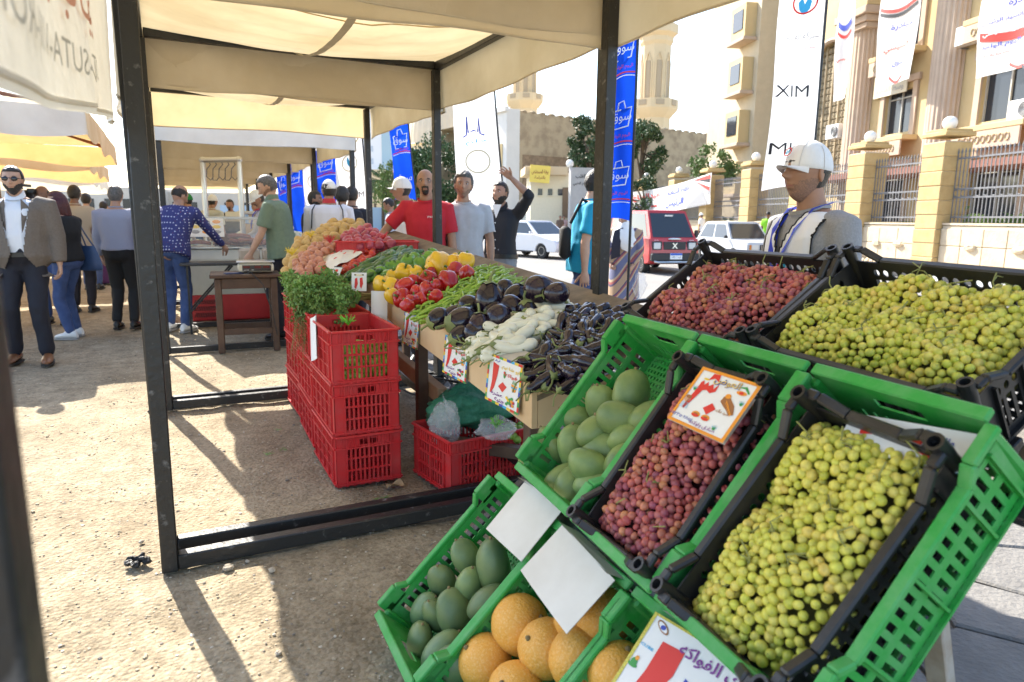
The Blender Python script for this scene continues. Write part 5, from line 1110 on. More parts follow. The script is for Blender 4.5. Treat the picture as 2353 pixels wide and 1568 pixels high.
for i in range(18): k.ell((rnd(-.06, .06), rnd(-.04, .04), rnd(0, .012)), (rnd(.008, .02), rnd(.008, .018), rnd(.006, .012)), 6, 5, None, 0, lambda p: p*(1+.4*nz3(p, 2, i)))
tag(k.build('tar_lump', mat('black_tar', (.012, .012, .012), .45), None, False, 38, onz(362, 948, .005)), 'scattered black tar crumbs at the foot of the second post', 'tar lump')
# gravel: nobody could count it
random.seed(77); k = MB(); base = []
for sd in range(5):
    b_ = rock(1.0, sd*3.1, .6); base.append((b_.v, b_.f))
def pebble(x, y, s):
    V, F = base[random.randrange(5)]; a = rnd(0, 6.28); c, s2 = math.cos(a)*s, math.sin(a)*s; k.add([(x+v[0]*c-v[1]*s2, y+v[0]*s2+v[1]*c, gz(x, y)+v[2]*s*.8+s*.15) for v in V], F, random.choice((0, 0, 0, 1, 2)))
base = [(rk.v, rk.f) for rk in (MB().ell((0, 0, 0), (1, .8, .6), 5, 3, None, 0, lambda p, q=q: p*(1+.3*nz3(p, 1.4, q*3.3))) for q in range(5))]
for i in range(15000):
    v = random.random(); y = .9+9.5*v**1.7; x = rnd(-1.9-.25*y, EDGE_X-.02) if random.random() < .85 else rnd(-.5, EDGE_X)
    pebble(x, y, rnd(.0025, .0075) if random.random() < .93 else rnd(.007, .012))
tag(k.build('gravel', [mat('gravel_sand', (.40, .33, .23), .9, var=.2, scale=30), mat('gravel_grey', (.22, .19, .155), .9), mat('gravel_pale', (.52, .46, .37), .9)], None, False), 'loose gravel strewn over the sandy ground', 'gravel', None, 'stuff')
k = MB(); p = onz(905, 1113, .006); k.grid(lambda u, v: (.10*(u-.5), .05*(v-.5), .012*math.sin(5*u+3*v)), 8, 4); tag(k.build('dry_leaf', mat('dry_leaf', (.42, .30, .16), .8, var=.2, scale=30), None, True, 60, p, .2), 'curled dry leaf at the foot of the front red crate', 'leaf')
k = MB(); p = onz(880, 1148, .006)
for i in range(20): k.tube([(rnd(-.05, .05), rnd(-.03, .03), .002), (rnd(-.05, .05), rnd(-.03, .03), .006)], .0012, 3)
tag(k.build('herb_scrap', HERB, None, True, 60, p), 'wilted green herb scrap on the ground before the crates', 'scrap')
for i, (px, py) in enumerate(((618, 1045), (650, 1035), (640, 990))):
    k = MB()
    for q in range(9): k.tube([(rnd(-.02, .02), rnd(-.02, .02), .003), (rnd(-.03, .03), rnd(-.03, .03), .008)], .0015, 3)
    tag(k.build('herb_scrap', HERB, None, True, 60, onz(px, py, .004)), ('green sprig on the shaded ground left of the crates', 'thin green sprig nearer the red crates', 'green sprig by the middle of the crate stacks')[i], 'scrap')
print('goods', time.time()-T0)
# ------------------------------------------------------------------ people
_TMP = bpy.data.scenes.new('workshop')
def remesh(mb, voxel, smooth=6, name='body'):
    """joins overlapping closed shapes into one continuous surface"""
    me = bpy.data.meshes.new(name); me.from_pydata(mb.v, [], mb.f); o = bpy.data.objects.new(name, me); _TMP.collection.objects.link(o)
    r = o.modifiers.new('r', 'REMESH'); r.mode = 'VOXEL'; r.voxel_size = voxel; r.use_smooth_shade = True
    if smooth: s_ = o.modifiers.new('s', 'SMOOTH'); s_.iterations = smooth; s_.factor = .5
    with bpy.context.temp_override(scene=_TMP, view_layer=_TMP.view_layers[0]):
        dg = bpy.context.evaluated_depsgraph_get(); dg.update(); out = bpy.data.meshes.new_from_object(o.evaluated_get(dg))
    bpy.data.objects.remove(o); bpy.data.meshes.remove(me)
    n = len(out.vertices); co = np.empty(n*3); out.vertices.foreach_get('co', co); co = co.reshape(-1, 3)
    q = MB(); q.v = [tuple(p) for p in co]; q.f = [tuple(p.vertices) for p in out.polygons]; q.m = [0]*len(q.f); bpy.data.meshes.remove(out); return q
def wrinkle(mb, amp, s=9, seed=0, axis=2):
    """small cloth folds along the surface normal"""
    co = np.array(mb.v); nrm = np.zeros_like(co)
    f4 = [f for f in mb.f if len(f) >= 3]; A = np.array([f[:3] for f in f4]); nn = np.cross(co[A[:, 1]]-co[A[:, 0]], co[A[:, 2]]-co[A[:, 0]])
    for k in range(3): np.add.at(nrm, A[:, k], nn)
    nrm /= np.maximum(1e-9, np.linalg.norm(nrm, axis=1))[:, None]
    d = np.array([noise.noise(Vector((p[0]*s+seed, p[1]*s, p[2]*s*.55)))+.5*noise.noise(Vector((p[0]*s*2.3, p[1]*s*2.3+seed, p[2]*s*1.4))) for p in co])
    mb.v = [tuple(p) for p in co+nrm*(amp*d)[:, None]]; return mb
def keep(mb, fn):
    """drops the faces whose centre fails fn"""
    F = []; M_ = []
    for f, m in zip(mb.f, mb.m):
        c = sum((Vector(mb.v[i]) for i in f), Vector())/len(f)
        if fn(c): F.append(f); M_.append(m)
    u = sorted({i for f in F for i in f}); ix = {a: b for b, a in enumerate(u)}; q = MB(); q.v = [mb.v[i] for i in u]; q.f = [tuple(ix[i] for i in f) for f in F]; q.m = M_; return q
SKINS = {}
def skin(tone):
    if tone not in SKINS:
        c = {'light': (.56, .34, .24), 'mid': (.47, .265, .175), 'tan': (.40, .215, .135), 'dark': (.24, .125, .08)}[tone]
        SKINS[tone] = mat('skin_'+tone, c, .48, col2=tuple(x*.80 for x in c), scale=14, bump=.06, bscale=90, spec=.4)
    return SKINS[tone]
HAIRK = mat('black_hair', (.010, .008, .007), .45, col2=(.03, .025, .02), scale=90, bump=.5, bscale=120); HAIRG = mat('greying_hair', (.05, .046, .042), .5, col2=(.16, .15, .14), scale=60, bump=.5, bscale=120); HAIRR = mat('dark_red_hair', (.05, .009, .010), .4, col2=(.10, .018, .016), scale=40, bump=.4, bscale=100)
EYEW = mat('eye_white', (.62, .60, .56), .25); EYED = mat('eye_iris', (.02, .012, .008), .15); LIP = mat('lip', (.34, .13, .10), .5)
WHITEC = mat('white_cotton', (.78, .78, .77), .8, var=.03, scale=20, bump=.12, bscale=90)
def head_fn(s, face=1.0, jaw=1.0):
    def f(p):     # p on the unit sphere, +y is the face
        x, y, z = p.x, p.y, p.z
        X, Y, Z = x*.0765, y*.096, z*.118
        if z > .1: q_ = 1+.16*(z-.1)**1.5; X *= q_; Y *= 1+.10*(z-.1)**1.5
        if z < .1:
            k = min(1, (.1-z)/1.1); X *= 1-(.42/jaw)*k**1.25; Y = Y*(1-.10*k)+(.012*k if y > 0 else .02*k)
        if y > 0:
            fr = max(0, y)**.5
            g = lambda cx, cz, sx, sz: math.exp(-((X-cx)/sx)**2-((Z-cz)/sz)**2)
            Y -= .010*(1-max(0, y)**2)*0
            Y += fr*face*(.013*g(0, .008, .010, .022)+.027*g(0, -.021, .0115, .014)+.010*g(0, -.027, .019, .009)+.005*(g(.028, .030, .020, .008)+g(-.028, .030, .020, .008))
                     - .0125*(g(.030, .012, .016, .011)+g(-.030, .012, .016, .011))+.005*(g(.042, -.014, .017, .015)+g(-.042, -.014, .017, .015))
                     + .0075*g(0, -.053, .020, .006)+.008*g(0, -.066, .017, .006)-.005*g(0, -.0595, .021, .0028)-.004*g(0, -.078, .022, .006)+.008*g(0, -.094, .018, .013))
        return (X*s, Y*s, Z*s)
    return f
def make_head(s, res=1.0, face=1.0, jaw=1.0):
    k = MB(); nu, nv = int(44*res), int(40*res); fn = head_fn(s, face, jaw)
    V = []
    for i in range(nv+1):
        ph = -math.pi/2+math.pi*i/nv
        for j in range(nu):
            a = 2*math.pi*j/nu; a = a+.42*math.sin(a)    # denser around the face
            a += math.pi/2
            a2 = math.pi/2+((2*math.pi*j/nu)-.55*math.sin(2*math.pi*j/nu)); p = Vector((math.cos(ph)*math.cos(a2), math.cos(ph)*math.sin(a2), math.sin(ph))); V.append(fn(p))
    F = [(i*nu+j, i*nu+(j+1) % nu, (i+1)*nu+(j+1) % nu, (i+1)*nu+j) for i in range(nv) for j in range(nu)]
    k.add(V, F); n0 = len(F)
    for sx in (-1, 1):     # ears
        R = rot(rad(-8), 0, sx*rad(-18)); c = Vector((sx*.073*s, -.006*s, -.004*s))
        k.ell(c, (.010*s, .019*s, .033*s), 10, 8, R, 0, lambda p: (p.x*(1-.5*max(0, sx*p.x)*(1-(p.y**2+p.z**2)))-sx*0, p.y*(1+.2*p.z), p.z))
    return k, n0
def shell(head, n0, test, off, seed=0, fall=.012):
    """hair or beard: the part of the head surface inside test, lifted off by up to off"""
    co = [Vector(p) for p in head.v]; F = [f for f in head.f[:n0] if test(sum((co[i] for i in f), Vector())/4)]
    u = sorted({i for f in F for i in f}); ix = {a: b for b, a in enumerate(u)}; cnt = {}
    for f in F:
        for a, b in zip(f, f[1:]+f[:1]): e = (min(a, b), max(a, b)); cnt[e] = cnt.get(e, 0)+1
    edge_ = {i for e, c in cnt.items() if c == 1 for i in e}
    q = MB(); V = []
    for i in u:
        p = co[i]; n = p.normalized(); V.append(p+n*((off*(1+.35*noise.noise(p*60+Vector((seed, 0, 0))))) if i not in edge_ else .0012))
    q.add(V, [tuple(ix[i] for i in f) for f in F]); return q
def hand(mb, wrist, d, palm, s, curl=.35, side=1, spread=.12, point=False, mi=0):
    """five fingered hand: d along the forearm, palm = normal of the palm, side = +1 when the thumb is at palm x d"""
    d = Vector(d).normalized(); n = (Vector(palm)-d*Vector(palm).dot(d)).normalized(); t = d.cross(n)*side; w = Vector(wrist)
    rings = []
    for (l, hw, th) in ((-.012, .024, .019), (.0, .026, .019), (.03, .036, .018), (.06, .041, .016), (.085, .040, .013), (.094, .036, .008)):
        c = w+d*l*s; rings.append([c+t*hw*s*math.cos(a)+n*th*s*math.sin(a) for a in [2*math.pi*i/10 for i in range(10)]])
    mb.loft(rings, mi)
    for i, (off, L_) in enumerate(((.030, .070), (.010, .080), (-.010, .074), (-.028, .058))):
        cv = curl*(1+.15*i); p = w+d*.082*s+t*off*s; dir_ = (d+t*spread*(1.2-.9*i)).normalized(); P = [p-dir_*.012*s, p]; a = .0
        for q in (.42, .32, .26): a += cv; dd = dir_*math.cos(a)+n*math.sin(a); p = p+dd*L_*q*s; P.append(p)
        mb.rtube(P, [x*s for x in (.0092, .0090, .0082, .0076, .0064)], 7, mi)
    p = w+d*.022*s+t*.026*s; P = [p-t*.008*s]; dd = (d*.70+t*.62+n*.30).normalized()
    for q, k in ((.034, 0), (.030, .25), (.024, .5)): dd = (dd+d*k*.4+n*curl*k*.5).normalized(); p = p+dd*q*s; P.append(p)
    mb.rtube(P, [x*s for x in (.0125, .0115, .0095, .0078)], 7, mi)
def shoe(mb, ankle, d, s, mi=0, sole=1):
    d = Vector((d[0], d[1], 0)).normalized(); sd = Vector((-d.y, d.x, 0)); a = Vector(ankle); rings = []
    for (l, hw, top) in ((-.075, .022, .055), (-.06, .034, .085), (-.02, .040, .100), (.04, .042, .085), (.09, .047, .060), (.14, .046, .048), (.175, .034, .036), (.192, .014, .024)):
        c = a+d*l*s; c.z = 0; r_ = []
        for i in range(12):
            b = 2*math.pi*i/12; z = max(0, top*s*.5*(1+math.sin(b))) ; r_.append(c+sd*hw*s*math.cos(b)*(1.0 if math.sin(b) < .4 else .85)+Vector((0, 0, z+.018*s)))
        rings.append(r_)
    mb.loft(rings, mi)
    rings = []
    for (l, hw) in ((-.08, .026), (-.06, .040), (0, .044), (.09, .050), (.15, .048), (.19, .028), (.20, .010)):
        c = a+d*l*s; c.z = 0; rings.append([c+sd*hw*s*x+Vector((0, 0, z*s)) for x, z in ((-1, 0), (1, 0), (1, .022), (-1, .022))])
    mb.loft(rings, sole)
def person(label, loc, face, H=1.74, pose=None, top=None, bottom=None, shoes=None, tone='mid', hair='short', hairmat=None, beard=None, extra=None, build=1.0, belly=0.0, res=1.0, female=False, sleeve='short',
           tuck=False, headdir=None, cap=None, glasses=None, vest=None, group='people at the market', topless_len=-.08, face_s=1.0, lower=True, name='person', jaw=1.0, parted=0, z0=0.0, wr=.007, collar='crew', colmat=None):
    """face = compass direction (world degrees, counter-clockwise from +x) the body faces; pose vectors are in body space: x right, y forward, z up"""
    P = dict(lean=4, side=0, head=(0, 0, 0), ar=((.16, -.02, -1), (.10, .12, -1)), al=((-.16, -.02, -1), (-.10, .12, -1)), fr=(.10, .0), fl=(-.10, .0), curl=.4, palmr=(-1, .2, 0), palml=(1, .2, 0), curll=None, crouch=0.0)
    if pose: P.update(pose)
    s = H/1.75; o = thing(name, label, 'person', (loc[0], loc[1], z0), rad(face-90), group)
    vox = .016/res if res < 1 else .013/res
    pelvis = Vector((0, 0, (.94-P['crouch'])*s)); ln = rad(P['lean']); sd = rad(P['side'])
    def spine(t):          # t metres up from the pelvis, bending progressively
        q = min(1, max(0, t/.5)); a = ln*(.55+.45*q); up = Vector((math.sin(sd), math.sin(a), math.cos(a))).normalized(); return pelvis+up*t*s, up
    def tor(t, rx, ry, yo=0.0, n=18):
        c, up = spine(t); f = Vector((0, math.cos(ln), -math.sin(ln))); r_ = Vector((1, 0, 0)); c = c+f*yo*s
        return [c+r_*rx*s*math.copysign(abs(math.cos(a))**.85, math.cos(a))+f*ry*s*math.sin(a) for a in [2*math.pi*i/n for i in range(n)]]
    bw = build; hipw = .172*(1.06 if female else 1)
    TR = [(-.11, .11, .09, 0), (-.06, hipw*.95, .118, -.01), (.02, hipw*bw, .122*bw+belly*.3, -.005+belly*.15), (.12, .152*bw+belly*.3, .108*bw+belly*.7, belly*.35), (.20, .150*bw+belly*.3, .108*bw+belly*.7, belly*.35), (.32, .172*bw, .118*bw+(.02 if female else 0), .0), (.42, .188*bw, .110*bw, -.008), (.482, .172*bw, .085*bw, -.016), (.515, .10*bw, .065, -.018), (.545, .062, .056, -.012)]
    def torso(mb, g, t0=-.2, t1=.9): 
        rr = [q for q in TR if t0 <= q[0] <= t1]; mb.loft([tor(t, rx+g, ry+g, yo) for t, rx, ry, yo in rr])
    sh = {}; el = {}; wr_ = {}
    for k, sx in (('r', 1), ('l', -1)):
        c, up = spine(.455); sh[k] = c+Vector((sx*.182*bw*s, -.012*s, .008*s)); A, B = P['a'+k]; el[k] = sh[k]+Vector(A).normalized()*.285*s; wr_[k] = el[k]+Vector(B).normalized()*.245*s
    hip = {}; kn = {}; an = {}
    for k, sx in (('r', 1), ('l', -1)):
        hip[k] = pelvis+Vector((sx*.088*s, 0, -.03*s)); f = P['f'+k]; an[k] = Vector((f[0]*s, f[1]*s, (.085+(f[2] if len(f) > 2 else 0))*s)); d = an[k]-hip[k]; L1 = .43*s; L2 = .42*s; D = min(d.length, (L1+L2)*.999); a = (L1*L1-L2*L2+D*D)/(2*D); h = math.sqrt(max(0, L1*L1-a*a)); kn[k] = hip[k]+d.normalized()*a+(Vector((0, 1, 0))-d.normalized()*d.normalized().y).normalized()*h
    # body: one continuous surface
    b = MB(); torso(b, -.006)
    for k in 'rl':
        b.rtube([sh[k], sh[k].lerp(el[k], .35), sh[k].lerp(el[k], .75), el[k], el[k].lerp(wr_[k], .3), el[k].lerp(wr_[k], .7), wr_[k]], [x*s*(.9+.1*bw) for x in (.052, .050, .043, .039, .041, .033, .026)], 12)
        if lower: b.rtube([hip[k], hip[k].lerp(kn[k], .4), kn[k], kn[k].lerp(an[k], .35), kn[k].lerp(an[k], .8), an[k]], [x*s for x in (.085, .075, .052, .055, .038, .036)], 10)
    nb, up = spine(.50); hy, hp, hr = [rad(x) for x in P['head']]
    nk, _ = spine(.575); hc = nk+Vector((0, .030+.02*math.sin(ln), .098))*s
    b.rtube([nb+Vector((0, -.012, 0))*s, nk+Vector((0, .004, .0))*s, hc+Vector((0, -.012, -.05))*s], [.062*s, .055*s, .052*s], 14)
    b = remesh(b, vox, 5)
    HR = Matrix.Rotation(hy, 3, 'Z') @ Matrix.Rotation(hp, 3, 'X') @ Matrix.Rotation(hr, 3, 'Y')
    hd, n0 = make_head(s*.99*face_s, max(.6, min(1.5, res*1.0)), .85 if female else 1.0, jaw); ns = len(b.f)
    b.add([hc+HR @ Vector(v) for v in hd.v], hd.f)
    for k, sx in (('r', 1), ('l', -1)):
        cv = P['curl'] if k == 'r' or P['curll'] is None else P['curll']; hand(b, wr_[k], wr_[k]-el[k], P['palm'+k], s, cv, -sx)
    b.build('body', skin(tone), o, True, 180)
    hs = s*.99*face_s
    def onhead(mb, nm, m, sm=True): mb.v = [tuple(hc+HR @ Vector(v)) for v in mb.v]; return mb.build(nm, m, o, sm, 180)
    if res >= .75:
        for sx in (-1, 1):
            e = MB(); c = Vector((sx*.0300, .0745, .0115))*hs; e.ell(c, (.0125*hs, .0085*hs, .0065*hs), 12, 8); e.ell(c+Vector((0, .0052, 0))*hs, (.0058*hs, .0042*hs, .0060*hs), 10, 7, None, 1); onhead(e, 'eye', [EYEW, EYED])
            e = MB(); e.tube([Vector((sx*x, y, z))*hs for x, y, z in ((.012, .0895, .0265), (.026, .0885, .0310), (.040, .0800, .0285), (.048, .071, .0225))], [.0030*hs, .0040*hs, .0034*hs, .0018*hs], 6); onhead(e, 'eyebrow', HAIRK if hairmat is not HAIRG else HAIRG)
        e = MB(); e.tube([Vector((x, y, z))*hs for x, y, z in ((-.021, .083, -.0605), (-.010, .0905, -.0590), (0, .0925, -.0598), (.010, .0905, -.0590), (.021, .083, -.0605))], [.0012*hs, .0028*hs, .0030*hs, .0028*hs, .0012*hs], 6); onhead(e, 'lips', LIP)
    hm = hairmat or HAIRK
    if hair:
        def inhair(c):
            x, y, z = c/hs
            if hair == 'bald_top': return y < .035 and -.035 < z < .062-.2*max(0, y) and not (z > .045 and abs(x) < .045) and (y < -.02 or z > .0)
            if hair == 'balding': return (y < .02 and z > -.045 and (z < .095 or y < -.02) and (y < -.015 or z > .005) and not (z > .07 and y > -.055))
            line = .068-.15*max(0, abs(x)-.045) if hair != 'cap' else .03
            if y > .03: return z > line+.02*(hair == 'receding')
            if y > -.008: return z > .012
            return z > -.062
        hs_ = shell(hd, n0, inhair, {'short': .010, 'cap': .004, 'bald_top': .006, 'balding': .008, 'receding': .009, 'full': .020, 'long': .016}.get(hair, .010)*hs, len(label)); onhead(hs_, 'hair', hm)
        if hair == 'long':
            k = MB()
            for q in range(26):
                a = rad(195+150*q/25+rnd(-4, 4)) if False else rad(150+240*q/25); x0 = math.cos(a+math.pi/2-math.pi)*0; ax = math.sin(rad(-115+230*q/25)); ay = -math.cos(rad(-115+230*q/25))
                k.tube([Vector((ax*.075, ay*.090, .045))*hs, Vector((ax*.088, ay*.105, -.03))*hs, Vector((ax*.095+rnd(-.01, .01), ay*.11-.01, -.13))*hs, Vector((ax*.085+rnd(-.02, .02), ay*.10-.03, -.22+rnd(-.04, .03)))*hs], [.020*hs, .022*hs, .020*hs, .006*hs], 7)
            onhead(k, 'long_hair', hm)
    if beard:
        def inbeard(c):
            x, y, z = c/hs
            if beard == 'goatee': return y > .045 and ((z < -.072 and abs(x) < .026) or (-.052 < z < -.038 and abs(x) < .028) or (-.08 < z < -.045 and .020 < abs(x) < .031))
            return y > -.012 and ((z < -.026-.35*max(0, y-.035)-(.0 if abs(x) > .035 else .012) and not (-.068 < z < -.055 and abs(x) < .022 and y > .06) and not (abs(x) < .016 and z > -.040)))
        q = shell(hd, n0, inbeard, {'full': .011, 'goatee': .006, 'stubble': .0016, 'short': .005}[beard]*hs, 3); onhead(q, 'beard', mat('stubble', (.23, .135, .095), .7, col2=(.34, .19, .125), scale=170, sharp=(.40, .62)) if beard == 'stubble' else hm)
    if cap:
        m = cap; k = MB()
        def dome(p): return (p.x*.083, p.y*.103-.003, .012+max(0, p.z)**.95*(.119+.010*max(0, p.y))) if p.z >= 0 else (p.x*.083, p.y*.103-.003, .012+p.z*.004)
        k.ell((0, 0, 0), (hs, hs, hs), 26, 20, None, 0, dome)
        cp = onhead(k, 'cap', m)
        if res > .8:
            k = MB()
            for q in range(3): a = rad(60*q); k.tube([Vector((math.cos(a)*c_*.0838, math.sin(a)*c_*.1038-.003, .013+max(0, 1-c_*c_)**.475*(.119+.010*max(0, math.sin(a)*c_))))*hs for c_ in [math.cos(rad(180*i/18)) for i in range(19)]], .0012*hs, 4)
            onhead(k, 'cap_seam', mat('cap_stitch', (.55, .55, .56), .8))
        k = MB(); sg = -1 if parted == 'back' else 1
        def brim(u, v): a = rad(-54+108*u); r_ = 1+.56*v*max(0, math.cos(a*1.6)); return Vector((math.sin(a)*.0825*(1+.03*v), sg*(math.cos(a)*.101*r_-.003), .018-.004*v-.030*(math.sin(a)**2)*v))*hs
        k.grid(brim, 16, 6); k.grid(lambda u, v: brim(u, v)+Vector((0, 0, -.004))*hs, 16, 6); onhead(k, 'cap_brim', m)
        k = MB(); k.ell(Vector((0, -.003, .132))*hs, (.006*hs, .006*hs, .004*hs), 8, 6); onhead(k, 'cap_button', m)
    if glasses:
        k = MB()
        if glasses == 'sun':
            for sx in (-1, 1): k.ell(Vector((sx*.032, .091, .008))*hs, (.028*hs, .011*hs, .019*hs), 16, 10)
            k.tube([Vector((-.01, .103, .014))*hs, Vector((.01, .103, .014))*hs], .004*hs, 6)
            for sx in (-1, 1): k.tube([Vector((sx*.055, .080, .014))*hs, Vector((sx*.074, .02, .012))*hs, Vector((sx*.077, -.01, .004))*hs], .003*hs, 5)
            onhead(k, 'sunglasses', mat('dark_lens', (.008, .008, .01), .08, spec=.7))
        else:
            for sx in (-1, 1):
                k.tube([Vector((sx*.031+.024*math.cos(t_), .094-.012*abs(math.cos(t_)), .008+.015*math.sin(t_)))*hs for t_ in [2*math.pi*i/14 for i in range(15)]], .0016*hs, 5); k.tube([Vector((sx*.055, .084, .012))*hs, Vector((sx*.076, .0, .010))*hs], .0016*hs, 5)
            k.tube([Vector((-.008, .098, .012))*hs, Vector((.008, .098, .012))*hs], .0016*hs, 5); onhead(k, 'spectacles', IRON)
    info = dict(o=o, s=s, spine=spine, tor=tor, TR=TR, sh=sh, el=el, wr=wr_, hip=hip, kn=kn, an=an, hc=hc, HR=HR, hs=hs, pelvis=pelvis, vox=vox, torso=torso, ln=ln, onhead=onhead, bw=bw)
    # clothes
    if bottom:
        k = MB(); k.loft([tor(t, rx+.010, ry+.010, yo) for t, rx, ry, yo in [q for q in TR if q[0] <= .13]])
        for q in 'rl':
            lw = 1.0 if bottom is not JEANS else .95
            k.rtube([hip[q]+Vector((0, 0, .03*s)), hip[q].lerp(kn[q], .35), kn[q], kn[q].lerp(an[q], .4), kn[q].lerp(an[q], .93)], [x*s*lw for x in (.098, .092, .074, .068, .060)], 14)
        wrinkle(remesh(k, vox, 5), .009, 11, len(label)).build('trousers', bottom, o, True, 180)
    if shoes:
        for q in 'rl':
            k = MB(); d = (an[q]-kn[q]); fd = Vector((.12 if q == 'r' else -.12, 1, 0)); shoe(k, an[q], fd, s); sz = (P['f'+q][2] if len(P['f'+q]) > 2 else 0)*s
            k.v = [(v[0], v[1], v[2]+sz) for v in k.v]; k.build('shoe', [shoes, mat('shoe_sole', (.30, .29, .28), .7) if shoes is WHITEC else mat('dark_sole', (.02, .018, .016), .6)], o, True, 40)
    if top:
        k = MB(); lo = .02 if tuck else topless_len; k.loft([tor(t, rx+.014+(.008 if not tuck else 0)+(.012 if not tuck and t < .0 else 0), ry+.014+(.012 if not tuck and t < .2 else 0), yo) for t, rx, ry, yo in [(lo, *TR[2][1:])]+[q for q in TR if lo+.03 < q[0] <= .53]])
        for q in 'rl':
            if sleeve == 'short': e = sh[q].lerp(el[q], .78); k.tube([sh[q]+Vector((-.05 if q == 'r' else .05, 0, .0))*s, sh[q], sh[q].lerp(el[q], .4), e], [.066*s*bw, .070*s*bw, .068*s*bw, .066*s*bw], 14)
            elif sleeve == 'long': k.tube([sh[q]+Vector((-.05 if q == 'r' else .05, 0, 0))*s, sh[q], sh[q].lerp(el[q], .6), el[q], el[q].lerp(wr_[q], .5), el[q].lerp(wr_[q], .96)], [.066*s*bw, .068*s*bw, .058*s, .053*s, .048*s, .040*s], 14)
            elif sleeve == 'rolled': k.tube([sh[q]+Vector((-.05 if q == 'r' else .05, 0, 0))*s, sh[q], sh[q].lerp(el[q], .6), el[q], el[q].lerp(wr_[q], .25)], [.066*s*bw, .070*s*bw, .062*s, .058*s, .056*s], 14)
        sh_ = remesh(k, vox, 4)
        nkc = nk
        sh_ = keep(sh_, lambda c: (c-nkc-Vector((0, .035, .0))*s).length > .070*s or c.z < nkc.z-.075*s)
        wrinkle(sh_, wr, 9, len(label)+3).build('shirt', top, o, True, 180)
        k = MB(); cn = nk+Vector((0, .004, -.030 if collar == 'crew' else -.020))*s
        def cr(u, v): a = 2*math.pi*u; f_ = max(0, math.sin(a)); r_ = (.070-.010*v+.012*f_*(1-v)) if collar != 'crew' else .072; return cn+Vector((math.cos(a)*r_, math.sin(a)*r_*1.05, (-.028*f_-.008)*(1.4 if collar != 'crew' else 1)+(.045 if collar != 'crew' else .012)*v-.02*f_*f_*v*(collar != 'crew')))*s
        k.grid(cr, 28, 3); k.grid(lambda u, v: (lambda p: p+(p-cn).normalized()*.006*s-Vector((0, 0, .002)))(cr(u, v)), 28, 3); k.build('collar', colmat or top, o, True, 180)
    if extra: extra(info)
    return info
JEANS = mat('blue_denim', (.035, .065, .17), .85, col2=(.06, .10, .24), scale=9, bump=.2, bscale=120); GJEANS = mat('grey_denim', (.18, .19, .21), .85, col2=(.27, .28, .30), scale=8, bump=.2, bscale=120)
NAVYT = mat('navy_suiting', (.012, .013, .022), .8, bump=.1, bscale=150); BLACKT = mat('black_trouser_cloth', (.012, .012, .013), .8, bump=.1, bscale=150)
BROWNL = mat('brown_leather', (.17, .065, .025), .35, col2=(.24, .10, .04), scale=12); BLACKL = mat('black_leather', (.014, .013, .013), .35)
# ------------------------------------------------------------------ who stands where
def cloth2(name, c1, c2, scale, kind='wave', direction='X'):
    if name in MATS: return MATS[name]
    m = bpy.data.materials.new(name); m.use_nodes = True; N = m.node_tree.nodes; L = m.node_tree.links; b = N['Principled BSDF']; b.inputs['Roughness'].default_value = .8
    tc = N.new('ShaderNodeTexCoord'); cr = N.new('ShaderNodeValToRGB'); cr.color_ramp.interpolation = 'CONSTANT'
    if kind == 'wave':
        w = N.new('ShaderNodeTexWave'); w.inputs['Scale'].default_value = scale; w.bands_direction = direction; w.inputs['Distortion'].default_value = 1.2; w.inputs['Detail'].default_value = 0; L.new(tc.outputs['Object'], w.inputs['Vector']); L.new(w.outputs['Fac'], cr.inputs[0])
    else:
        w = N.new('ShaderNodeTexVoronoi'); w.inputs['Scale'].default_value = scale; w.inputs['Randomness'].default_value = .15; L.new(tc.outputs['Object'], w.inputs['Vector']); L.new(w.outputs['Distance'], cr.inputs[0])
    e = cr.color_ramp.elements; cs = [c1]+(c2 if isinstance(c2, list) else [c2]); e[0].position = 0; e[0].color = (*cs[0], 1); e[1].position = 1/len(cs); e[1].color = (*cs[1], 1)
    for i, c in enumerate(cs[2:]): q = e.new((i+2)/len(cs)); q.color = (*c, 1)
    L.new(cr.outputs[0], b.inputs['Base Color']); MATS[name] = m; return m
def turn(loc, t): return math.degrees(math.atan2(-loc[1], -loc[0]))+t
def who(label, loc, t, **kw): return person(label, loc, turn(loc, t), **kw)
def band(I, name, t, g, h, m, n=30):
    """belt or trim round the torso at height t"""
    TR = I['TR']; rx = np.interp(t, [q[0] for q in TR], [q[1] for q in TR]); ry = np.interp(t, [q[0] for q in TR], [q[2] for q in TR]); yo = np.interp(t, [q[0] for q in TR], [q[3] for q in TR])
    k = MB(); A = I['tor'](t-h/2, rx+g, ry+g, yo, n); B = I['tor'](t+h/2, rx+g, ry+g, yo, n); C = I['tor'](t+h/2, rx+g-.01, ry+g-.01, yo, n); D = I['tor'](t-h/2, rx+g-.01, ry+g-.01, yo, n); k.loft([D, A, B, C], 0, False); return k.build(name, m, I['o'], True, 60)
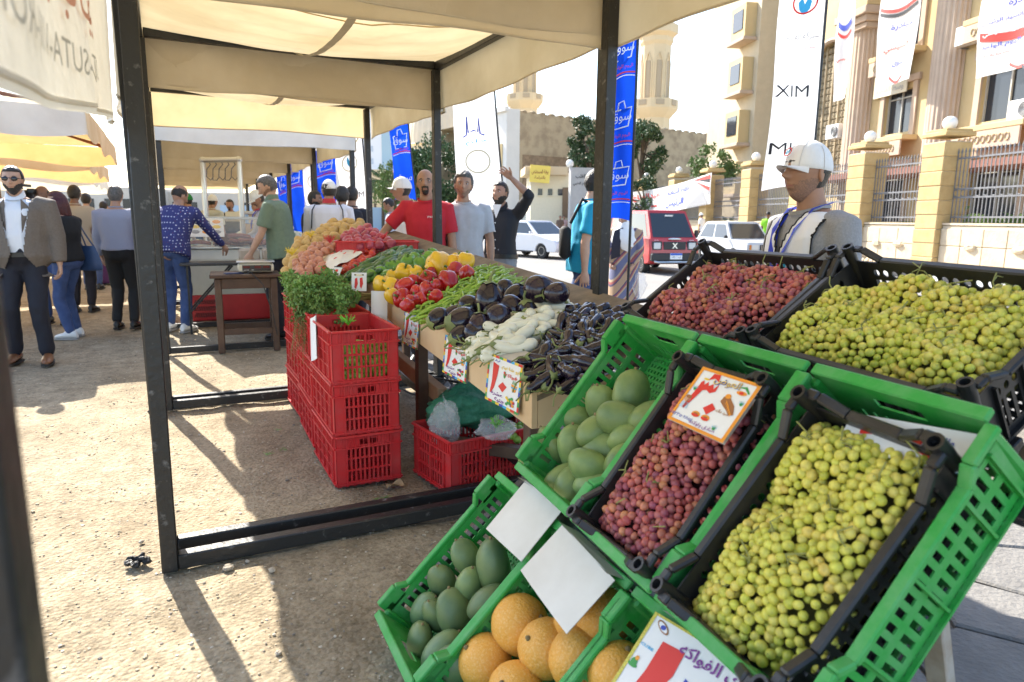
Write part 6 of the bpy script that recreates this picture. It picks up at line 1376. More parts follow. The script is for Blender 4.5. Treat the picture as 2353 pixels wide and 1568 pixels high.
def over(I, name, m, g, t0, t1, sleeve=None, cut=None, lens=1.0, wr=.006, sl=.02):
    """a second garment over the shirt, opened where cut() says"""
    k = MB(); TR = I['TR']; s = I['s']; rr = [(t0, *TR[2][1:])]+[q for q in TR if t0+.03 < q[0] <= t1]
    k.loft([I['tor'](t, rx+g+(.012 if t < .05 else 0), ry+g+(.010 if t < .05 else 0), yo) for t, rx, ry, yo in rr])
    if sleeve:
        for q in 'rl': sh, el, w = I['sh'][q], I['el'][q], I['wr'][q]; sx = -1 if q == 'r' else 1; k.tube([sh+Vector((sx*.06, 0, 0))*s, sh, sh.lerp(el, .6), el, el.lerp(w, .5), el.lerp(w, .92)], [x*s*I['bw'] for x in (.076, .082, .072, .066, .060, .052)], 14)
    q = remesh(k, I['vox'], 4)
    if cut: q = keep(q, lambda c: not cut(c))
    return wrinkle(q, wr, 8, 5).build(name, m, I['o'], True, 180)
def lanyard(I, m, w=.012):
    s = I['s']; c, _ = I['spine'](.50); y = .125*I['bw']*s
    k = MB()
    for sx in (-1, 1):
        P = [c+Vector((sx*.062, -.05, .055))*s, c+Vector((sx*.070, .045, .03))*s, c+Vector((sx*.060, .115, -.05))*s, c+Vector((sx*.030, .150, -.16))*s, c+Vector((0, .160, -.25))*s]
        k.tube(P, .016*s, 6, 0, True, .18, (0, 1, 0))
    k.build('lanyard', m, I['o'], True, 60)
BLUEL = mat('blue_ribbon', (.02, .05, .55), .5)
# 1 man in the grey jacket
GREYJ = mat('taupe_jacket_wool', (.135, .112, .092), .85, col2=(.17, .142, .118), scale=60, bump=.15, bscale=180); WSH = mat('white_dress_shirt', (.74, .76, .80), .7, bump=.08, bscale=40)
def suit(I):
    s = I['s']
    over(I, 'jacket', GREYJ, .034, -.17, .515, True, lambda c: c.y > .03 and abs(c.x+.01) < (.050+.16*max(0, c.z-1.02*s) if c.z > .98*s else .05+.55*max(0, .98*s-c.z)) and c.z > .7*s)
    band(I, 'belt', .035, .022, .04, BLACKL); k = MB(); c, _ = I['spine'](.035); k.box(c+Vector((0, .158, 0))*s, (.05, .012, .035)); k.build('belt_buckle', CHROME, I['o'])
    for sx in (-1, 1):
        k = MB(); P = [(sx*.060, .108, 1.455), (sx*.135, .110, 1.36), (sx*.085, .158, 1.15), (sx*.050, .166, 1.06), (sx*.060, .160, 1.25)]; k.add([Vector(p)*s for p in P], [(0, 1, 2, 3, 4)]); k.add([(Vector(p)+Vector((0, -.006, 0)))*s for p in P], [(4, 3, 2, 1, 0)]); k.build('lapel', GREYJ, I['o'], False)
    k = MB(); k.box(Vector((-.155, .10, .98))*s, (.10, .012, .035), rot(0, 0, rad(35))); k.build('pocket_flap', GREYJ, I['o'])
who('bearded man with sunglasses in a taupe jacket and navy trousers', (-1.19, 7.55), -14, H=1.78, top=WSH, tuck=True, sleeve=None, bottom=NAVYT, shoes=BROWNL, tone='light', hair='short', beard='full', glasses='sun', build=1.16, belly=.03, extra=suit, res=1.15, collar='shirt', pose=dict(lean=0, fr=(.13, .02), fl=(-.14, .12), al=((-.22, .02, -1), (-.05, .16, -1)), ar=((.2, 0, -1), (.1, .1, -1))))
# 2 woman with the blue handbag
BLKTOP = mat('black_knit', (.012, .012, .013), .9, bump=.15, bscale=120)
def handbag(I):
    s = I['s']; o = thing('handbag', 'dark blue leather handbag on the shoulder of the red haired woman', 'handbag', I['o'].location, I['o'].rotation_euler.z); m = mat('navy_leather', (.035, .07, .16), .4, var=.15, scale=8)
    k = MB(); rings = []
    for z, w, d in ((1.10, .10, .03), (1.02, .14, .05), (.90, .18, .06), (.82, .19, .06), (.80, .15, .04)): rings.append([Vector((.22+math.sin(a)*d*.7, -.10+math.cos(a)*w, z*1.0)) for a in [2*math.pi*i/16 for i in range(16)]])
    k.loft([[p*s for p in r_] for r_ in rings[::-1]]); k.build('bag', m, o, True, 50)
    for dy in (-.05, .05): k = MB(); k.tube([Vector((.22, -.10+dy-.05, 1.08))*s, Vector((.23, -.06+dy*.5, 1.25))*s, Vector((.175, -.02+dy*.3, 1.43))*s, Vector((.20, .05+dy*.3, 1.30))*s, Vector((.22, .0+dy, 1.09))*s], .008, 6); k.build('strap', m, o)
who('woman with dark red hair in a black top and jeans', (-1.0, 8.85), -128, H=1.60, top=BLKTOP, sleeve='long', bottom=JEANS, shoes=WHITEC, tone='light', hair='long', hairmat=HAIRR, female=True, build=1.1, belly=.01, extra=handbag, res=.95, topless_len=-.02, pose=dict(head=(42, 0, 0), lean=2, fr=(.12, .05), fl=(-.12, -.05), ar=((.15, .1, -1), (-.2, .6, -.2)), al=((-.15, .1, -1), (.2, .6, -.2))))
# 3 cameraman and the man beside him
def vcam(I):
    s = I['s']; o = thing('video_camera', 'large black shoulder video camera behind the red haired woman', 'video camera', I['o'].location, I['o'].rotation_euler.z); B = mat('camera_body', (.012, .012, .013), .4)
    MB().box(Vector((.16, .12, 1.60))*s, (.11, .36, .14), None, 0, .015).build('body', B, o); k = MB(); k.lathe([(.045, 0), (.05, .06), (.062, .07), (.062, .16), (.055, .16)], 14, Vector((.16, .30, 1.60))*s, rot(-math.pi/2)); k.build('lens', B, o)
    MB().bar(Vector((.16, .25, 1.73))*s, Vector((.16, -.02, 1.73))*s, .03).build('handle', B, o); MB().box(Vector((.07, .16, 1.66))*s, (.08, .12, .06), None, 0, .01).build('viewfinder', B, o); k = MB(); k.tube([Vector((.24, .0, 1.70))*s, Vector((.24, .34, 1.70))*s], .014, 8); k.build('microphone', B, o)
who('bald cameraman half hidden behind the red haired woman', (-1.3, 10.1), -20, H=1.70, top=mat('beige_shirt', (.42, .36, .28), .8), bottom=JEANS, shoes=BLACKL, tone='dark', hair='bald_top', extra=vcam, res=.7, pose=dict(ar=((.5, .5, -.5), (-.2, .6, .9)), al=((-.4, .4, -.8), (.5, .7, .8))))
who('dark haired man next to the video camera', (-1.12, 11.2), 165, H=1.76, top=mat('beige_shirt', (.42, .36, .28), .8), bottom=NAVYT, shoes=BLACKL, tone='dark', hair='short', res=.6)
# 4 white shirt and jeans, 5 purple dress
who('man in white shirt and jeans seen from behind at the left', (-1.28, 14.6), 168, H=1.74, top=WHITEC, sleeve='rolled', bottom=JEANS, shoes=BLACKL, tone='light', res=.7, tuck=True, pose=dict(al=((-.2, .4, -.6), (.3, .8, .1)), ar=((.3, .5, -.6), (.2, .8, .2))))
PURP = mat('purple_cloth', (.08, .02, .09), .85)
def skirt(m, r1=.20, z0=.03, nm='skirt', top=.06):
    def f(I):
        s = I['s']; k = MB(); rings = []
        for i in range(14):
            t = i/13; z = (.96+top)*(1-t)+z0*t; rx = (.175+(r1-.175)*t**.7); rings.append([Vector((math.cos(a)*rx*(1+.06*t*math.sin(7*a+1)), math.sin(a)*rx*.85*(1+.08*t*math.sin(6*a)), z))*s for a in [2*math.pi*j/40 for j in range(40)]])
        k.loft(rings[::-1]); k.build(nm, m, I['o'], True, 180)
    return f
who('person in a purple dress behind the white shirted man', (-1.1, 15.6), 150, H=1.62, top=PURP, sleeve='long', bottom=None, shoes=BLACKL, tone='mid', female=True, hair='short', extra=skirt(PURP, .24), res=.55)
# 6 striped shirt
STRIPE = cloth2('grey_striped_shirt', (.34, .35, .42), (.26, .26, .34), 40, 'wave', 'X')
who('man in grey striped shirt and black trousers mostly hidden by the posts', (-.52, 9.35), 160, H=1.70, top=STRIPE, sleeve='long', tuck=True, bottom=BLACKT, shoes=BLACKL, tone='mid', hair='short', hairmat=HAIRG, res=.9, belly=.03, build=1.08, pose=dict(lean=0, al=((-.2, .1, -1), (.05, .3, -1)), ar=((.25, .1, -1), (.1, .3, -1))))
who('older man with spectacles between the posts', (-.32, 11.2), 60, H=1.74, top=WHITEC, bottom=NAVYT, shoes=BLACKL, tone='light', hair='balding', hairmat=HAIRG, glasses='clear', res=.7)
# 8 patterned shirt
PATT = cloth2('blue_patterned_shirt', (.55, .56, .66), [(.035, .04, .17), (.03, .035, .15), (.20, .05, .09)], 30, 'dots')
who('balding man in blue patterned shirt bending over the display case', (.02, 8.85), 152, H=1.78, top=PATT, sleeve='long', bottom=JEANS, shoes=WHITEC, tone='mid', hair='bald_top', res=1.0, build=1.12, belly=.02, pose=dict(lean=26, head=(-25, -25, 0), al=((-.3, .3, -1), (-.1, .5, -.8)), ar=((.45, .55, -.85), (.3, .8, -.8)), fr=(.12, -.02), fl=(-.12, .08)))
# 9-11 in the far row
who('man in green cap and blue shirt in the far row', (.40, 13.2), -110, H=1.74, top=mat('faded_blue_shirt', (.06, .12, .25), .8), sleeve='long', bottom=NAVYT, shoes=BLACKL, tone='tan', cap=mat('green_cap', (.01, .22, .05), .7), hair='cap', res=.7)
who('man in white cap and vest in the far row', (.72, 13.6), 140, H=1.74, top=mat('olive_vest', (.50, .50, .42), .8), bottom=NAVYT, shoes=BLACKL, tone='tan', cap=WHITEC, hair='cap', res=.7)
who('dark haired man behind the grain sacks', (1.22, 15.5), -20, H=1.70, top=BLKTOP, bottom=NAVYT, shoes=BLACKL, tone='tan', res=.65, beard='goatee')
who('man in pale blue shirt at the far end of the row', (2.1, 19.5), 10, H=1.7, top=mat('pale_blue_shirt', (.25, .40, .66), .8), bottom=NAVYT, shoes=BLACKL, tone='tan', res=.5)
# 12 vendor in white coat
COATW = mat('white_coat', (.66, .68, .76), .8, bump=.1, bscale=50)
def coat(I): band(I, 'grey_stripe', .12, .030, .05, mat('reflective_grey', (.30, .31, .30), .5)); lanyard(I, BLUEL)
who('moustached vendor in white coat and white cap looking down', (1.32, 10.35), -78, H=1.74, top=COATW, sleeve='long', bottom=NAVYT, shoes=BLACKL, tone='tan', cap=WHITEC, hair='cap', beard='goatee', extra=coat, res=.85, colmat=mat('red_collar', (.5, .03, .04), .7), pose=dict(head=(0, -32, 0), lean=12, ar=((.2, .3, -1), (-.1, .8, -.5)), al=((-.2, .3, -1), (.1, .8, -.5))))
# 13 green polo
POLO = mat('sage_polo', (.14, .20, .145), .85, col2=(.17, .235, .17), scale=30, bump=.2, bscale=150)
who('man in sage green polo shirt looking down at the goods', (1.13, 7.95), -108, H=1.82, top=POLO, bottom=NAVYT, shoes=BLACKL, tone='light', hair='short', hairmat=HAIRG, beard='stubble', res=1.1, build=1.08, collar='shirt', pose=dict(head=(12, -30, 0), lean=9, al=((-.10, .30, -1), (.05, .45, -.75)), ar=((.15, .0, -1), (.05, .35, -1)), curl=.5))
# 14-16 behind the potatoes
who('dark haired man facing right behind the potatoes', (1.70, 9.35), 70, H=1.70, top=NAVYT, bottom=NAVYT, shoes=BLACKL, tone='tan', hair='short', res=.75, beard='short')
def vestback(I):
    lo = BLACKL; s = I['s']
    over(I, 'vest', COATW, .030, -.12, .515, None, None)
    for sx in (-1, 1): k = MB(); k.tube([Vector((sx*.12, -.06, 1.49))*s, Vector((sx*.165, -.10, 1.40))*s, Vector((sx*.170, -.125, 1.28))*s, Vector((sx*.185, -.08, 1.20))*s], .006*s, 6); k.build('vest_piping', BLACKT, I['o'])
    lettering('lettering', 'سوق', .05, INKB, I['o'], (-.045*s, -.165*s, 1.22*s), rot(math.pi/2), .08); lettering('lettering', 'اليوم الواحد', .022, INKR, I['o'], (-.045*s, -.165*s, 1.175*s), rot(math.pi/2), .08)
    k = MB(); k.tube([Vector((.055+.024*math.cos(a), -.166, 1.21+.03*math.sin(a)))*s for a in [2*math.pi*i/16 for i in range(17)]], .002, 4); k.build('emblem', INKC, I['o']); MB().box(Vector((.005, -.166, 1.21))*s, (.002, .002, .07)).build('print_rule', INKGR, I['o'])
who('vendor in white vest and backward white cap seen from behind', (1.66, 8.0), 172, H=1.78, top=COATW, sleeve='long', bottom=NAVYT, shoes=BLACKL, tone='tan', hair='short', cap=WHITEC, parted='', res=1.0, build=1.1, extra=vestback, colmat=mat('red_collar', (.5, .03, .04), .7), collar='shirt', beard='short', pose=dict(lean=4, head=(30, -8, 0), ar=((.2, .2, -1), (0, .5, -.8)), al=((-.2, .2, -1), (0, .5, -.8))))
who('dark haired man right of the backward capped vendor', (1.98, 8.75), 175, H=1.74, top=NAVYT, bottom=NAVYT, shoes=BLACKL, tone='tan', hair='full', res=.7)
who('second dark haired man beyond the vendor in the white vest', (2.15, 9.0), 165, H=1.76, top=NAVYT, bottom=NAVYT, shoes=BLACKL, tone='tan', hair='short', res=.6)
# 17 red shirt
REDT = mat('red_tshirt', (.52, .018, .035), .85, var=.06, scale=14, bump=.12, bscale=120)
def redlogo(I): s = I['s']; lettering('lettering', 'JEY BLONG BONG', .018*s, INKW, I['o'], (-.085*s, .1545*s, 1.32*s), rot(math.pi/2, 0, math.pi), .105*s, .03)
who('bald man with glasses in a red T-shirt reaching to the onions', (2.14, 6.05), -10, H=1.80, top=REDT, bottom=NAVYT, shoes=BLACKL, tone='mid', hair='bald_top', glasses='clear', beard='goatee', res=1.25, build=1.0, extra=redlogo, jaw=1.05, pose=dict(lean=1, head=(6, 4, 2), ar=((.55, .15, -.62), (.42, .25, -.75)), al=((-.16, .0, -1), (-.06, .05, -1))))
who('man in white cap with blue lanyard behind the red shirted man', (2.30, 7.05), -88, H=1.78, top=COATW, sleeve='long', bottom=NAVYT, shoes=BLACKL, tone='tan', hair='cap', cap=WHITEC, glasses='sun', extra=lambda I: lanyard(I, BLUEL), res=.85)
who('man in pale grey shirt looking down in the road', (3.5, 11.6), -100, H=1.70, top=mat('pale_grey_shirt', (.42, .44, .50), .8), sleeve='rolled', bottom=NAVYT, shoes=BLACKL, tone='tan', res=.75, pose=dict(head=(0, -30, 0), ar=((.1, .2, -1), (-.1, .9, .0))))
# 20 light grey T-shirt
LGT = mat('light_grey_tshirt', (.46, .45, .47), .85, var=.05, scale=20, bump=.15, bscale=120)
who('grey haired man in light grey T-shirt behind the peppers', (2.50, 6.05), 8, H=1.79, top=LGT, bottom=BLACKT, shoes=BLACKL, tone='mid', hair='full', hairmat=HAIRG, beard='stubble', res=1.15, build=1.06, belly=.015, pose=dict(lean=0, head=(-8, 2, -4), al=((-.22, .05, -1), (.0, .25, -1)), ar=((.15, .0, -1), (.1, .2, -1)), curl=.6))
# 21 black shirt, arm raised
BLKS = mat('black_shirt', (.011, .012, .017), .75, bump=.12, bscale=90)
def blk(I):
    s = I['s']; band(I, 'belt', .03, .020, .045, BLACKL)
    for q in range(4): k = MB(); k.ell(Vector((.012, .146, 1.06+.085*q))*s, (.006, .003, .006), 8, 6); k.build('button', INKW, I['o'])
    k = MB(); k.add([Vector(p)*s for p in ((-.05, .128, 1.50), (.05, .128, 1.50), (.0, .160, 1.36))], [(0, 1, 2)]); k.build('undershirt', WHITEC, I['o'], False)
who('bearded man in black shirt raising one arm by the road', (3.08, 6.45), -16, H=1.74, top=BLKS, sleeve='rolled', tuck=True, bottom=GJEANS, shoes=BLACKL, tone='mid', hair='short', beard='full', extra=blk, res=1.1, collar='shirt', pose=dict(lean=-2, head=(-14, 4, 0), al=((-.45, .45, .55), (.75, .35, .75)), ar=((.25, .05, -1), (.35, .75, -.28)), curl=.25, palmr=(0, .3, 1), palml=(.2, 1, -.2)))
# 22 turquoise
TURQ = mat('turquoise_tshirt', (.01, .33, .55), .8, var=.08, scale=12, bump=.12, bscale=100)
def backpack(I):
    s = I['s']; o = thing('shoulder_bag', 'black bag on the back of the man in turquoise', 'bag', I['o'].location, I['o'].rotation_euler.z); k = MB(); k.box(Vector((.10, -.20, 1.12))*s, (.17, .09, .28), None, 0, .03); k.build('bag', BLACKT, o, True, 60); k = MB(); k.tube([Vector((.12, -.16, 1.28))*s, Vector((.10, -.06, 1.48))*s, Vector((-.02, .13, 1.38))*s], .015, 6); k.build('strap', BLACKT, o)
who('man in turquoise T-shirt walking behind the stall post', (3.32, 5.18), 100, H=1.80, top=TURQ, bottom=JEANS, shoes=BLACKL, tone='light', hair='short', extra=backpack, res=1.0, belly=.03, build=1.08, pose=dict(fr=(.10, -.32, .03), fl=(-.08, .26), al=((-.15, .15, -1), (-.05, .2, -1)), ar=((.15, -.25, -1), (.05, .0, -1))))
# 23 woman in striped abaya
ABAYA = cloth2('striped_abaya', (.40, .27, .17), [(.10, .065, .12), (.34, .09, .085), (.46, .34, .22), (.13, .14, .24)], 1.6, 'wave', 'DIAGONAL')
def hijab(I):
    s = I['s']; hs = I['hs']; skirt(ABAYA, .27, .02, 'robe', .20)(I)
    k = MB(); k.ell((0, 0, 0), (hs, hs, hs), 26, 18, None, 0, lambda p: (p.x*.092, p.y*.108-.014, p.z*.132-.004)); q = keep(k, lambda c: not (c.y/hs > .038 and -.10 < c.z/hs < .066 and abs(c.x)/hs < .062)); I['onhead'](q, 'headscarf', WHITEC)
    k = MB(); hc = I['hc']
    rings = [[hc+Vector((math.cos(a)*rx, -.01+math.sin(a)*ry, z))*s for a in [2*math.pi*i/26 for i in range(26)]] for rx, ry, z in ((.088, .085, -.06), (.105, .10, -.12), (.17, .13, -.20), (.20, .15, -.32), (.17, .15, -.42))]
    k.loft(rings[::-1], 0, False); wrinkle(k, .012, 14, 2).build('shawl', WHITEC, I['o'], True, 180)
    k = MB(); k.grid(lambda u, v: hc+Vector((-.02+.13*u+.03*v, .105+.05*math.sin(3*v)+.02*u, -.14-.42*v-.05*u))*s, 6, 12); k.grid(lambda u, v: hc+Vector((.02-.13*u-.02*v, .108+.045*math.sin(3*v)+.02*u, -.15-.30*v-.05*u))*s, 6, 12, 1); k.build('shawl_end', [mat('charcoal_scarf', (.02, .02, .035), .8), WHITEC], I['o'], True, 180)
hj = who('woman in white headscarf and striped long robe by the road', (5.62, 7.78), -18, H=1.62, z0=-.11, top=ABAYA, sleeve='long', bottom=None, shoes=BLACKL, tone='mid', female=True, hair=None, extra=hijab, res=.95, build=1.12, belly=.02, pose=dict(head=(-8, 4, 0), ar=((.2, .15, -1), (-.45, .5, -.8)), al=((-.2, .1, -1), (.35, .55, -.9)), curl=.9))
bag('white plastic bag hanging from the hand of the woman in the striped robe', 1470, 655, 9.3, .11, CLEAR, 8, sq=(.8, .6, 1.4))
# 24 seller in the foreground
GREYT = mat('heather_grey_tshirt', (.26, .26, .27), .9, col2=(.34, .34, .35), scale=140, bump=.1, bscale=120); VESTW = mat('white_vest_cloth', (.82, .82, .84), .8, bump=.12, bscale=40)
def seller(I):
    s = I['s']; o = I['o']
    sl = I['sh']
    def cut(c):
        z = c.z/s; x = abs(c.x)/s
        if ((x-.205)/.060)**2+((z-1.345)/.150)**2 < 1: return True
        return c.y > .02 and x < .008+.30*max(0, z-1.28) or z > 1.475 and x < .085
    v_ = over(I, 'vest', VESTW, .032, -.10, .515, None, cut, wr=.007)
    cnt = {}; me = v_.data
    for f in me.polygons:
        for e in f.edge_keys: cnt[e] = cnt.get(e, 0)+1
    k = MB()
    for (a_, b_), q in cnt.items():
        if q == 1: k.tube([me.vertices[a_].co, me.vertices[b_].co], .0036*s, 4)
    k.build('black_piping', BLACKT, v_)
    lanyard(I, BLUEL, .02)
    # emblem on the chest and on the cap
    def emblem(c, R, q, par, txt=True):
        k = MB()
        for i in range(18): a = 2*math.pi*i/18; k.box(c+R @ Vector((math.cos(a)*.030*q, math.sin(a)*.030*q, 0)), (.007*q, .009*q, .0015), R @ rot(0, 0, a))
        k.build('emblem_gear', INKR, par); k = MB()
        for sx in (-1, 1): k.add([c+R @ Vector((x*q, y*q, .001)) for x, y in ((0, -.022), (sx*.012, -.012), (sx*.015, .004), (sx*.010, .020), (sx*.002, .008))], [(0, 1, 2, 3, 4) if sx > 0 else (4, 3, 2, 1, 0)])
        k.build('emblem_leaf', INKC, par)
        if txt: lettering('lettering', 'الشركة القابضة', .014*q, INKK, par, c+R @ Vector((0, -.045*q, 0)), R, .065*q, .02); lettering('lettering', 'للصناعات الغذائية', .009*q, INKR, par, c+R @ Vector((0, -.060*q, 0)), R, .06*q)
    Rl = Matrix((Vector((-1, -.35, 0)).normalized(), Vector((0, .12, 1)).normalized(), Vector((-.35, 1, -.12)).normalized())).transposed()
    emblem(Vector((-.096, .1655, 1.245))*s, Rl, 1.2, o)
    lettering('lettering', 'سوق', .028, INKB, o, Vector((.075, .176, 1.19))*s, rot(math.pi/2, 0, math.pi-.25), .05); lettering('lettering', 'اليوم الواحد', .012, INKR, o, Vector((.075, .176, 1.165))*s, rot(math.pi/2, 0, math.pi-.25), .05)
    hs = I['hs']; c = I['hc']+I['HR'] @ (Vector((.010, .098, .070))*hs); y = (I['HR'] @ Vector((0, -.42, 1))).normalized(); x = (I['HR'] @ Vector((-1, 0, 0))).normalized(); R = Matrix((x, y, x.cross(y))).transposed(); emblem(c+R @ Vector((0, 0, .008)), R, .55, o)
who('seller in white cap and white vest with blue lanyard behind the grapes', (2.26, 1.915), -52, H=1.665, top=GREYT, bottom=NAVYT, shoes=BLACKL, tone='tan', hair='cap', cap=WHITEC, beard='stubble', extra=seller, res=1.5, build=1.0, jaw=1.1, pose=dict(lean=0, head=(6, 5, 0), al=((-.2, .05, -1), (-.1, .3, -1)), ar=((.2, .05, -1), (.1, .3, -1))))
# far off
who('street sweeper in a neon green vest with a broom by the stone wall', onn(1762, 550, 13.9)[:2], -10, H=1.72, z0=.02, top=mat('neon_green_vest', (.25, .60, .02), .7), bottom=mat('dark_green_trousers', (.02, .05, .03), .8), shoes=BLACKL, tone='dark', hair='short', cap=BLACKT, res=.5)
who('man in white cap walking behind the silver car', onn(1612, 540, 13.9)[:2], -120, H=1.72, z0=.02, top=WHITEC, bottom=NAVYT, shoes=BLACKL, tone='tan', cap=WHITEC, hair='cap', res=.45)
for i, (px, m, lb) in enumerate(((1287, mat('brown_shirt', (.12, .08, .06), .8), 'man in brown by the gatehouse'), (1296, mat('pink_robe', (.62, .42, .42), .8), 'figure in a pale pink robe by the gatehouse'), (1307, NAVYT, 'man in a dark suit by the gatehouse'))):
    p = onn(px, 510, 9.5+.6*i); who(lb, (p.x, p.y), 0, H=1.72, z0=ZR, top=m, bottom=NAVYT, shoes=BLACKL, tone='tan', res=.42, hair='short')
p = onz(838, 512, ZR); who('man in blue shirt and blue cap far down the road', (p.x*.55, p.y*.55), 0, H=1.7, z0=ZR, top=mat('royal_shirt', (.06, .10, .30), .8), bottom=NAVYT, shoes=BLACKL, tone='tan', cap=BLUEL, hair='cap', res=.45)
print('people', time.time()-T0)
# ------------------------------------------------------------------ vehicles
TYRE = mat('tyre_rubber', (.018, .018, .018), .8); RIM = mat('alloy_rim', (.45, .45, .46), .3, metal=.8); CARGL = mat('car_glass', (.035, .045, .055), .05, spec=.7); BUMPK = mat('black_bumper', (.03, .03, .032), .55); LAMPC = mat('headlamp_glass', (.62, .63, .62), .12, spec=.7); LAMPO = mat('amber_lens', (.60, .20, .02), .3)
PLATEB = mat('plate_blue', (.03, .12, .55), .5)
def vehicle(label, loc, head, L_, W_, H_, prof, gh, paint, wheels, cat='car', r=.29, parts=None, name='parked_car', group='vehicles on the road', side=None, inset=None, belt=None):
    """prof = body outline (y,z) without arches; gh = greenhouse [(y,z) base rear, base front, roof front, roof rear]; head = compass direction of the nose"""
    o = thing(name, label, cat, loc, rad(head-90), group); hw = W_/2
    P = list(prof); cz = sum(p[1] for p in P)/len(P)
    low = [(prof[0][0], prof[0][1])]
    bot = []
    for wy in sorted(wheels):
        for i in range(9): a = math.pi-math.pi*i/8; bot.append((wy+math.cos(a)*(r+.05), .26+max(0, math.sin(a))*(r+.05)*.95))
    poly = [P[0]]+bot+P[1:]
    k = MB(); xs = [(-hw, .95), (-hw+.035, .988), (-hw+.10, 1.0), (hw-.10, 1.0), (hw-.035, .988), (hw, .95)]
    k.loft([[Vector((x, y*(.5+.5*q) if abs(y) > 1 else y, cz+(z-cz)*q)) for y, z in poly] for x, q in xs]); k.build('body', paint, o, True, 28)
    if gh:
        (y0, z0), (y1, z1), (y2, z2), (y3, z3) = gh; it = inset or .13; k = MB(); b = hw-.06; t_ = hw-.06-it
        V = [(-b, y0, z0), (b, y0, z0), (b, y1, z1), (-b, y1, z1), (-t_, y3, z3), (t_, y3, z3), (t_, y2, z2), (-t_, y2, z2)]
        k.add(V, [(0, 1, 5, 4), (1, 2, 6, 5), (2, 3, 7, 6), (3, 0, 4, 7), (4, 5, 6, 7)]); k.build('roof', paint, o, False)
        k = MB(); k.loft([[Vector((x, y, z+dz)) for x, y in ((-t_*q, y3+.05*(1-q)), (t_*q, y3+.05*(1-q)), (t_*q, y2-.05*(1-q)), (-t_*q, y2-.05*(1-q)))] for q, dz, z in ((1, .0, z2), (.94, .022, z2), (.6, .034, z2))], 0); k.build('roof_panel', paint, o, True, 60)
        def face(a, b_, c, d, u0, u1, v0, v1, nm, off):
            A, B, C, D = [Vector(V[i]) for i in (a, b_, c, d)]; n = (B-A).cross(D-A).normalized(); q = lambda u, v: (A*(1-u)+B*u)*(1-v)+(D*(1-u)+C*u)*v+n*off; m = MB(); m.add([q(u0, v0), q(u1, v0), q(u1, v1), q(u0, v1)], [(0, 1, 2, 3)]); m.build(nm, CARGL, o, False)
        face(2, 3, 7, 6, .05, .95, .06, .93, 'windscreen', .006); face(0, 1, 5, 4, .06, .94, .10, .92, 'rear_window', .006)
        for (a, b_, c, d) in ((1, 2, 6, 5), (3, 0, 4, 7)):
            for (u0, u1) in ((.06, .48), (.52, .93)): face(a, b_, c, d, u0, u1, .08, .90, 'side_window', .006)
    for wy in wheels:
        for sx in (-1, 1):
            c = (sx*(hw-.10), wy, r); w = MB(); w.lathe([(r*.55, -.09), (r*.9, -.095), (r, -.07), (r, .07), (r*.9, .095), (r*.55, .09)], 22, (0, 0, 0), rot(0, math.pi/2)); wo = w.build('wheel', TYRE, o, True, 40, c)
            m = MB(); m.lathe([(r*.60, .0), (r*.60, .088), (r*.52, .092), (r*.30, .070), (r*.16, .085), (.001, .088)], 18, (0, 0, 0), rot(0, sx*math.pi/2)); m.build('rim', RIM, wo, True, 40)
    if parts: parts(o, hw)
    return o
def bx(o, nm, c, d, m, R=None, ch=.01): return MB().box(c, d, R, 0, ch).build(nm, m, o)
def plate(o, y, z, txt, top=PLATEB):
    p = bx(o, 'number_plate', (0, y, z), (.36, .012, .17), INKW, None, .003); bx(p, 'plate_band', (0, y+.007, z+.055), (.35, .004, .055), top, None, .001); lettering('lettering', txt, .06, INKK, p, (0, y+.0085, z-.025), rot(math.pi/2, 0, math.pi), .26)
WPAINT = mat('white_car_paint', (.74, .75, .77), .25, coat=.5); RPAINT = mat('red_van_paint', (.48, .035, .04), .3, coat=.4, var=.05, scale=2); SPAINT = mat('silver_white_paint', (.52, .54, .56), .3, coat=.4); DPAINT = mat('dark_blue_paint', (.02, .03, .06), .3, coat=.5); BPAINT = mat('blue_paint', (.04, .10, .28), .3, coat=.5)
SED = [(-2.05, .26), (2.04, .26), (2.13, .42), (2.10, .58), (1.98, .70), (1.0, .90), (-1.40, .94), (-2.0, .93), (-2.13, .78), (-2.12, .42)]
def sedan_parts(o, hw):
    for sx in (-1, 1): bx(o, 'headlight', (sx*.56, 2.045, .62), (.36, .10, .14), LAMPC, rot(rad(-20), 0, sx*rad(-14)), .03); bx(o, 'wing_mirror', (sx*(hw+.07), .78, .96), (.14, .08, .10), WPAINT, None, .02); bx(o, 'door_handle', (sx*(hw-.005), -.1, .80), (.02, .16, .03), WPAINT, None, .005); bx(o, 'sill', (sx*(hw-.01), 0, .26), (.03, 1.7, .06), BUMPK)
    bx(o, 'grille', (0, 2.085, .61), (.62, .05, .10), BUMPK); bx(o, 'bumper', (0, 2.10, .43), (1.5, .12, .20), WPAINT, None, .04); bx(o, 'lower_intake', (0, 2.13, .33), (.8, .08, .07), BUMPK); plate(o, 2.168, .44, 'س ل ٩٧٣', INKO)
def hd_road(extra): return math.degrees(math.atan2(-RDIR.y, -RDIR.x))+extra
p = onz(1240, 594, ZR); vehicle('white sedan driving towards the camera behind the gesturing man', (p.x+.35, p.y+1.15, ZR), hd_road(33), 4.25, 1.68, 1.40, SED, ((-1.52, .92), (1.02, .88), (.32, 1.38), (-.92, 1.38)), WPAINT, (-1.22, 1.30), parts=sedan_parts, name='white_sedan')
VANW = [(-2.2, .30), (2.15, .30), (2.2, .60), (2.05, .95), (1.75, 1.10), (-2.2, 1.12), (-2.25, .6)]
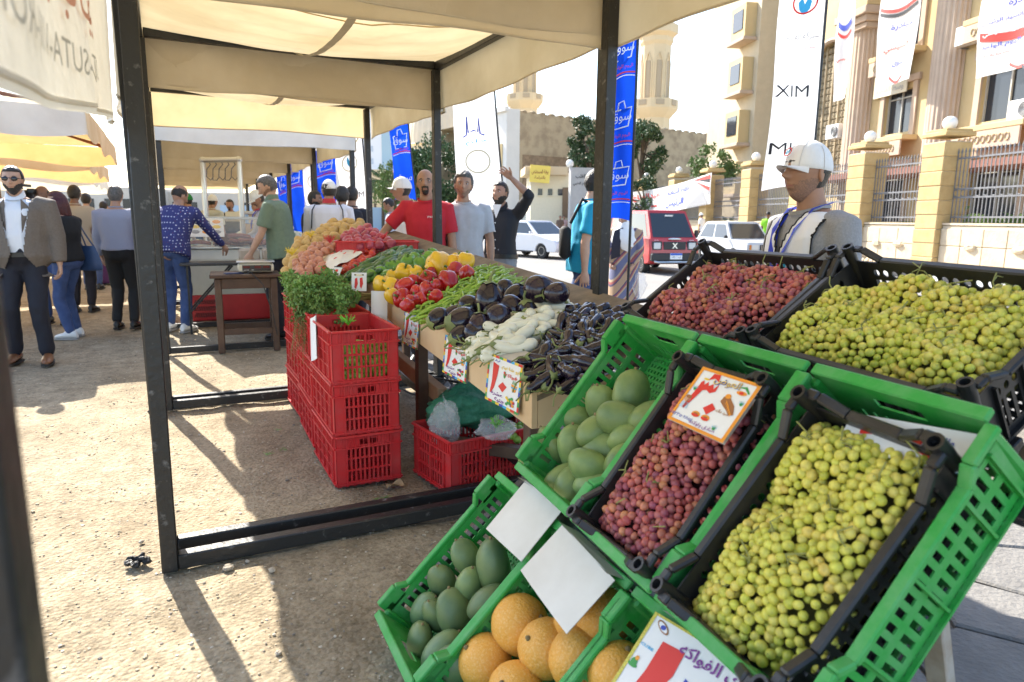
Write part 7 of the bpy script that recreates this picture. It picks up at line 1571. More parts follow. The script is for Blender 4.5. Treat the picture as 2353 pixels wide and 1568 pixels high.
p = onz(1225, 552, ZR); vehicle('white minibus behind the white sedan', (p.x+1.5, p.y+3.2, ZR), hd_road(20), 4.5, 1.7, 1.95, VANW, ((-2.15, 1.10), (1.75, 1.08), (1.15, 1.90), (-2.05, 1.92)), WPAINT, (-1.3, 1.4), 'minibus', .30, lambda o, hw: [bx(o, 'headlight', (sx*.6, 2.15, .75), (.26, .08, .16), LAMPC) for sx in (-1, 1)], name='white_minibus', inset=.10)
SUZ = [(-1.62, .30), (1.58, .30), (1.66, .36), (1.67, .72), (1.60, .98), (-1.62, 1.00), (-1.65, .5)]
def van_parts(o, hw):
    for sx in (-1, 1):
        h = bx(o, 'headlight', (sx*.52, 1.665, .78), (.22, .05, .19), LAMPC, None, .03); bx(h, 'lamp_surround', (sx*.52, 1.655, .78), (.30, .04, .25), BUMPK, None, .02); bx(o, 'wing_mirror', (sx*(hw+.10), 1.25, 1.10), (.10, .08, .22), BUMPK, None, .02); bx(o, 'turn_signal', (sx*.52, 1.70, .52), (.16, .03, .05), LAMPO)
    bx(o, 'grille', (0, 1.668, .78), (.66, .03, .22), BUMPK, None, .01); lettering('emblem', 'X', .15, CHROME, o, (0, 1.688, .78), rot(math.pi/2, 0, math.pi), .17, .03)
    k = MB(); k.ell((0, 1.655, .965), (.20, .02, .035), 16, 8); k.build('badge', CHROME, o); bx(o, 'bumper', (0, 1.70, .47), (1.42, .16, .22), BUMPK, None, .03); k = MB(); k.tube([(-.66, 1.82, .36), (-.55, 1.86, .34), (.55, 1.86, .34), (.66, 1.82, .36)], .035, 8); k.build('guard_bar', CHROME, o); plate(o, 1.79, .50, 'ق ٦ ٤٧١')
    MB().bar((-.05, 1.42, 1.06), (-.45, 1.34, 1.22), .015).build('wiper', BUMPK, o); MB().bar((.40, 1.42, 1.06), (.0, 1.34, 1.22), .015).build('wiper', BUMPK, o); bx(o, 'dashboard_sticker', (0, 1.20, 1.60), (.25, .01, .05), INKW, rot(rad(-28)))
    for q, w in ((.90, .26), (.83, .34)): lettering('lettering', 'Carry' if q == .90 else 'EGYPT', .035, INKW, o, (.55 if q == .90 else -.5, 1.668, .93), rot(math.pi/2, 0, math.pi), .12)
    for q in range(4): bx(o, 'route_decal', (hw+.003, .9, .35+.06*q), (.004, .25, .03), INKW, None, .001)
p = onz(1492, 630, ZR); vehicle('red minivan with a big X badge behind the robed woman', (p.x+1.02, p.y+1.35, ZR), hd_road(4), 3.3, 1.48, 1.85, SUZ, ((-1.60, .98), (1.58, .96), (1.05, 1.72), (-1.55, 1.76)), RPAINT, (-1.0, 1.05), 'minivan', .28, van_parts, 'red_minivan', inset=.10)
vloc = Vector((p.x+1.02, p.y+1.35, ZR))
LAD = [(-2.0, .28), (1.98, .28), (2.04, .36), (2.05, .72), (2.0, .78), (.95, .86), (-1.20, .88), (-1.98, .86), (-2.05, .78), (-2.04, .40)]
def lada_parts(o, hw):
    for sx in (-1, 1): bx(o, 'headlight', (sx*.55, 2.055, .63), (.26, .03, .16), LAMPC, None, .01); bx(o, 'indicator', (sx*.72, 2.05, .63), (.07, .03, .16), LAMPO, None, .006); bx(o, 'wing_mirror', (sx*(hw+.08), .85, .94), (.14, .06, .10), BUMPK, None, .02)
    g_ = bx(o, 'grille', (0, 2.06, .63), (.74, .03, .18), BUMPK, None, .01)
    for q in range(9): bx(g_, 'grille_bar', (-.32+.08*q, 2.077, .63), (.012, .008, .16), CHROME, None, .002)
    bx(o, 'bumper', (0, 2.10, .42), (1.58, .12, .12), CHROME, None, .02); bx(o, 'bumper_rubber', (0, 2.165, .42), (1.5, .02, .05), BUMPK); plate(o, 2.17, .42, 'ر ٣٥ ٢'); bx(o, 'badge', (0, 2.08, .63), (.05, .02, .08), CHROME)
p = onz(1768, 612, ZR); vehicle('silver white boxy sedan parked by the far kerb', (p.x+.1, p.y+1.75, ZR), hd_road(6), 4.1, 1.62, 1.44, LAD, ((-1.30, .86), (.92, .85), (.42, 1.42), (-.95, 1.42)), SPAINT, (-1.18, 1.24), 'car', .29, lada_parts, 'silver_sedan', inset=.14)
p = onz(950, 560, ZR); vehicle('dark car seen between the stall post and the pale shirted man', (p.x*.95, p.y*.95, ZR), hd_road(20), 4.25, 1.68, 1.40, SED, ((-1.52, .92), (1.02, .88), (.32, 1.38), (-.92, 1.38)), DPAINT, (-1.22, 1.30), name='dark_sedan')
for i, (px, m, lb) in enumerate(((1765, BPAINT, 'blue car parked behind the railings'), (1700, SPAINT, 'grey car parked behind the railings, left of the blue one'))):
    p = onn(px, 500, 18.5); vehicle(lb, (p.x, p.y, 0), hd_road(90), 4.25, 1.68, 1.40, SED, ((-1.52, .92), (1.02, .88), (.32, 1.38), (-.92, 1.38)), m, (-1.22, 1.30), name='parked_car')
d = RDIR*(-1); rv = Vector((-d.y, d.x, 0)); pl = vloc-RDIR*.55-RN*.34
dr = person('driver in white shirt at the wheel of the red minivan', (pl.x, pl.y), hd_road(4), H=1.6, z0=ZR-.28, top=WHITEC, bottom=NAVYT, tone='dark', res=.5, hair='short', pose=dict(crouch=.0), lower=True)

# ------------------------------------------------------------------ stone and iron fence on the far side of the road
FN = 15.0; wallz = 1.30
fence = thing('boundary_fence', 'yellow stone and iron fence with globe lamps along the road', 'fence', (0, 0, 0), -RA)
lf = lambda s_, n, z: (n, s_, z)         # fence space: x across the road, y along it
GLOBE = mat('white_globe', (.80, .80, .78), .3)
pil_s = [13.2, 17.75, 21.1, 24.6, 28.6, 32.9, 37.2, 42.5, 47.5, 52.5]
SBL = [MB().box((0, 0, 0), (.86, .86, .385), None, 0, .02).mesh('stone_block', STONEY, True, 30), MB().box((0, 0, 0), (.84, .84, .385), None, 0, .02).mesh('stone_block', STONEY, True, 30)]
for i, s_ in enumerate(pil_s):
    k = MB(); k.box((0, 0, 0), (.80, .80, 3.55)); pi = k.build('pillar', STONEP, fence, False, 38, lf(s_, FN, 1.80))
    for q in range(9): link('stone_block', SBL[q % 2], pi, (0, 0, -1.60+.395*q))
    k = MB(); k.box((0, 0, 0), (.94, .94, .12), None, 0, .02); k.box((0, 0, .10), (.8, .8, .08), None, 0, .01); k.build('pillar_cap', STONEY, pi, True, 38, (0, 0, 1.97))
    k = MB(); k.ell((0, 0, .22), (.19, .19, .19), 18, 12); k.lathe([(.10, 0), (.08, .05), (.05, .06)], 12); k.build('globe_lamp', GLOBE, pi, True, 60, (0, 0, 2.08))
random.seed(12)
for a, b_ in zip(pil_s, pil_s[1:]):
    s0, s1 = a+.44, b_-.44; w = s1-s0
    wl = MB().box(lf((s0+s1)/2, FN, wallz/2-.02), (.45, w, wallz), None, 0, .01).build('low_wall', STONEP, fence)
    near = a < 30
    if near:
        nb = int(w/.62)
        for r_ in range(2):
            for q in range(nb): bwid = w/nb; k = MB(); k.box((0, 0, 0), (.05, bwid-.012, .46), None, 0, .012); k.build('stone_block', STONEP, wl, True, 30, lf(s0+bwid*(q+.5), FN-.238-rnd(0, .006), .50+.475*r_))
        for q in range(int(w/.22)): k = MB(); k.ell((0, 0, 0), (.08, .105, .10), 8, 6, None, 0, lambda p: p*(1+.25*nz3(p, 1.5, q))); k.build('rubble_stone', STONEP, wl, False, 30, lf(s0+.11+.22*q, FN-.26, .13+rnd(-.02, .02)))
        if random.random() < 2:
            for q in range(2): k = MB(); k.ell((0, 0, 0), (.12, .22, .11), 8, 6, None, 0, lambda p: p*(1+.3*nz3(p, 1.5, q+a))); k.build('boss_stone', STONEP, wl, False, 30, lf(s0+w*(.3+.4*q), FN-.25, .72))
    k = MB(); k.box(lf((s0+s1)/2, FN, wallz+.03), (.5, w, .06)); k.build('coping', STONEP, fence, False)
    k = MB(); n = max(6, int(w/.125))
    for q in range(n+1): y_ = s0+w*q/n; k.box(lf(y_, FN, 2.30), (.022, .022, 1.85)); k.lathe([(.012, 0), (.03, .05), (.001, .16)], 5, lf(y_, FN, 3.22))
    for z_ in (1.52, 2.05, 2.28, 3.10): k.box(lf((s0+s1)/2, FN, z_), (.03, w, .045))
    for q in range(0, n, 2): y_ = s0+w*(q+.5)/n; k.tube([lf(y_+.075*math.cos(t_), FN, 2.165+.085*math.sin(t_)) for t_ in [2*math.pi*i/10 for i in range(11)]], .012, 4, 0, False)
    k.build('railing', IRON, fence, True, 40)
tag(MB().lathe([(.11, 0), (.11, .45), (.125, .46), (.125, .52), (.10, .53)], 16).build('bollard', mat('dark_bollard', (.035, .035, .04), .5), None, True, 38, onz(2113, 655, -.0)+Vector((0, 0, -.12))), 'short dark bollard at the road edge before the stone wall', 'bollard')
# cloth banner on the fence
BX = lambda s_, z, n=FN-.55: rd(s_, n, z)
def text_on(o, txt, fn, c, wid, h, m, bold=.02):
    """lettering wrapped on a sheet fn(u, v); c in sheet units, wid and h as fractions"""
    return lettering('lettering', txt, h, m, o, (0, 0, 0), Matrix.Identity(3), wid, bold, lambda x, y, z: tuple(fn(c[0]+x, c[1]-y)))
def bn(u, v, off=.0):
    s_ = 49-17.5*u; z = 3.25-.25*math.sin(math.pi*u)*.8+.35*u*u-(1.35+.1*u)*v; return rd(s_, FN-.62-.08*math.sin(7*u+2*v)-off, z)
k = MB(); k.grid(bn, 40, 8); bo = tag(k.build('cloth_banner', FLAGW, None, True, 180), 'white cloth banner with red and blue lettering on the fence', 'banner')
bt = lambda u, v: bn(u, v, .03)
text_on(bo, 'نقابة السادة', bt, (.76, .28), .18, .26, INKB); text_on(bo, 'عبدالفتاح السيسي', bt, (.34, .30), .52, .34, INKR); text_on(bo, 'الرئيس', bt, (.74, .70), .15, .34, INKB); text_on(bo, 'للمرة ثانية', bt, (.28, .72), .34, .32, INKB); text_on(bo, 'ــ', bt, (.55, .70), .06, .06, INKR)
for q in range(5): k = MB(); k.grid(lambda u, v, q=q: bn(.88+.115*u, .05+.13*u*q+(.03+.10*u)*v*1.0, .02), 6, 2); k.build('flag_stripe', [INKR, INKK, INKW, INKR, INKGR][q], bo, True, 180)
k = MB(); k.add([bn(.84, .98, .025), bn(.90, .55, .025), bn(.955, .5, .025), bn(.985, .98, .025)], [(0, 1, 2, 3)]); k.build('portrait_print', INKGR, bo, False)

# ------------------------------------------------------------------ feather flags
def feather(label, px, dep, y_top, y_bot, w, m, prints, turn_=0.0, lean=0.0, pole=True, ph=0.0, curve=.35, basez=0.0, side=-1):
    """flag hung on a pole; measured at depth dep"""
    ft = CAM+ray(px, 505)*dep; zt_ = (CAM+ray(px, y_top)*dep).z; zb = (CAM+ray(px, y_bot)*dep).z; R = rot(0, 0, -YAW+turn_)
    o = thing('feather_flag', label, 'flag', (ft.x, ft.y, basez), -YAW+turn_, 'feather flags'); Hh = zt_-zb
    def f(u, v):
        z = zt_-basez-Hh*v; cut = curve*w*max(0, (.22-v)/.22)**1.6 if side < 0 else 0; x0 = lean*(1-v)*Hh
        wx = w*(1-.10*math.sin(3*v+ph)); return Vector((side*(-.5*w)+x0+side*(wx*u)+(cut*u*1.2 if side < 0 else 0), .05*math.sin(6*u+5*v+ph)*u+.03*math.sin(11*v+ph)*(u+.2), z-(.25*w*(1-u) if False else .12*w*u*(1-v)*2)+.10*w*math.sin(math.pi*u)*(v > .98)))
    k = MB(); k.grid(f, 16, 40); k.build('sheet', m, o, True, 180)
    if pole: k = MB(); k.tube([(side*-.5*w, 0, -.0), (side*-.5*w, 0, zb-basez), (side*-.5*w+lean*Hh*.5, 0, (zb+zt_)/2-basez), (side*-.5*w+lean*Hh, 0, zt_-basez+.1)], .012, 8); k.build('pole', STEEL, o); k = MB(); k.lathe([(.16, 0), (.16, .03), (.03, .06), (.02, .12)], 14, (side*-.5*w, 0, 0)); k.build('base', STEEL, o)
    for (txt, u, v, wid, h, mm) in prints:
        fn = lambda x, y, z, u=u, v=v: (lambda q: (q.x, q.y-.012, q.z))(f(min(1, max(0, u+(x/w)*side)), min(1, max(0, v-y/Hh))))
        if txt.startswith('@'):
            kind = txt[1:]; kk = MB()
            if kind == 'ring': kk.tube([fn(wid*.5*math.cos(a), h*.5*math.sin(a), 0) for a in [2*math.pi*i/22 for i in range(23)]], .008*w/.4, 5)
            elif kind == 'bag': kk.tube([fn(x*wid, y*h, 0) for x, y in ((-.5, .35), (-.42, -.5), (.36, -.42), (.5, .45), (-.5, .35))], .011*w/.4, 5); kk.tube([fn(x*wid, y*h, 0) for x, y in ((-.2, .35), (-.16, .72), (.1, .78), (.2, .42))], .009*w/.4, 5)
            elif kind == 'leaf': kk.add([fn(x*wid, y*h, 0) for x, y in ((0, -.5), (.35, -.2), (.45, .2), (.2, .5), (0, .1), (-.2, .5), (-.45, .2), (-.35, -.2))], [tuple(range(8))])
            elif kind == 'stripe': kk.grid(lambda a, b: fn((a-.5)*wid, (b-.5)*h+.10*w*math.sin(2.5*a), 0), 10, 1)
            elif kind == 'sky': kk.tube([fn(x*wid, y*h, 0) for x, y in ((-.5, -.5), (-.35, -.4), (-.3, .5), (-.25, -.3), (.0, -.2), (.2, -.3), (.25, .35), (.3, -.4), (.5, -.5))], .008*w/.4, 5)
            kk.build('print', mm, o, True, 180)
        else: lettering('lettering', txt, h, mm, o, (0, 0, 0), Matrix.Identity(3), wid, 0.0, lambda x, y, z, fn=fn: tuple(fn(x, y, z)))
    return o
SOUQ = lambda v, w: [('@bag', .48, v, w*.72, w*.7, INKW), ('سوق', .5, v, w*.75, w*.36, INKW), ('اليوم الواحد', .5, v+.085, w*.72, w*.17, INKR), ('@stripe', .5, v+.125, w*.9, w*.05, INKR), ('@stripe', .5, v+.14, w*.9, w*.03, INKW)]
feather('blue flag with white market lettering right of the stall post', 1416, 6.0, 40, 508, .25, FLAGB, SOUQ(.18, .25)+SOUQ(.50, .25)+SOUQ(.78, .25), rad(-12), 0, True, 1.0, 0.0, ZR, -1)
feather('blue flag with bag emblem left of the dome', 934, 11.0, 235, 460, .33, FLAGB, SOUQ(.40, .33)+[('سوق', .5, .78, .26, .13, INKW)], rad(8), -.10, True, .4, .3, ZR, -1)
feather('broad white flag with faint blue emblem behind the grey shirted man', 1118, 8.6, 90, 540, .52, FLAGW, [('@sky', .55, .44, .25, .25, INKB), ('حلم', .5, .52, .25, .08, INKC), ('@ring', .5, .62, .28, .28, mat('faint_gold', (.62, .55, .38), .6)), ('M/', .5, .92, .36, .20, INKB)], rad(6), -.10, True, 2.0, .3, ZR, -1)
feather('white flag with gold emblem and black MAXIM lettering beside the post', 815, 10.4, 285, 540, .46, FLAGW, [('@ring', .45, .10, .30, .28, mat('gold_print', (.55, .38, .10), .5)), ('@leaf', .5, .33, .10, .16, INKC), ('@ring', .5, .34, .24, .24, mat('faint_gold', (.62, .55, .38), .6)), ('الشركة القابضة', .5, .47, .34, .05, INKGR), ('MAXIM', .5, .63, .38, .085, INKK), ('JMK', .55, .82, .32, .12, INKK)], rad(4), -.06, True, 1.2, .25, ZR, -1)
feather('blue flag with bag emblem left of the MAXIM flag', 762, 11.8, 315, 540, .40, FLAGB, SOUQ(.26, .36)+[('JMK', .5, .72, .3, .12, INKW)], rad(0), -.06, True, 2.2, .2, ZR, -1)
feather('white flag with gold emblem between two blue flags', 728, 13.2, 335, 540, .42, FLAGW, [('@ring', .45, .14, .26, .26, mat('gold_print', (.55, .38, .10), .5)), ('@leaf', .5, .38, .10, .16, INKC), ('@ring', .5, .39, .22, .22, mat('faint_gold', (.62, .55, .38), .6))], rad(0), -.06, True, .7, .2, ZR, -1)
feather('small blue flag left of the white one in the far row', 690, 15.0, 355, 540, .40, FLAGB, SOUQ(.28, .36), rad(0), -.08, True, 1.9, .2, ZR, -1)
feather('farthest small blue flag at the end of the flag row', 664, 17.0, 372, 540, .40, FLAGB, SOUQ(.30, .36), rad(0), -.08, True, .2, .2, ZR, -1)
feather('tall white flag with black XIM lettering behind the seller', 1808, 6.2, -330, 440, .40, FLAGW, [('@ring', .42, .46, .18, .18, INKR), ('@leaf', .42, .47, .11, .15, INKC), ('الشركة القابضة', .45, .555, .30, .07, INKK), ('للصناعات الغذائية', .45, .585, .30, .045, INKR), ('COM FOODINDUSTRIES', .45, .603, .30, .022, INKGR), ('XIM', .60, .71, .30, .10, INKK), ('MK', .62, .875, .28, .10, INKK)], rad(4), .0, True, 2.5, .0, ZR, -1)
print('street', time.time()-T0)
# ------------------------------------------------------------------ big building behind the fence (facade parallel to the road)
BN = 22.0; BG = thing('municipal_building', 'cream stuccoed building with fluted columns and a tall arched lattice', 'building', (0, 0, 0), -RA)
F3 = lambda s_, n, z: Vector((n, s_, z))     # facade space: x away across the road, y along it, z up
def fb(nm, s0, s1, z0, z1, n0, n1, m, par=None, ch=0.0): return MB().box(((n0+n1)/2, (s0+s1)/2, (z0+z1)/2), (n1-n0, s1-s0, z1-z0), None, 0, ch).build(nm, m, par or BG, True, 30)
# facade with openings: strips left between window openings
wins = [(28.3, 30.1, 5.35, 7.2), (22.3, 24.6, 5.2, 7.3), (28.3, 30.1, 9.0, 11.2), (22.3, 24.6, 9.2, 11.4), (16.5, 18.8, 5.2, 7.3), (16.5, 18.8, 9.2, 11.4), (28.3, 30.1, 1.4, 3.6), (22.3, 24.6, 1.4, 3.6)]
def wall_with(s0, s1, z0, z1, holes, n0, n1, m, nm='wall'):
    ss = sorted({s0, s1, *[h[0] for h in holes], *[h[1] for h in holes]}); zs = sorted({z0, z1, *[h[2] for h in holes], *[h[3] for h in holes]}); k = MB()
    for a, b in zip(ss, ss[1:]):
        run = None
        for c, d in zip(zs, zs[1:]):
            hole = any(h[0] <= (a+b)/2 <= h[1] and h[2] <= (c+d)/2 <= h[3] for h in holes)
            if not hole: run = (run[0], d) if run else (c, d)
            if (hole or d == zs[-1]) and run: k.box(((n0+n1)/2, (a+b)/2, (run[0]+run[1])/2), (n1-n0, b-a, run[1]-run[0])); run = None
    return k.build(nm, m, BG, False)
wall_with(8, 32.6, .2, 18, wins, BN, BN+.4, STUCCO); wall_with(36.9, 39.5, .2, 18, [], BN, BN+.4, STUCCO, 'wall')
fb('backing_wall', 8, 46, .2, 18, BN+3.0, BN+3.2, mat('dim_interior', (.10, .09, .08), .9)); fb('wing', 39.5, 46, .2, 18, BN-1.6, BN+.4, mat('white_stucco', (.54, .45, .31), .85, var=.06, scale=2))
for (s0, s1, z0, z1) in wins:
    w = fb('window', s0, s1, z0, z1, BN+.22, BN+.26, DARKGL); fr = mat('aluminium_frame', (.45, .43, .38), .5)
    fb('window_frame', s0, s0+.06, z0, z1, BN+.14, BN+.215, fr, w); fb('window_frame', s1-.06, s1, z0, z1, BN+.14, BN+.215, fr, w); fb('window_frame', (s0+s1)/2-.03, (s0+s1)/2+.03, z0, z1, BN+.14, BN+.215, fr, w); fb('window_frame', s0+.06, s1-.06, z1-.35, z1-.30, BN+.15, BN+.213, fr, w)
    fb('surround', s0-.28, s0-.003, z0-.2, z1+.25, BN-.10, BN-.004, STUCCOP); fb('surround', s1+.003, s1+.28, z0-.2, z1+.25, BN-.10, BN-.004, STUCCOP); fb('lintel', s0-.4, s1+.4, z1+.253, z1+.55, BN-.16, BN-.004, STUCCOP, None, .02); fb('sill', s0-.5, s1+.5, z0-.42, z0-.203, BN-.75, BN-.004, STUCCO, None, .02)
    k = MB(); k.box((BN-.72, (s0+s1)/2, z0-.75), (.08, s1-s0+.8, .62)); bal = k.build('balcony_front', STUCCOP, BG, False)
    k = MB(); nq = 9
    for q in range(nq): k.tube([(BN-.77, s0-.05+(s1-s0+.1)*(q+.5)/nq+.10*math.cos(t_), z0-.75+.14*math.sin(t_)) for t_ in [2*math.pi*i/8 for i in range(9)]], .025, 4, 0, False)
    k.build('pierced_screen', STUCCO, bal, True, 60)
# fluted columns
def column(s_, w=1.55, z0=.4, z1=14.0):
    k = MB(); n = 44; ring = []
    for i in range(n): a = math.pi*(i/(n-1)); fl = (.5-.5*math.cos(a*22))*.05; r_ = w/2-fl; ring.append((-math.sin(a)*r_*.8, math.cos(a)*r_))
    rings = []
    for z in (z0+.6, z1-.9): rings.append([Vector((BN-.02+x, s_+y, z)) for x, y in ring])
    k.loft(rings); c = k.build('column', STUCCOP, BG, True, 25)
    for z, e, h in ((z0, .22, .6), (z1-.9, .14, .25), (z1-.65, .26, .3), (z1-.35, .42, .35)): fb('capital' if z > 5 else 'plinth', s_-w/2-e, s_+w/2+e, z, z+h, BN-w*.4-e, BN-.005, STUCCOP, c, .03)
column(26.4); column(31.9, 1.6, .4, 11.2); column(20.2); column(14)
fb('entablature', 30.7, 33.1, 11.2, 12.0, BN-1.0, BN-.005, STUCCO, None, .03)
for z in (12.6, 15.2): fb('cornice', 8, 30.6, z, z+.35, BN-.5, BN-.004, STUCCO, None, .05)
# arched lattice
LAT = mat('tan_lattice', (.42, .34, .22), .8); k = MB(); s0, s1, zc = 32.75, 36.85, 8.6; R_ = (s1-s0)/2; cs = (s0+s1)/2
def inside(s_, z): return z < zc or (s_-cs)**2+(z-zc)**2 < R_*R_
q = s0
while q < s1:
    z = 2.6
    while z < zc+R_:
        if inside(q+.17, z+.17):
            a = (BN+.30, q+.17, z+.17); k.tube([(a[0], a[1]+.12*math.cos(t_), a[2]+.12*math.sin(t_)) for t_ in [2*math.pi*i/6 for i in range(7)]], .03, 4, 0, False); k.box((a[0], a[1], a[2]), (.04, .34, .035), rot(rad(45))); k.box((a[0]+.003, a[1], a[2]), (.04, .34, .035), rot(rad(-45)))
        z += .34
    q += .34
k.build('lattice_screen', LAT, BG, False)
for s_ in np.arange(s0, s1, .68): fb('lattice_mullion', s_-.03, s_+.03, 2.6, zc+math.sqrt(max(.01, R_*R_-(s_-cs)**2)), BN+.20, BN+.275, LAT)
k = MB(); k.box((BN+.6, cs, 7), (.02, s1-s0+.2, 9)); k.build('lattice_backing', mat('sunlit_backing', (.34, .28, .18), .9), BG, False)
k = MB(); n = 24; arc = [(cs+R_*math.cos(math.pi*i/n), zc+R_*math.sin(math.pi*i/n)) for i in range(n+1)]
poly_o = [(s1+.0, 18), (s0, 18)]
for i in range(n): (a0, b0), (a1, b1) = arc[i], arc[i+1]; k.add([(BN, a0, b0), (BN, a1, b1), (BN, a1, 18), (BN, a0, 18)], [(0, 1, 2, 3)]); k.add([(BN, a0, b0), (BN, a1, b1), (BN+.5, a1, b1), (BN+.5, a0, b0)], [(3, 2, 1, 0)])
k.build('arch_wall', STUCCO, BG, False)
k = MB(); k.tube([(BN-.04, a, b) for a, b in [(s1, 2.6)]+arc+[(s0, 2.6)]], .12, 6); k.build('arch_moulding', STUCCOP, BG, True, 60)
fb('arch_base', s0, s1, .2, 2.6, BN, BN+.4, STUCCO)
for z in (3.0, 6.0, 9.0, 12): w = fb('bay', 40.0, 41.8, z, z+1.9, BN-2.3, BN-1.604, STUCCO); fb('window', 40.3, 41.5, z+.5, z+1.6, BN-2.34, BN-2.304, DARKGL, w); fb('bay_sill', 39.8, 42, z-.2, z-.003, BN-2.45, BN-1.604, STUCCOP, w, .02)
fb('ground_canopy', 18, 33, 3.3, 3.55, BN-2.2, BN-.006, mat('brick_red_awning', (.24, .10, .07), .8)); 
# things on the facade
def aircon(label, s_, z, n):
    o = thing('air_conditioner', label, 'air conditioner', rd(s_, n, z), -RA, 'air conditioners on the building'); A = mat('aircon_white', (.66, .66, .63), .5, var=.05); bx(o, 'casing', (0, 0, .35), (.40, 1.05, .70), A, None, .02); k = MB(); k.lathe([(.27, 0), (.27, .03), (.24, .04), (.06, .02)], 22, (-.20, -.22, .35), rot(0, -math.pi/2)); k.build('fan_grille', mat('fan_dark', (.10, .10, .10), .6), o, True, 40)
    k = MB()
    for q in range(6): k.tube([(-.245, -.22+(.045*q+.02)*math.cos(t_), .35+(.045*q+.02)*math.sin(t_)) for t_ in [2*math.pi*i/18 for i in range(19)]], .006, 4, 0, False)
    k.build('fan_guard', A, o)
    for y_ in (-.4, .4): MB().bar((.0, y_, -.06), (.35, y_, -.06), .04).build('bracket', IRON, o)
p = onn(2335, 255, BN-.5); aircon('air conditioner beside the lower right window', p.dot(RDIR)-.3, p.z-.35, BN-.45)
p = onn(2232, 80, BN-.3); aircon('air conditioner at the upper right behind the big banner', p.dot(RDIR), p.z-.35, BN-.35)
p = onn(1938, 300, BN-.3); aircon('small air conditioner left of the fluted column', p.dot(RDIR)+.6, p.z-.35, BN-.35)
p = onn(2048, 195, BN-.12); sg = thing('building_sign', 'cream sign board with dark lettering under the narrow banner', 'sign', rd(p.dot(RDIR), BN-.15, p.z), -RA); bx(sg, 'board', (0, 0, 0), (.06, 2.2, .95), mat('sign_board', (.60, .56, .44), .6)); RS = Matrix(((0, 0, -1), (-1, 0, 0), (0, 1, 0))); lettering('lettering', 'وسط القاهرة', .34, INKGR, sg, (-.035, 0, -.2), RS, 1.8, .02); lettering('lettering', 'محافظة القاهرة حي', .2, INKGR, sg, (-.035, 0, .25), RS, 1.6, .02)
def wall_banner(label, x0, x1, y0, y1, n, prints, skew=0.0):
    a, b = onn((x0+x1)/2, y0, n), onn((x0+x1)/2, y1, n); s_ = b.dot(RDIR); w = abs(onn(x0, y1, n).dot(RDIR)-onn(x1, y1, n).dot(RDIR)); h = a.z-b.z; o = thing('hanging_banner', label, 'banner', rd(s_, n, b.z), -RA, 'banners on the building')
    f = lambda u, v, off=0.0: Vector((-.10*math.sin(4*v+3*u)-off-.05*math.sin(9*u)*v, w*(.5-u)+skew*h*(v-1)*.0, h*(1-v)))
    k = MB(); k.grid(f, 14, 24); k.build('sheet', FLAGW, o, True, 180)
    for (txt, u, v, wid, hh, m) in prints:
        if txt == '@':
            k = MB(); k.grid(lambda a_, b_: f(u-wid/2+wid*a_, v-hh/2+hh*b_+.06*math.sin(3*a_), .02), 12, 2); k.build('print', m, o, True, 180)
        else: lettering('lettering', txt, hh*h, m, o, (0, 0, 0), Matrix.Identity(3), wid*w, .02, lambda x, y, z: tuple(f(min(1, max(0, u+x/w)), min(1, max(0, v-y/h)), .03)))
RB = [('@', .5, .05, .9, .02, INKR), ('@', .5, .075, .9, .02, INKK), ('مبادرة', .62, .32, .36, .08, INKB), ('فخامة السيد الرئيس', .5, .46, .84, .05, INKB), ('@', .5, .585, .9, .085, INKR), ('عبد الفتاح السيسي', .5, .58, .8, .055, INKW), ('سوق اليوم الواحد', .5, .71, .84, .06, INKB), ('بديوان حي وسط القاهرة بالدراسة', .5, .80, .9, .03, INKR), ('@', .7, .93, .4, .03, INKR), ('@', .85, .97, .25, .03, INKK)]
wall_banner('big white banner with blue and red lettering at the top right', 2237, 2385, -60, 163, BN-1.2, RB)
wall_banner('white banner with flag colours above the sign board', 2008, 2090, -60, 193, BN-1.2, [('@', .5, .12, .8, .10, INKB), ('@', .5, .30, .9, .03, INKR), ('@', .5, .34, .9, .03, INKK), ('مبادرة', .6, .5, .5, .06, INKB), ('السيسي', .5, .68, .6, .07, INKR), ('سوق', .55, .82, .3, .06, INKB), ('@', .55, .93, .4, .025, INKR)])
wall_banner('narrow edge-on white banner beside the lattice window', 1912, 1944, -10, 230, BN-1.6, [('@', .5, .28, .7, .05, INKB), ('@', .5, .36, .7, .03, INKR), ('السيسي', .5, .62, .7, .05, INKR)])
# ------------------------------------------------------------------ rubble walled building, gatehouse, mosque, far block
def place(px, py, dep): return CAM+ray(px, py)*dep
A = place(1192, 500, 54); B = place(1652, 500, 66); d = (B-A); d.z = 0; ang = math.atan2(d.y, d.x); L_ = d.length
o = thing('rubble_walled_building', 'old building with a bare rubble side wall and white front', 'building', (A.x, A.y, -.1), ang)
RUB = mat('rubble_plaster', (.46, .36, .23), .95, col2=(.33, .25, .16), scale=1.1, bump=1.0, bscale=5, sharp=(.45, .62), detail=8); RUBD = mat('bare_brick', (.26, .18, .11), .95, var=.3, scale=3, bump=1.0, bscale=6); WST = mat('white_plaster', (.70, .68, .64), .85, var=.05, scale=1)
za = place(1192, 263, 54).z+.1; zb = place(1652, 318, 66).z+.1
k = MB(); V = [(0, 0, 0), (L_, 0, 0), (L_, 0, zb), (0, 0, za), (0, 14, 0), (L_, 14, 0), (L_, 14, zb), (0, 14, za)]; k.add(V, [(0, 1, 2, 3), (5, 4, 7, 6), (1, 5, 6, 2), (3, 2, 6, 7)]); k.build('rubble_wall', RUB, o, False)
k = MB(); k.box((-.6, 3, za/2), (1.2, 6, za+.3)); k.build('white_front', WST, o, False)
MB().box((3.4, -.03, za*.50), (6.2, .06, 3.2)).build('brick_patch', RUBD, o); MB().box((9.5, -.05, za*.47), (3.6, .1, .9)).build('opening', DARKGL, o)
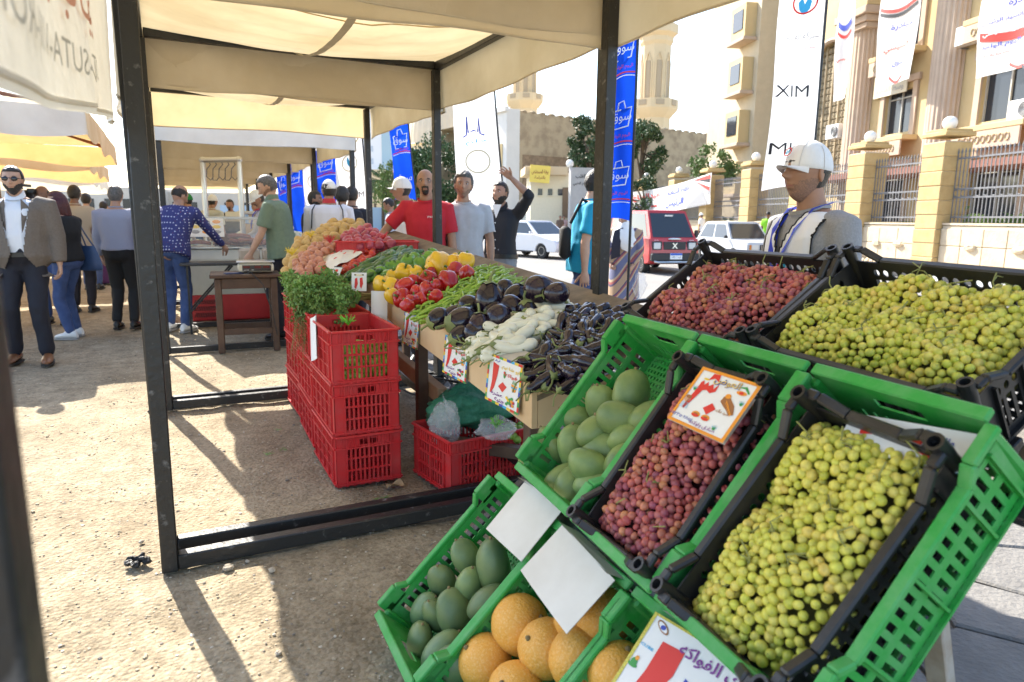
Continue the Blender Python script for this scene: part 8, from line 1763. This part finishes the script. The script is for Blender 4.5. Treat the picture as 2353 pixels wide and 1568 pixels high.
for q in range(6): MB().box((8.0+.6*q, -.11, za*.47), (.10, .06, .9)).build('opening_bar', WST, o)
MB().box((9.5, -.07, za*.47-.55), (4.2, .2, .15)).build('ledge', RUB, o)
for q in range(26): k = MB(); k.ell((0, 0, 0), (.35, .3, .14), 6, 5, None, 0, lambda p: p*(1+.3*nz3(p, 1.5, q))); k.build('coping_rubble', RUB, o, False, 38, (L_*(q+.5)/26, .2, za+(zb-za)*(q+.5)/26+.03))
MB().box((-1.22, .8, za*.62), (.10, .5, 2.4)).build('shutter', STUCCO, o); MB().box((-1.22, .9, za*.36), (.10, .35, 2.2)).build('slit_window', DARKGL, o)
MB().box((-1.24, 1.0, za+.1), (.3, 2.2, .35)).build('parapet', WST, o)
o = thing('gatehouse', 'small cream gatehouse with a yellow sign on its roof edge', 'building', place(1255, 500, 46)-Vector((0, 0, 1.45)), -YAW+rad(4)); CRM = mat('cream_paint', (.72, .66, .50), .8, var=.04)
gx = lambda px: (px-1255)/1569*46; gzv = lambda py: (503-py)/1569*46*1.02+1.45
MB().box(((gx(1218)+gx(1312))/2, 1.5, gzv(405)/2), (gx(1312)-gx(1218), 3, gzv(405))).build('wall', CRM, o); MB().box(((gx(1203)+gx(1300))/2, 1.2, gzv(402)), (gx(1300)-gx(1203), 3.8, .55), None, 0, .03).build('roof_slab', mat('tan_slab', (.58, .46, .30), .8), o)
s_ = MB().box(((gx(1213)+gx(1258))/2, -.9, gzv(410)), (gx(1258)-gx(1213), .12, 1.1), rot(0, rad(4))).build('sign_board', mat('yellow_sign', (.78, .60, .12), .6), o); lettering('lettering', 'بوابة المستشفى', .32, INKBR, s_, ((gx(1213)+gx(1258))/2, -.97, gzv(406)), rot(math.pi/2), 1.1, .02); lettering('lettering', 'بالدراسة', .26, INKBR, s_, ((gx(1213)+gx(1258))/2, -.97, gzv(418)), rot(math.pi/2), .7, .02)
for q in range(3): w = MB().box((gx(1240)+.42*q*1.6, -.02, gzv(447)), (.30, .06, .42)).build('window', DARKGL, o); MB().box((gx(1240)+.42*q*1.6, -.04, gzv(447)-.26), (.40, .10, .06)).build('sill', CRM, w)
MB().box((gx(1300), -.05, gzv(470)), (.5, .1, 2.0)).build('door', mat('brown_door', (.20, .14, .09), .7), o)
o = thing('arched_gate', 'grey arched gateway with dark lettering over the arch', 'gate', place(1338, 500, 44)-Vector((0, 0, 1.4)), -YAW+rad(8)); hgt = (503-395)/1569*44+1.45
GST = mat('grey_stone', (.42, .42, .42), .85, var=.08, scale=3)
k = MB(); w2 = .95; R2 = .58
arc = [(R2*math.cos(math.pi*i/16), 1.75+R2*math.sin(math.pi*i/16)) for i in range(17)]
out = [(w2, 0), (w2, hgt), (-w2, hgt), (-w2, 0)]; poly = [(w2, 0), (w2, hgt), (-w2, hgt), (-w2, 0), (-R2, 0)]+arc[::-1]+[(R2, 0)]
k.prism(poly, 0, .6, 0, Matrix(((1, 0, 0), (0, 0, -1), (0, 1, 0)))); k.build('arch', GST, o, False); MB().box((0, -.3, 1.1), (1.15, .05, 2.3)).build('gate_leaf', mat('tan_gate', (.45, .34, .20), .7), o); lettering('lettering', 'معهد القلب', .3, INKK, o, (0, -.62, hgt-.55), rot(math.pi/2), 1.3, .02); lettering('lettering', 'مركز التعليم الطبي', .26, INKK, o, (0, -.62, hgt-1.0), rot(math.pi/2), 1.6, .02)
for x in (-w2, w2): k = MB(); k.ell((x, -.2, hgt+.25), (.25, .25, .25), 12, 9); k.build('globe_lamp', GLOBE, o)
# mosque
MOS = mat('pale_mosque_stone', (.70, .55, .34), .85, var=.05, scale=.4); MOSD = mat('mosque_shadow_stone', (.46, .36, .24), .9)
def minaret(label, px, dep, y_base, sc):
    p = place(px, 500, dep); o = thing('minaret', label, 'minaret', (p.x, p.y, -.1), 0, 'minarets'); zf = lambda py: (504-py)/1569*dep*1.03+1.45
    r8 = lambda r_, z0, z1, nm, m=MOS: (lambda k: k.build(nm, m, o, True, 20))((lambda k: (k.lathe([(r_, z0), (r_, z1)], 8), k)[1])(MB()))
    b = zf(y_base); R_ = 1.9*sc
    r8(R_*1.05, 0, b, 'lower_shaft'); k = MB(); k.lathe([(R_*1.0, b-1.2*sc), (R_*1.45, b-.3*sc), (R_*1.52, b), (R_*1.52, b+1.0*sc), (R_*1.4, b+1.0*sc), (R_*1.4, b+.1*sc)], 8); bal = k.build('balcony', MOS, o, True, 20)
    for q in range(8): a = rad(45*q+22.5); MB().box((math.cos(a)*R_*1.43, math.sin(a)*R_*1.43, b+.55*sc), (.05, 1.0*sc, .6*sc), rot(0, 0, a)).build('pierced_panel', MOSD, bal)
    t1 = b+7.2*sc; r8(R_*.92, b, t1, 'shaft')
    for q in range(8):
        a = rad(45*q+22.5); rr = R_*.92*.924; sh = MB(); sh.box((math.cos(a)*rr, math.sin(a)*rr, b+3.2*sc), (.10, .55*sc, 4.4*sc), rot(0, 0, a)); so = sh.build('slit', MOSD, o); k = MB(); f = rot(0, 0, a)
        k.tube([Vector((math.cos(a)*(rr+.05), math.sin(a)*(rr+.05), 0))+f @ Vector((0, y_*sc, z_)) for y_, z_ in ((-.42, b+1.0*sc), (-.42, b+5.2*sc), (0, b+6.3*sc), (.42, b+5.2*sc), (.42, b+1.0*sc))], .09*sc, 5); k.build('niche_moulding', MOS, so, True, 60)
    k = MB(); k.lathe([(R_*.92, t1), (R_*1.05, t1+.4*sc), (R_*1.05, t1+.9*sc), (R_*1.3, t1+1.3*sc), (R_*1.3, t1+2.3*sc), (R_*1.15, t1+2.3*sc)], 8); k.build('upper_balcony', MOS, o, True, 20)
    k = MB(); z = t1+2.0*sc; k.lathe([(R_*.78, z), (R_*.78, z+2.6*sc)], 14); k.build('lantern', MOS, o, True, 40)
    for q in range(4): a = rad(90*q+200); MB().box((math.cos(a)*R_*.77, math.sin(a)*R_*.77, z+1.3*sc), (.12, .5*sc, 1.0*sc), rot(0, 0, a)).build('lantern_window', DARKGL, o)
    z += 2.6*sc
    for q in range(3): k = MB(); k.lathe([(R_*(.78+.06*q), z), (R_*(.88+.06*q), z+.35*sc), (R_*(.80+.06*q), z+.5*sc)], 16); k.build('stalactite_tier', MOS, o, True, 30); z += .55*sc
    k = MB(); k.lathe([(R_*.8, z), (R_*.85, z+1.5*sc), (R_*.5, z+3*sc), (.1, z+4*sc)], 16); k.build('finial', MOS, o, True, 60)
minaret('taller minaret rising behind the trees right of the blue flag', 1491, 85, 268, 1.0); minaret('left minaret behind the rubble walled building', 1202, 100, 255, .95)
p = place(1010, 500, 112); o = thing('mosque', 'pale mosque with a ribbed dome behind the trees', 'building', (p.x, p.y, -.1), 0); zf = lambda py: (500-py)/1569*112*1.03+1.45
DOM = mat('pale_dome', (.66, .56, .42), .85, var=.05, scale=.5)
k = MB(); zd = zf(345); Rd = 4.75
def dm(p): a = math.atan2(p.y, p.x); q = 1+.018*math.cos(28*a); return (p.x*q, p.y*q, p.z) if p.z > 0 else (p.x*q, p.y*q, 0)
k.ell((0, 0, zd), (Rd, Rd, zf(212)-zd), 112, 24, None, 0, dm); k.build('dome', DOM, o, True, 60)
k = MB(); k.lathe([(Rd*1.02, zf(405)), (Rd*1.02, zd-.2), (Rd*1.06, zd), (Rd*1.0, zd+.2)], 40); k.build('drum', MOS, o, True, 30)
for q in range(20): a = rad(18*q); k = MB(); k.box((math.cos(a)*Rd*1.02, math.sin(a)*Rd*1.02, zd-1.7), (.2, .62, 1.6), rot(0, 0, a)); k.build('drum_window', mat('blue_window', (.12, .16, .26), .3), o, False)
MB().box((0, 2, zf(405)/2), (26, 14, zf(405))).build('prayer_hall', MOS, o)
p = place(880, 500, 150); o = thing('tower_block', 'hazy pale tower block with a blue glass strip', 'building', (p.x, p.y, -.1), -YAW); PAL = mat('pale_tower', (.66, .68, .70), .8); hT = (500-262)/1569*150+1.5  # distance haze is put into the pale wall, glass and window colours
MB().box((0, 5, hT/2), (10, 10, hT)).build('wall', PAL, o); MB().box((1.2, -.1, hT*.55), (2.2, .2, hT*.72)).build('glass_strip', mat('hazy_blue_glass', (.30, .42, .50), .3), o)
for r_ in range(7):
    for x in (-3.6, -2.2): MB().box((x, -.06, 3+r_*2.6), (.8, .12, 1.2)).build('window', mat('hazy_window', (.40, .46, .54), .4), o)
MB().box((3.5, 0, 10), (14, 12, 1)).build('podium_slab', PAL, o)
p = place(985, 500, 120); 
# low blue hoarding beyond the road
o = tag(MB().box((0, 0, 1.2), (26, .1, 2.6)).build('hoarding', mat('pale_blue_hoarding', (.35, .48, .62), .6), None, False, 38, place(860, 505, 62)-Vector((0, 0, 1.4)), -YAW+rad(14)), 'pale blue hoarding at the far end of the road', 'hoarding')
# ------------------------------------------------------------------ trees
LEAFD = mat('dark_foliage', (.028, .062, .020), .6, col2=(.055, .105, .03), scale=3, rnd=.15); LEAFL = mat('light_foliage', (.075, .135, .028), .6, col2=(.12, .18, .04), scale=3); BARK = mat('bark', (.12, .085, .055), .9, bump=.5)
def tree(label, p, H_, rx, ry, rz, n, m, lz=.0, leaf=.14, seed=0, clumps=26):
    random.seed(seed); o = thing('tree', label, 'tree', p, 0, 'street trees'); k = MB(); zc = H_-rz
    k.tube([(0, 0, 0), (.1, .05, zc*.5), (-.05, 0, zc)], [.22, .17, .12], 8); cl = []
    for q in range(clumps):
        a = rnd(0, 6.28); u = rnd(-1, 1); r_ = rnd(.35, 1)**.5; c = Vector((math.cos(a)*math.sqrt(1-u*u)*rx*r_, math.sin(a)*math.sqrt(1-u*u)*ry*r_, zc+u*rz*r_)); cl.append((c, rnd(.22, .42)*rx))
        if q % 2 == 0: k.tube([(0, 0, zc*rnd(.6, 1)), tuple(c*.5+Vector((0, 0, zc*.45))), tuple(c)], [.07, .05, .02], 5)
    k.build('trunk', BARK, o, True, 60); l = MB()
    for q in range(n):
        c, r_ = random.choice(cl); d = Vector((random.gauss(0, 1), random.gauss(0, 1), random.gauss(0, .75))).normalized()*r_*rnd(.5, 1.05); R = rand_rot(); s_ = rnd(.6, 1.2)*leaf
        l.add([c+d+R @ Vector(v)*s_ for v in ((-1, 0, 0), (0, -.45, .1), (1, 0, 0), (0, .45, .1))], [(0, 1, 2, 3)])
    l.build('crown', m, o, False)
gr = lambda px, dep: (lambda p: (p.x, p.y, -.1))(place(px, 500, dep))
tree('dark dense tree in front of the mosque dome', gr(1005, 60), 8.4, 3.0, 3, 3.4, 9000, LEAFD, seed=3, leaf=.17, clumps=40)
tree('feathery tree before the rubble wall, left of the blue flag', gr(1352, 49), 8.6, 1.6, 2.0, 2.0, 3800, LEAFD, seed=4, leaf=.15)
tree('feathery tree right of the blue flag below the minaret', gr(1470, 47), 8.0, 1.7, 2.0, 1.7, 4200, LEAFD, seed=5, leaf=.15)
tree('small light green tree over the cloth banner', gr(1632, 36), 5.2, 1.05, 1.1, 1.1, 2400, LEAFL, seed=6, leaf=.10)
tree('thin pale tree left of the dark one', gr(905, 48), 5.2, 1.2, 1.2, 1.9, 2500, LEAFL, seed=7, leaf=.12)
tree('dark shrub behind the globe lamps', gr(1480, 42), 4.0, 1.4, 1.4, 1.2, 2500, LEAFD, seed=8, leaf=.12)
def palm(label, p, H_, L_, nf, seed, m=LEAFL, droop=.5):
    random.seed(seed); o = thing('palm', label, 'palm', p, 0, 'palms'); k = MB(); k.tube([(0, 0, 0), (.05, 0, H_)], [.16, .12], 8); k.build('trunk', BARK, o)
    for q in range(nf):
        a = rad(360*q/nf+rnd(-12, 12)); el = rnd(.15, 1.2); d = Vector((math.cos(a)*math.cos(el), math.sin(a)*math.cos(el), math.sin(el))); l = MB(); P = [Vector((.05, 0, H_))+d*L_*t_-Vector((0, 0, droop*L_*t_*t_)) for t_ in [i/9 for i in range(10)]]; l.tube(P, [.018-.0015*i for i in range(10)], 4)
        sd = Vector((-math.sin(a), math.cos(a), 0))
        for i in range(2, 10):
            for sg in (-1, 1):
                for w in range(2): b = P[i].lerp(P[i-1], .5*w); t_ = sd*sg*L_*.30*(1-.35*i/10)+d*L_*.18-Vector((0, 0, .06)); l.add([b, b+t_*.5+Vector((0, 0, .025)), b+t_, b+t_*.5-Vector((0, 0, .025))], [(0, 1, 2, 3)])
        l.build('frond', m, o, False)
for i, (s_, n_, H_, L_, lb) in enumerate(((15.2, 16.4, .7, 1.5, 'spiky palm behind the railings at the right edge'), (17.0, 17.0, 1.0, 1.4, 'spiky palm behind the railings, second from the right edge'), (19.4, 16.4, 1.1, 1.5, 'tall spiky palm behind the middle railing'), (20.6, 16.8, .6, 1.2, 'low spiky palm beside the tall one'), (26.5, 16.6, .5, 1.1, 'low palm behind the railing near the seller'), (31.0, 17.0, .8, 1.4, 'palm behind the railing under the cloth banner'), (35, 17, .8, 1.5, 'palm farthest along the railings'))):
    q = rd(s_, n_, 0); palm(lb, q, H_, L_, 16, 50+i)
palm('date palm far beyond the road', gr(880, 62), 4.6, 2.3, 22, 90, LEAFD, .6); palm('second date palm left of the far one', gr(862, 70), 3.9, 2.2, 20, 91, LEAFD, .6)
# ------------------------------------------------------------------ big parasols at the left
def parasol(label, x0, x1, y0, y1, ze, za, m, flapm, flap=.30, pole=True):
    cx, cy = (x0+x1)/2, (y0+y1)/2; o = thing('market_parasol', label, 'parasol', (cx, cy, 0), 0, 'big parasols'); hx, hy = (x1-x0)/2, (y1-y0)/2
    def f(u, v): x, y = -hx+2*hx*u, -hy+2*hy*v; t_ = max(abs(x)/hx, abs(y)/hy); return (x, y, za+(ze-za)*t_-.10*math.sin(math.pi*t_)+.03*nz3((x, y, 2), 1.2))
    k = MB(); k.grid(f, 28, 28); k.build('canopy', m, o, True, 60); P = [(-hx, -hy), (hx, -hy), (hx, hy), (-hx, hy)]
    for i in range(4):
        a, b = Vector((*P[i], ze)), Vector((*P[(i+1) % 4], ze)); k = MB(); k.grid(lambda u, v: a.lerp(b, u)-Vector((0, 0, (flap+.05*math.sin(u*math.pi*5))*v))+Vector((.02*math.sin(9*u), .02*math.sin(8*u), 0))*v, 24, 4); k.build('valance', flapm if i == 0 else m, o, True, 180)
        MB().bar((0, 0, za-.08), (P[i][0]*.98, P[i][1]*.98, ze-.04), .035, .05).build('rib', mat('red_brown_rib', (.20, .06, .02), .6), o)
        q = (a+b)/2; MB().bar((0, 0, za-.08), (q.x*.98, q.y*.98, ze-.05), .03, .045).build('rib', mat('red_brown_rib', (.20, .06, .02), .6), o)
    if pole: k = MB(); k.tube([(0, 0, 0), (0, 0, za-.05)], .04, 10); k.build('pole', mat('pole_wood', (.20, .10, .05), .6), o); k = MB(); k.lathe([(.35, 0), (.35, .08), (.06, .12)], 16); k.build('foot', KERB, o)
parasol('large yellow parasol with white front valance at the left edge', -6.2, -.72, 9.1, 14.4, 2.52, 3.3, CANVAS_Y, CANVAS_W)
parasol('yellow parasol behind the large one', -6.5, -1.2, 15.0, 20.0, 2.45, 3.2, CANVAS_Y, CANVAS_Y)
parasol('white parasol at the back on the left', -6.5, -1.6, 20.8, 26.0, 2.4, 3.1, CANVAS_W, CANVAS_W); parasol('farthest white parasol on the left', -7.5, -2.0, 27, 33, 2.5, 3.2, CANVAS_W, CANVAS_W)
# far backdrop of buildings that closes the view
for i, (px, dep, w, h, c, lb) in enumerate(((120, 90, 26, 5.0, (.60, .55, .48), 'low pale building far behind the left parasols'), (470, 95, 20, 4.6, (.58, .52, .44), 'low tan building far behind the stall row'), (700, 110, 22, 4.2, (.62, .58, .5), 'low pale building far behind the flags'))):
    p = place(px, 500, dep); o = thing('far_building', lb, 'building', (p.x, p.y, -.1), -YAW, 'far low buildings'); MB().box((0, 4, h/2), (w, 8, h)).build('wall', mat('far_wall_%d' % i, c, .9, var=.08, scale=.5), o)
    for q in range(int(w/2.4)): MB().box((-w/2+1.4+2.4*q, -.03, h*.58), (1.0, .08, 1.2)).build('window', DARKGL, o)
bpy.data.scenes.remove(_TMP)
print('done', time.time()-T0)
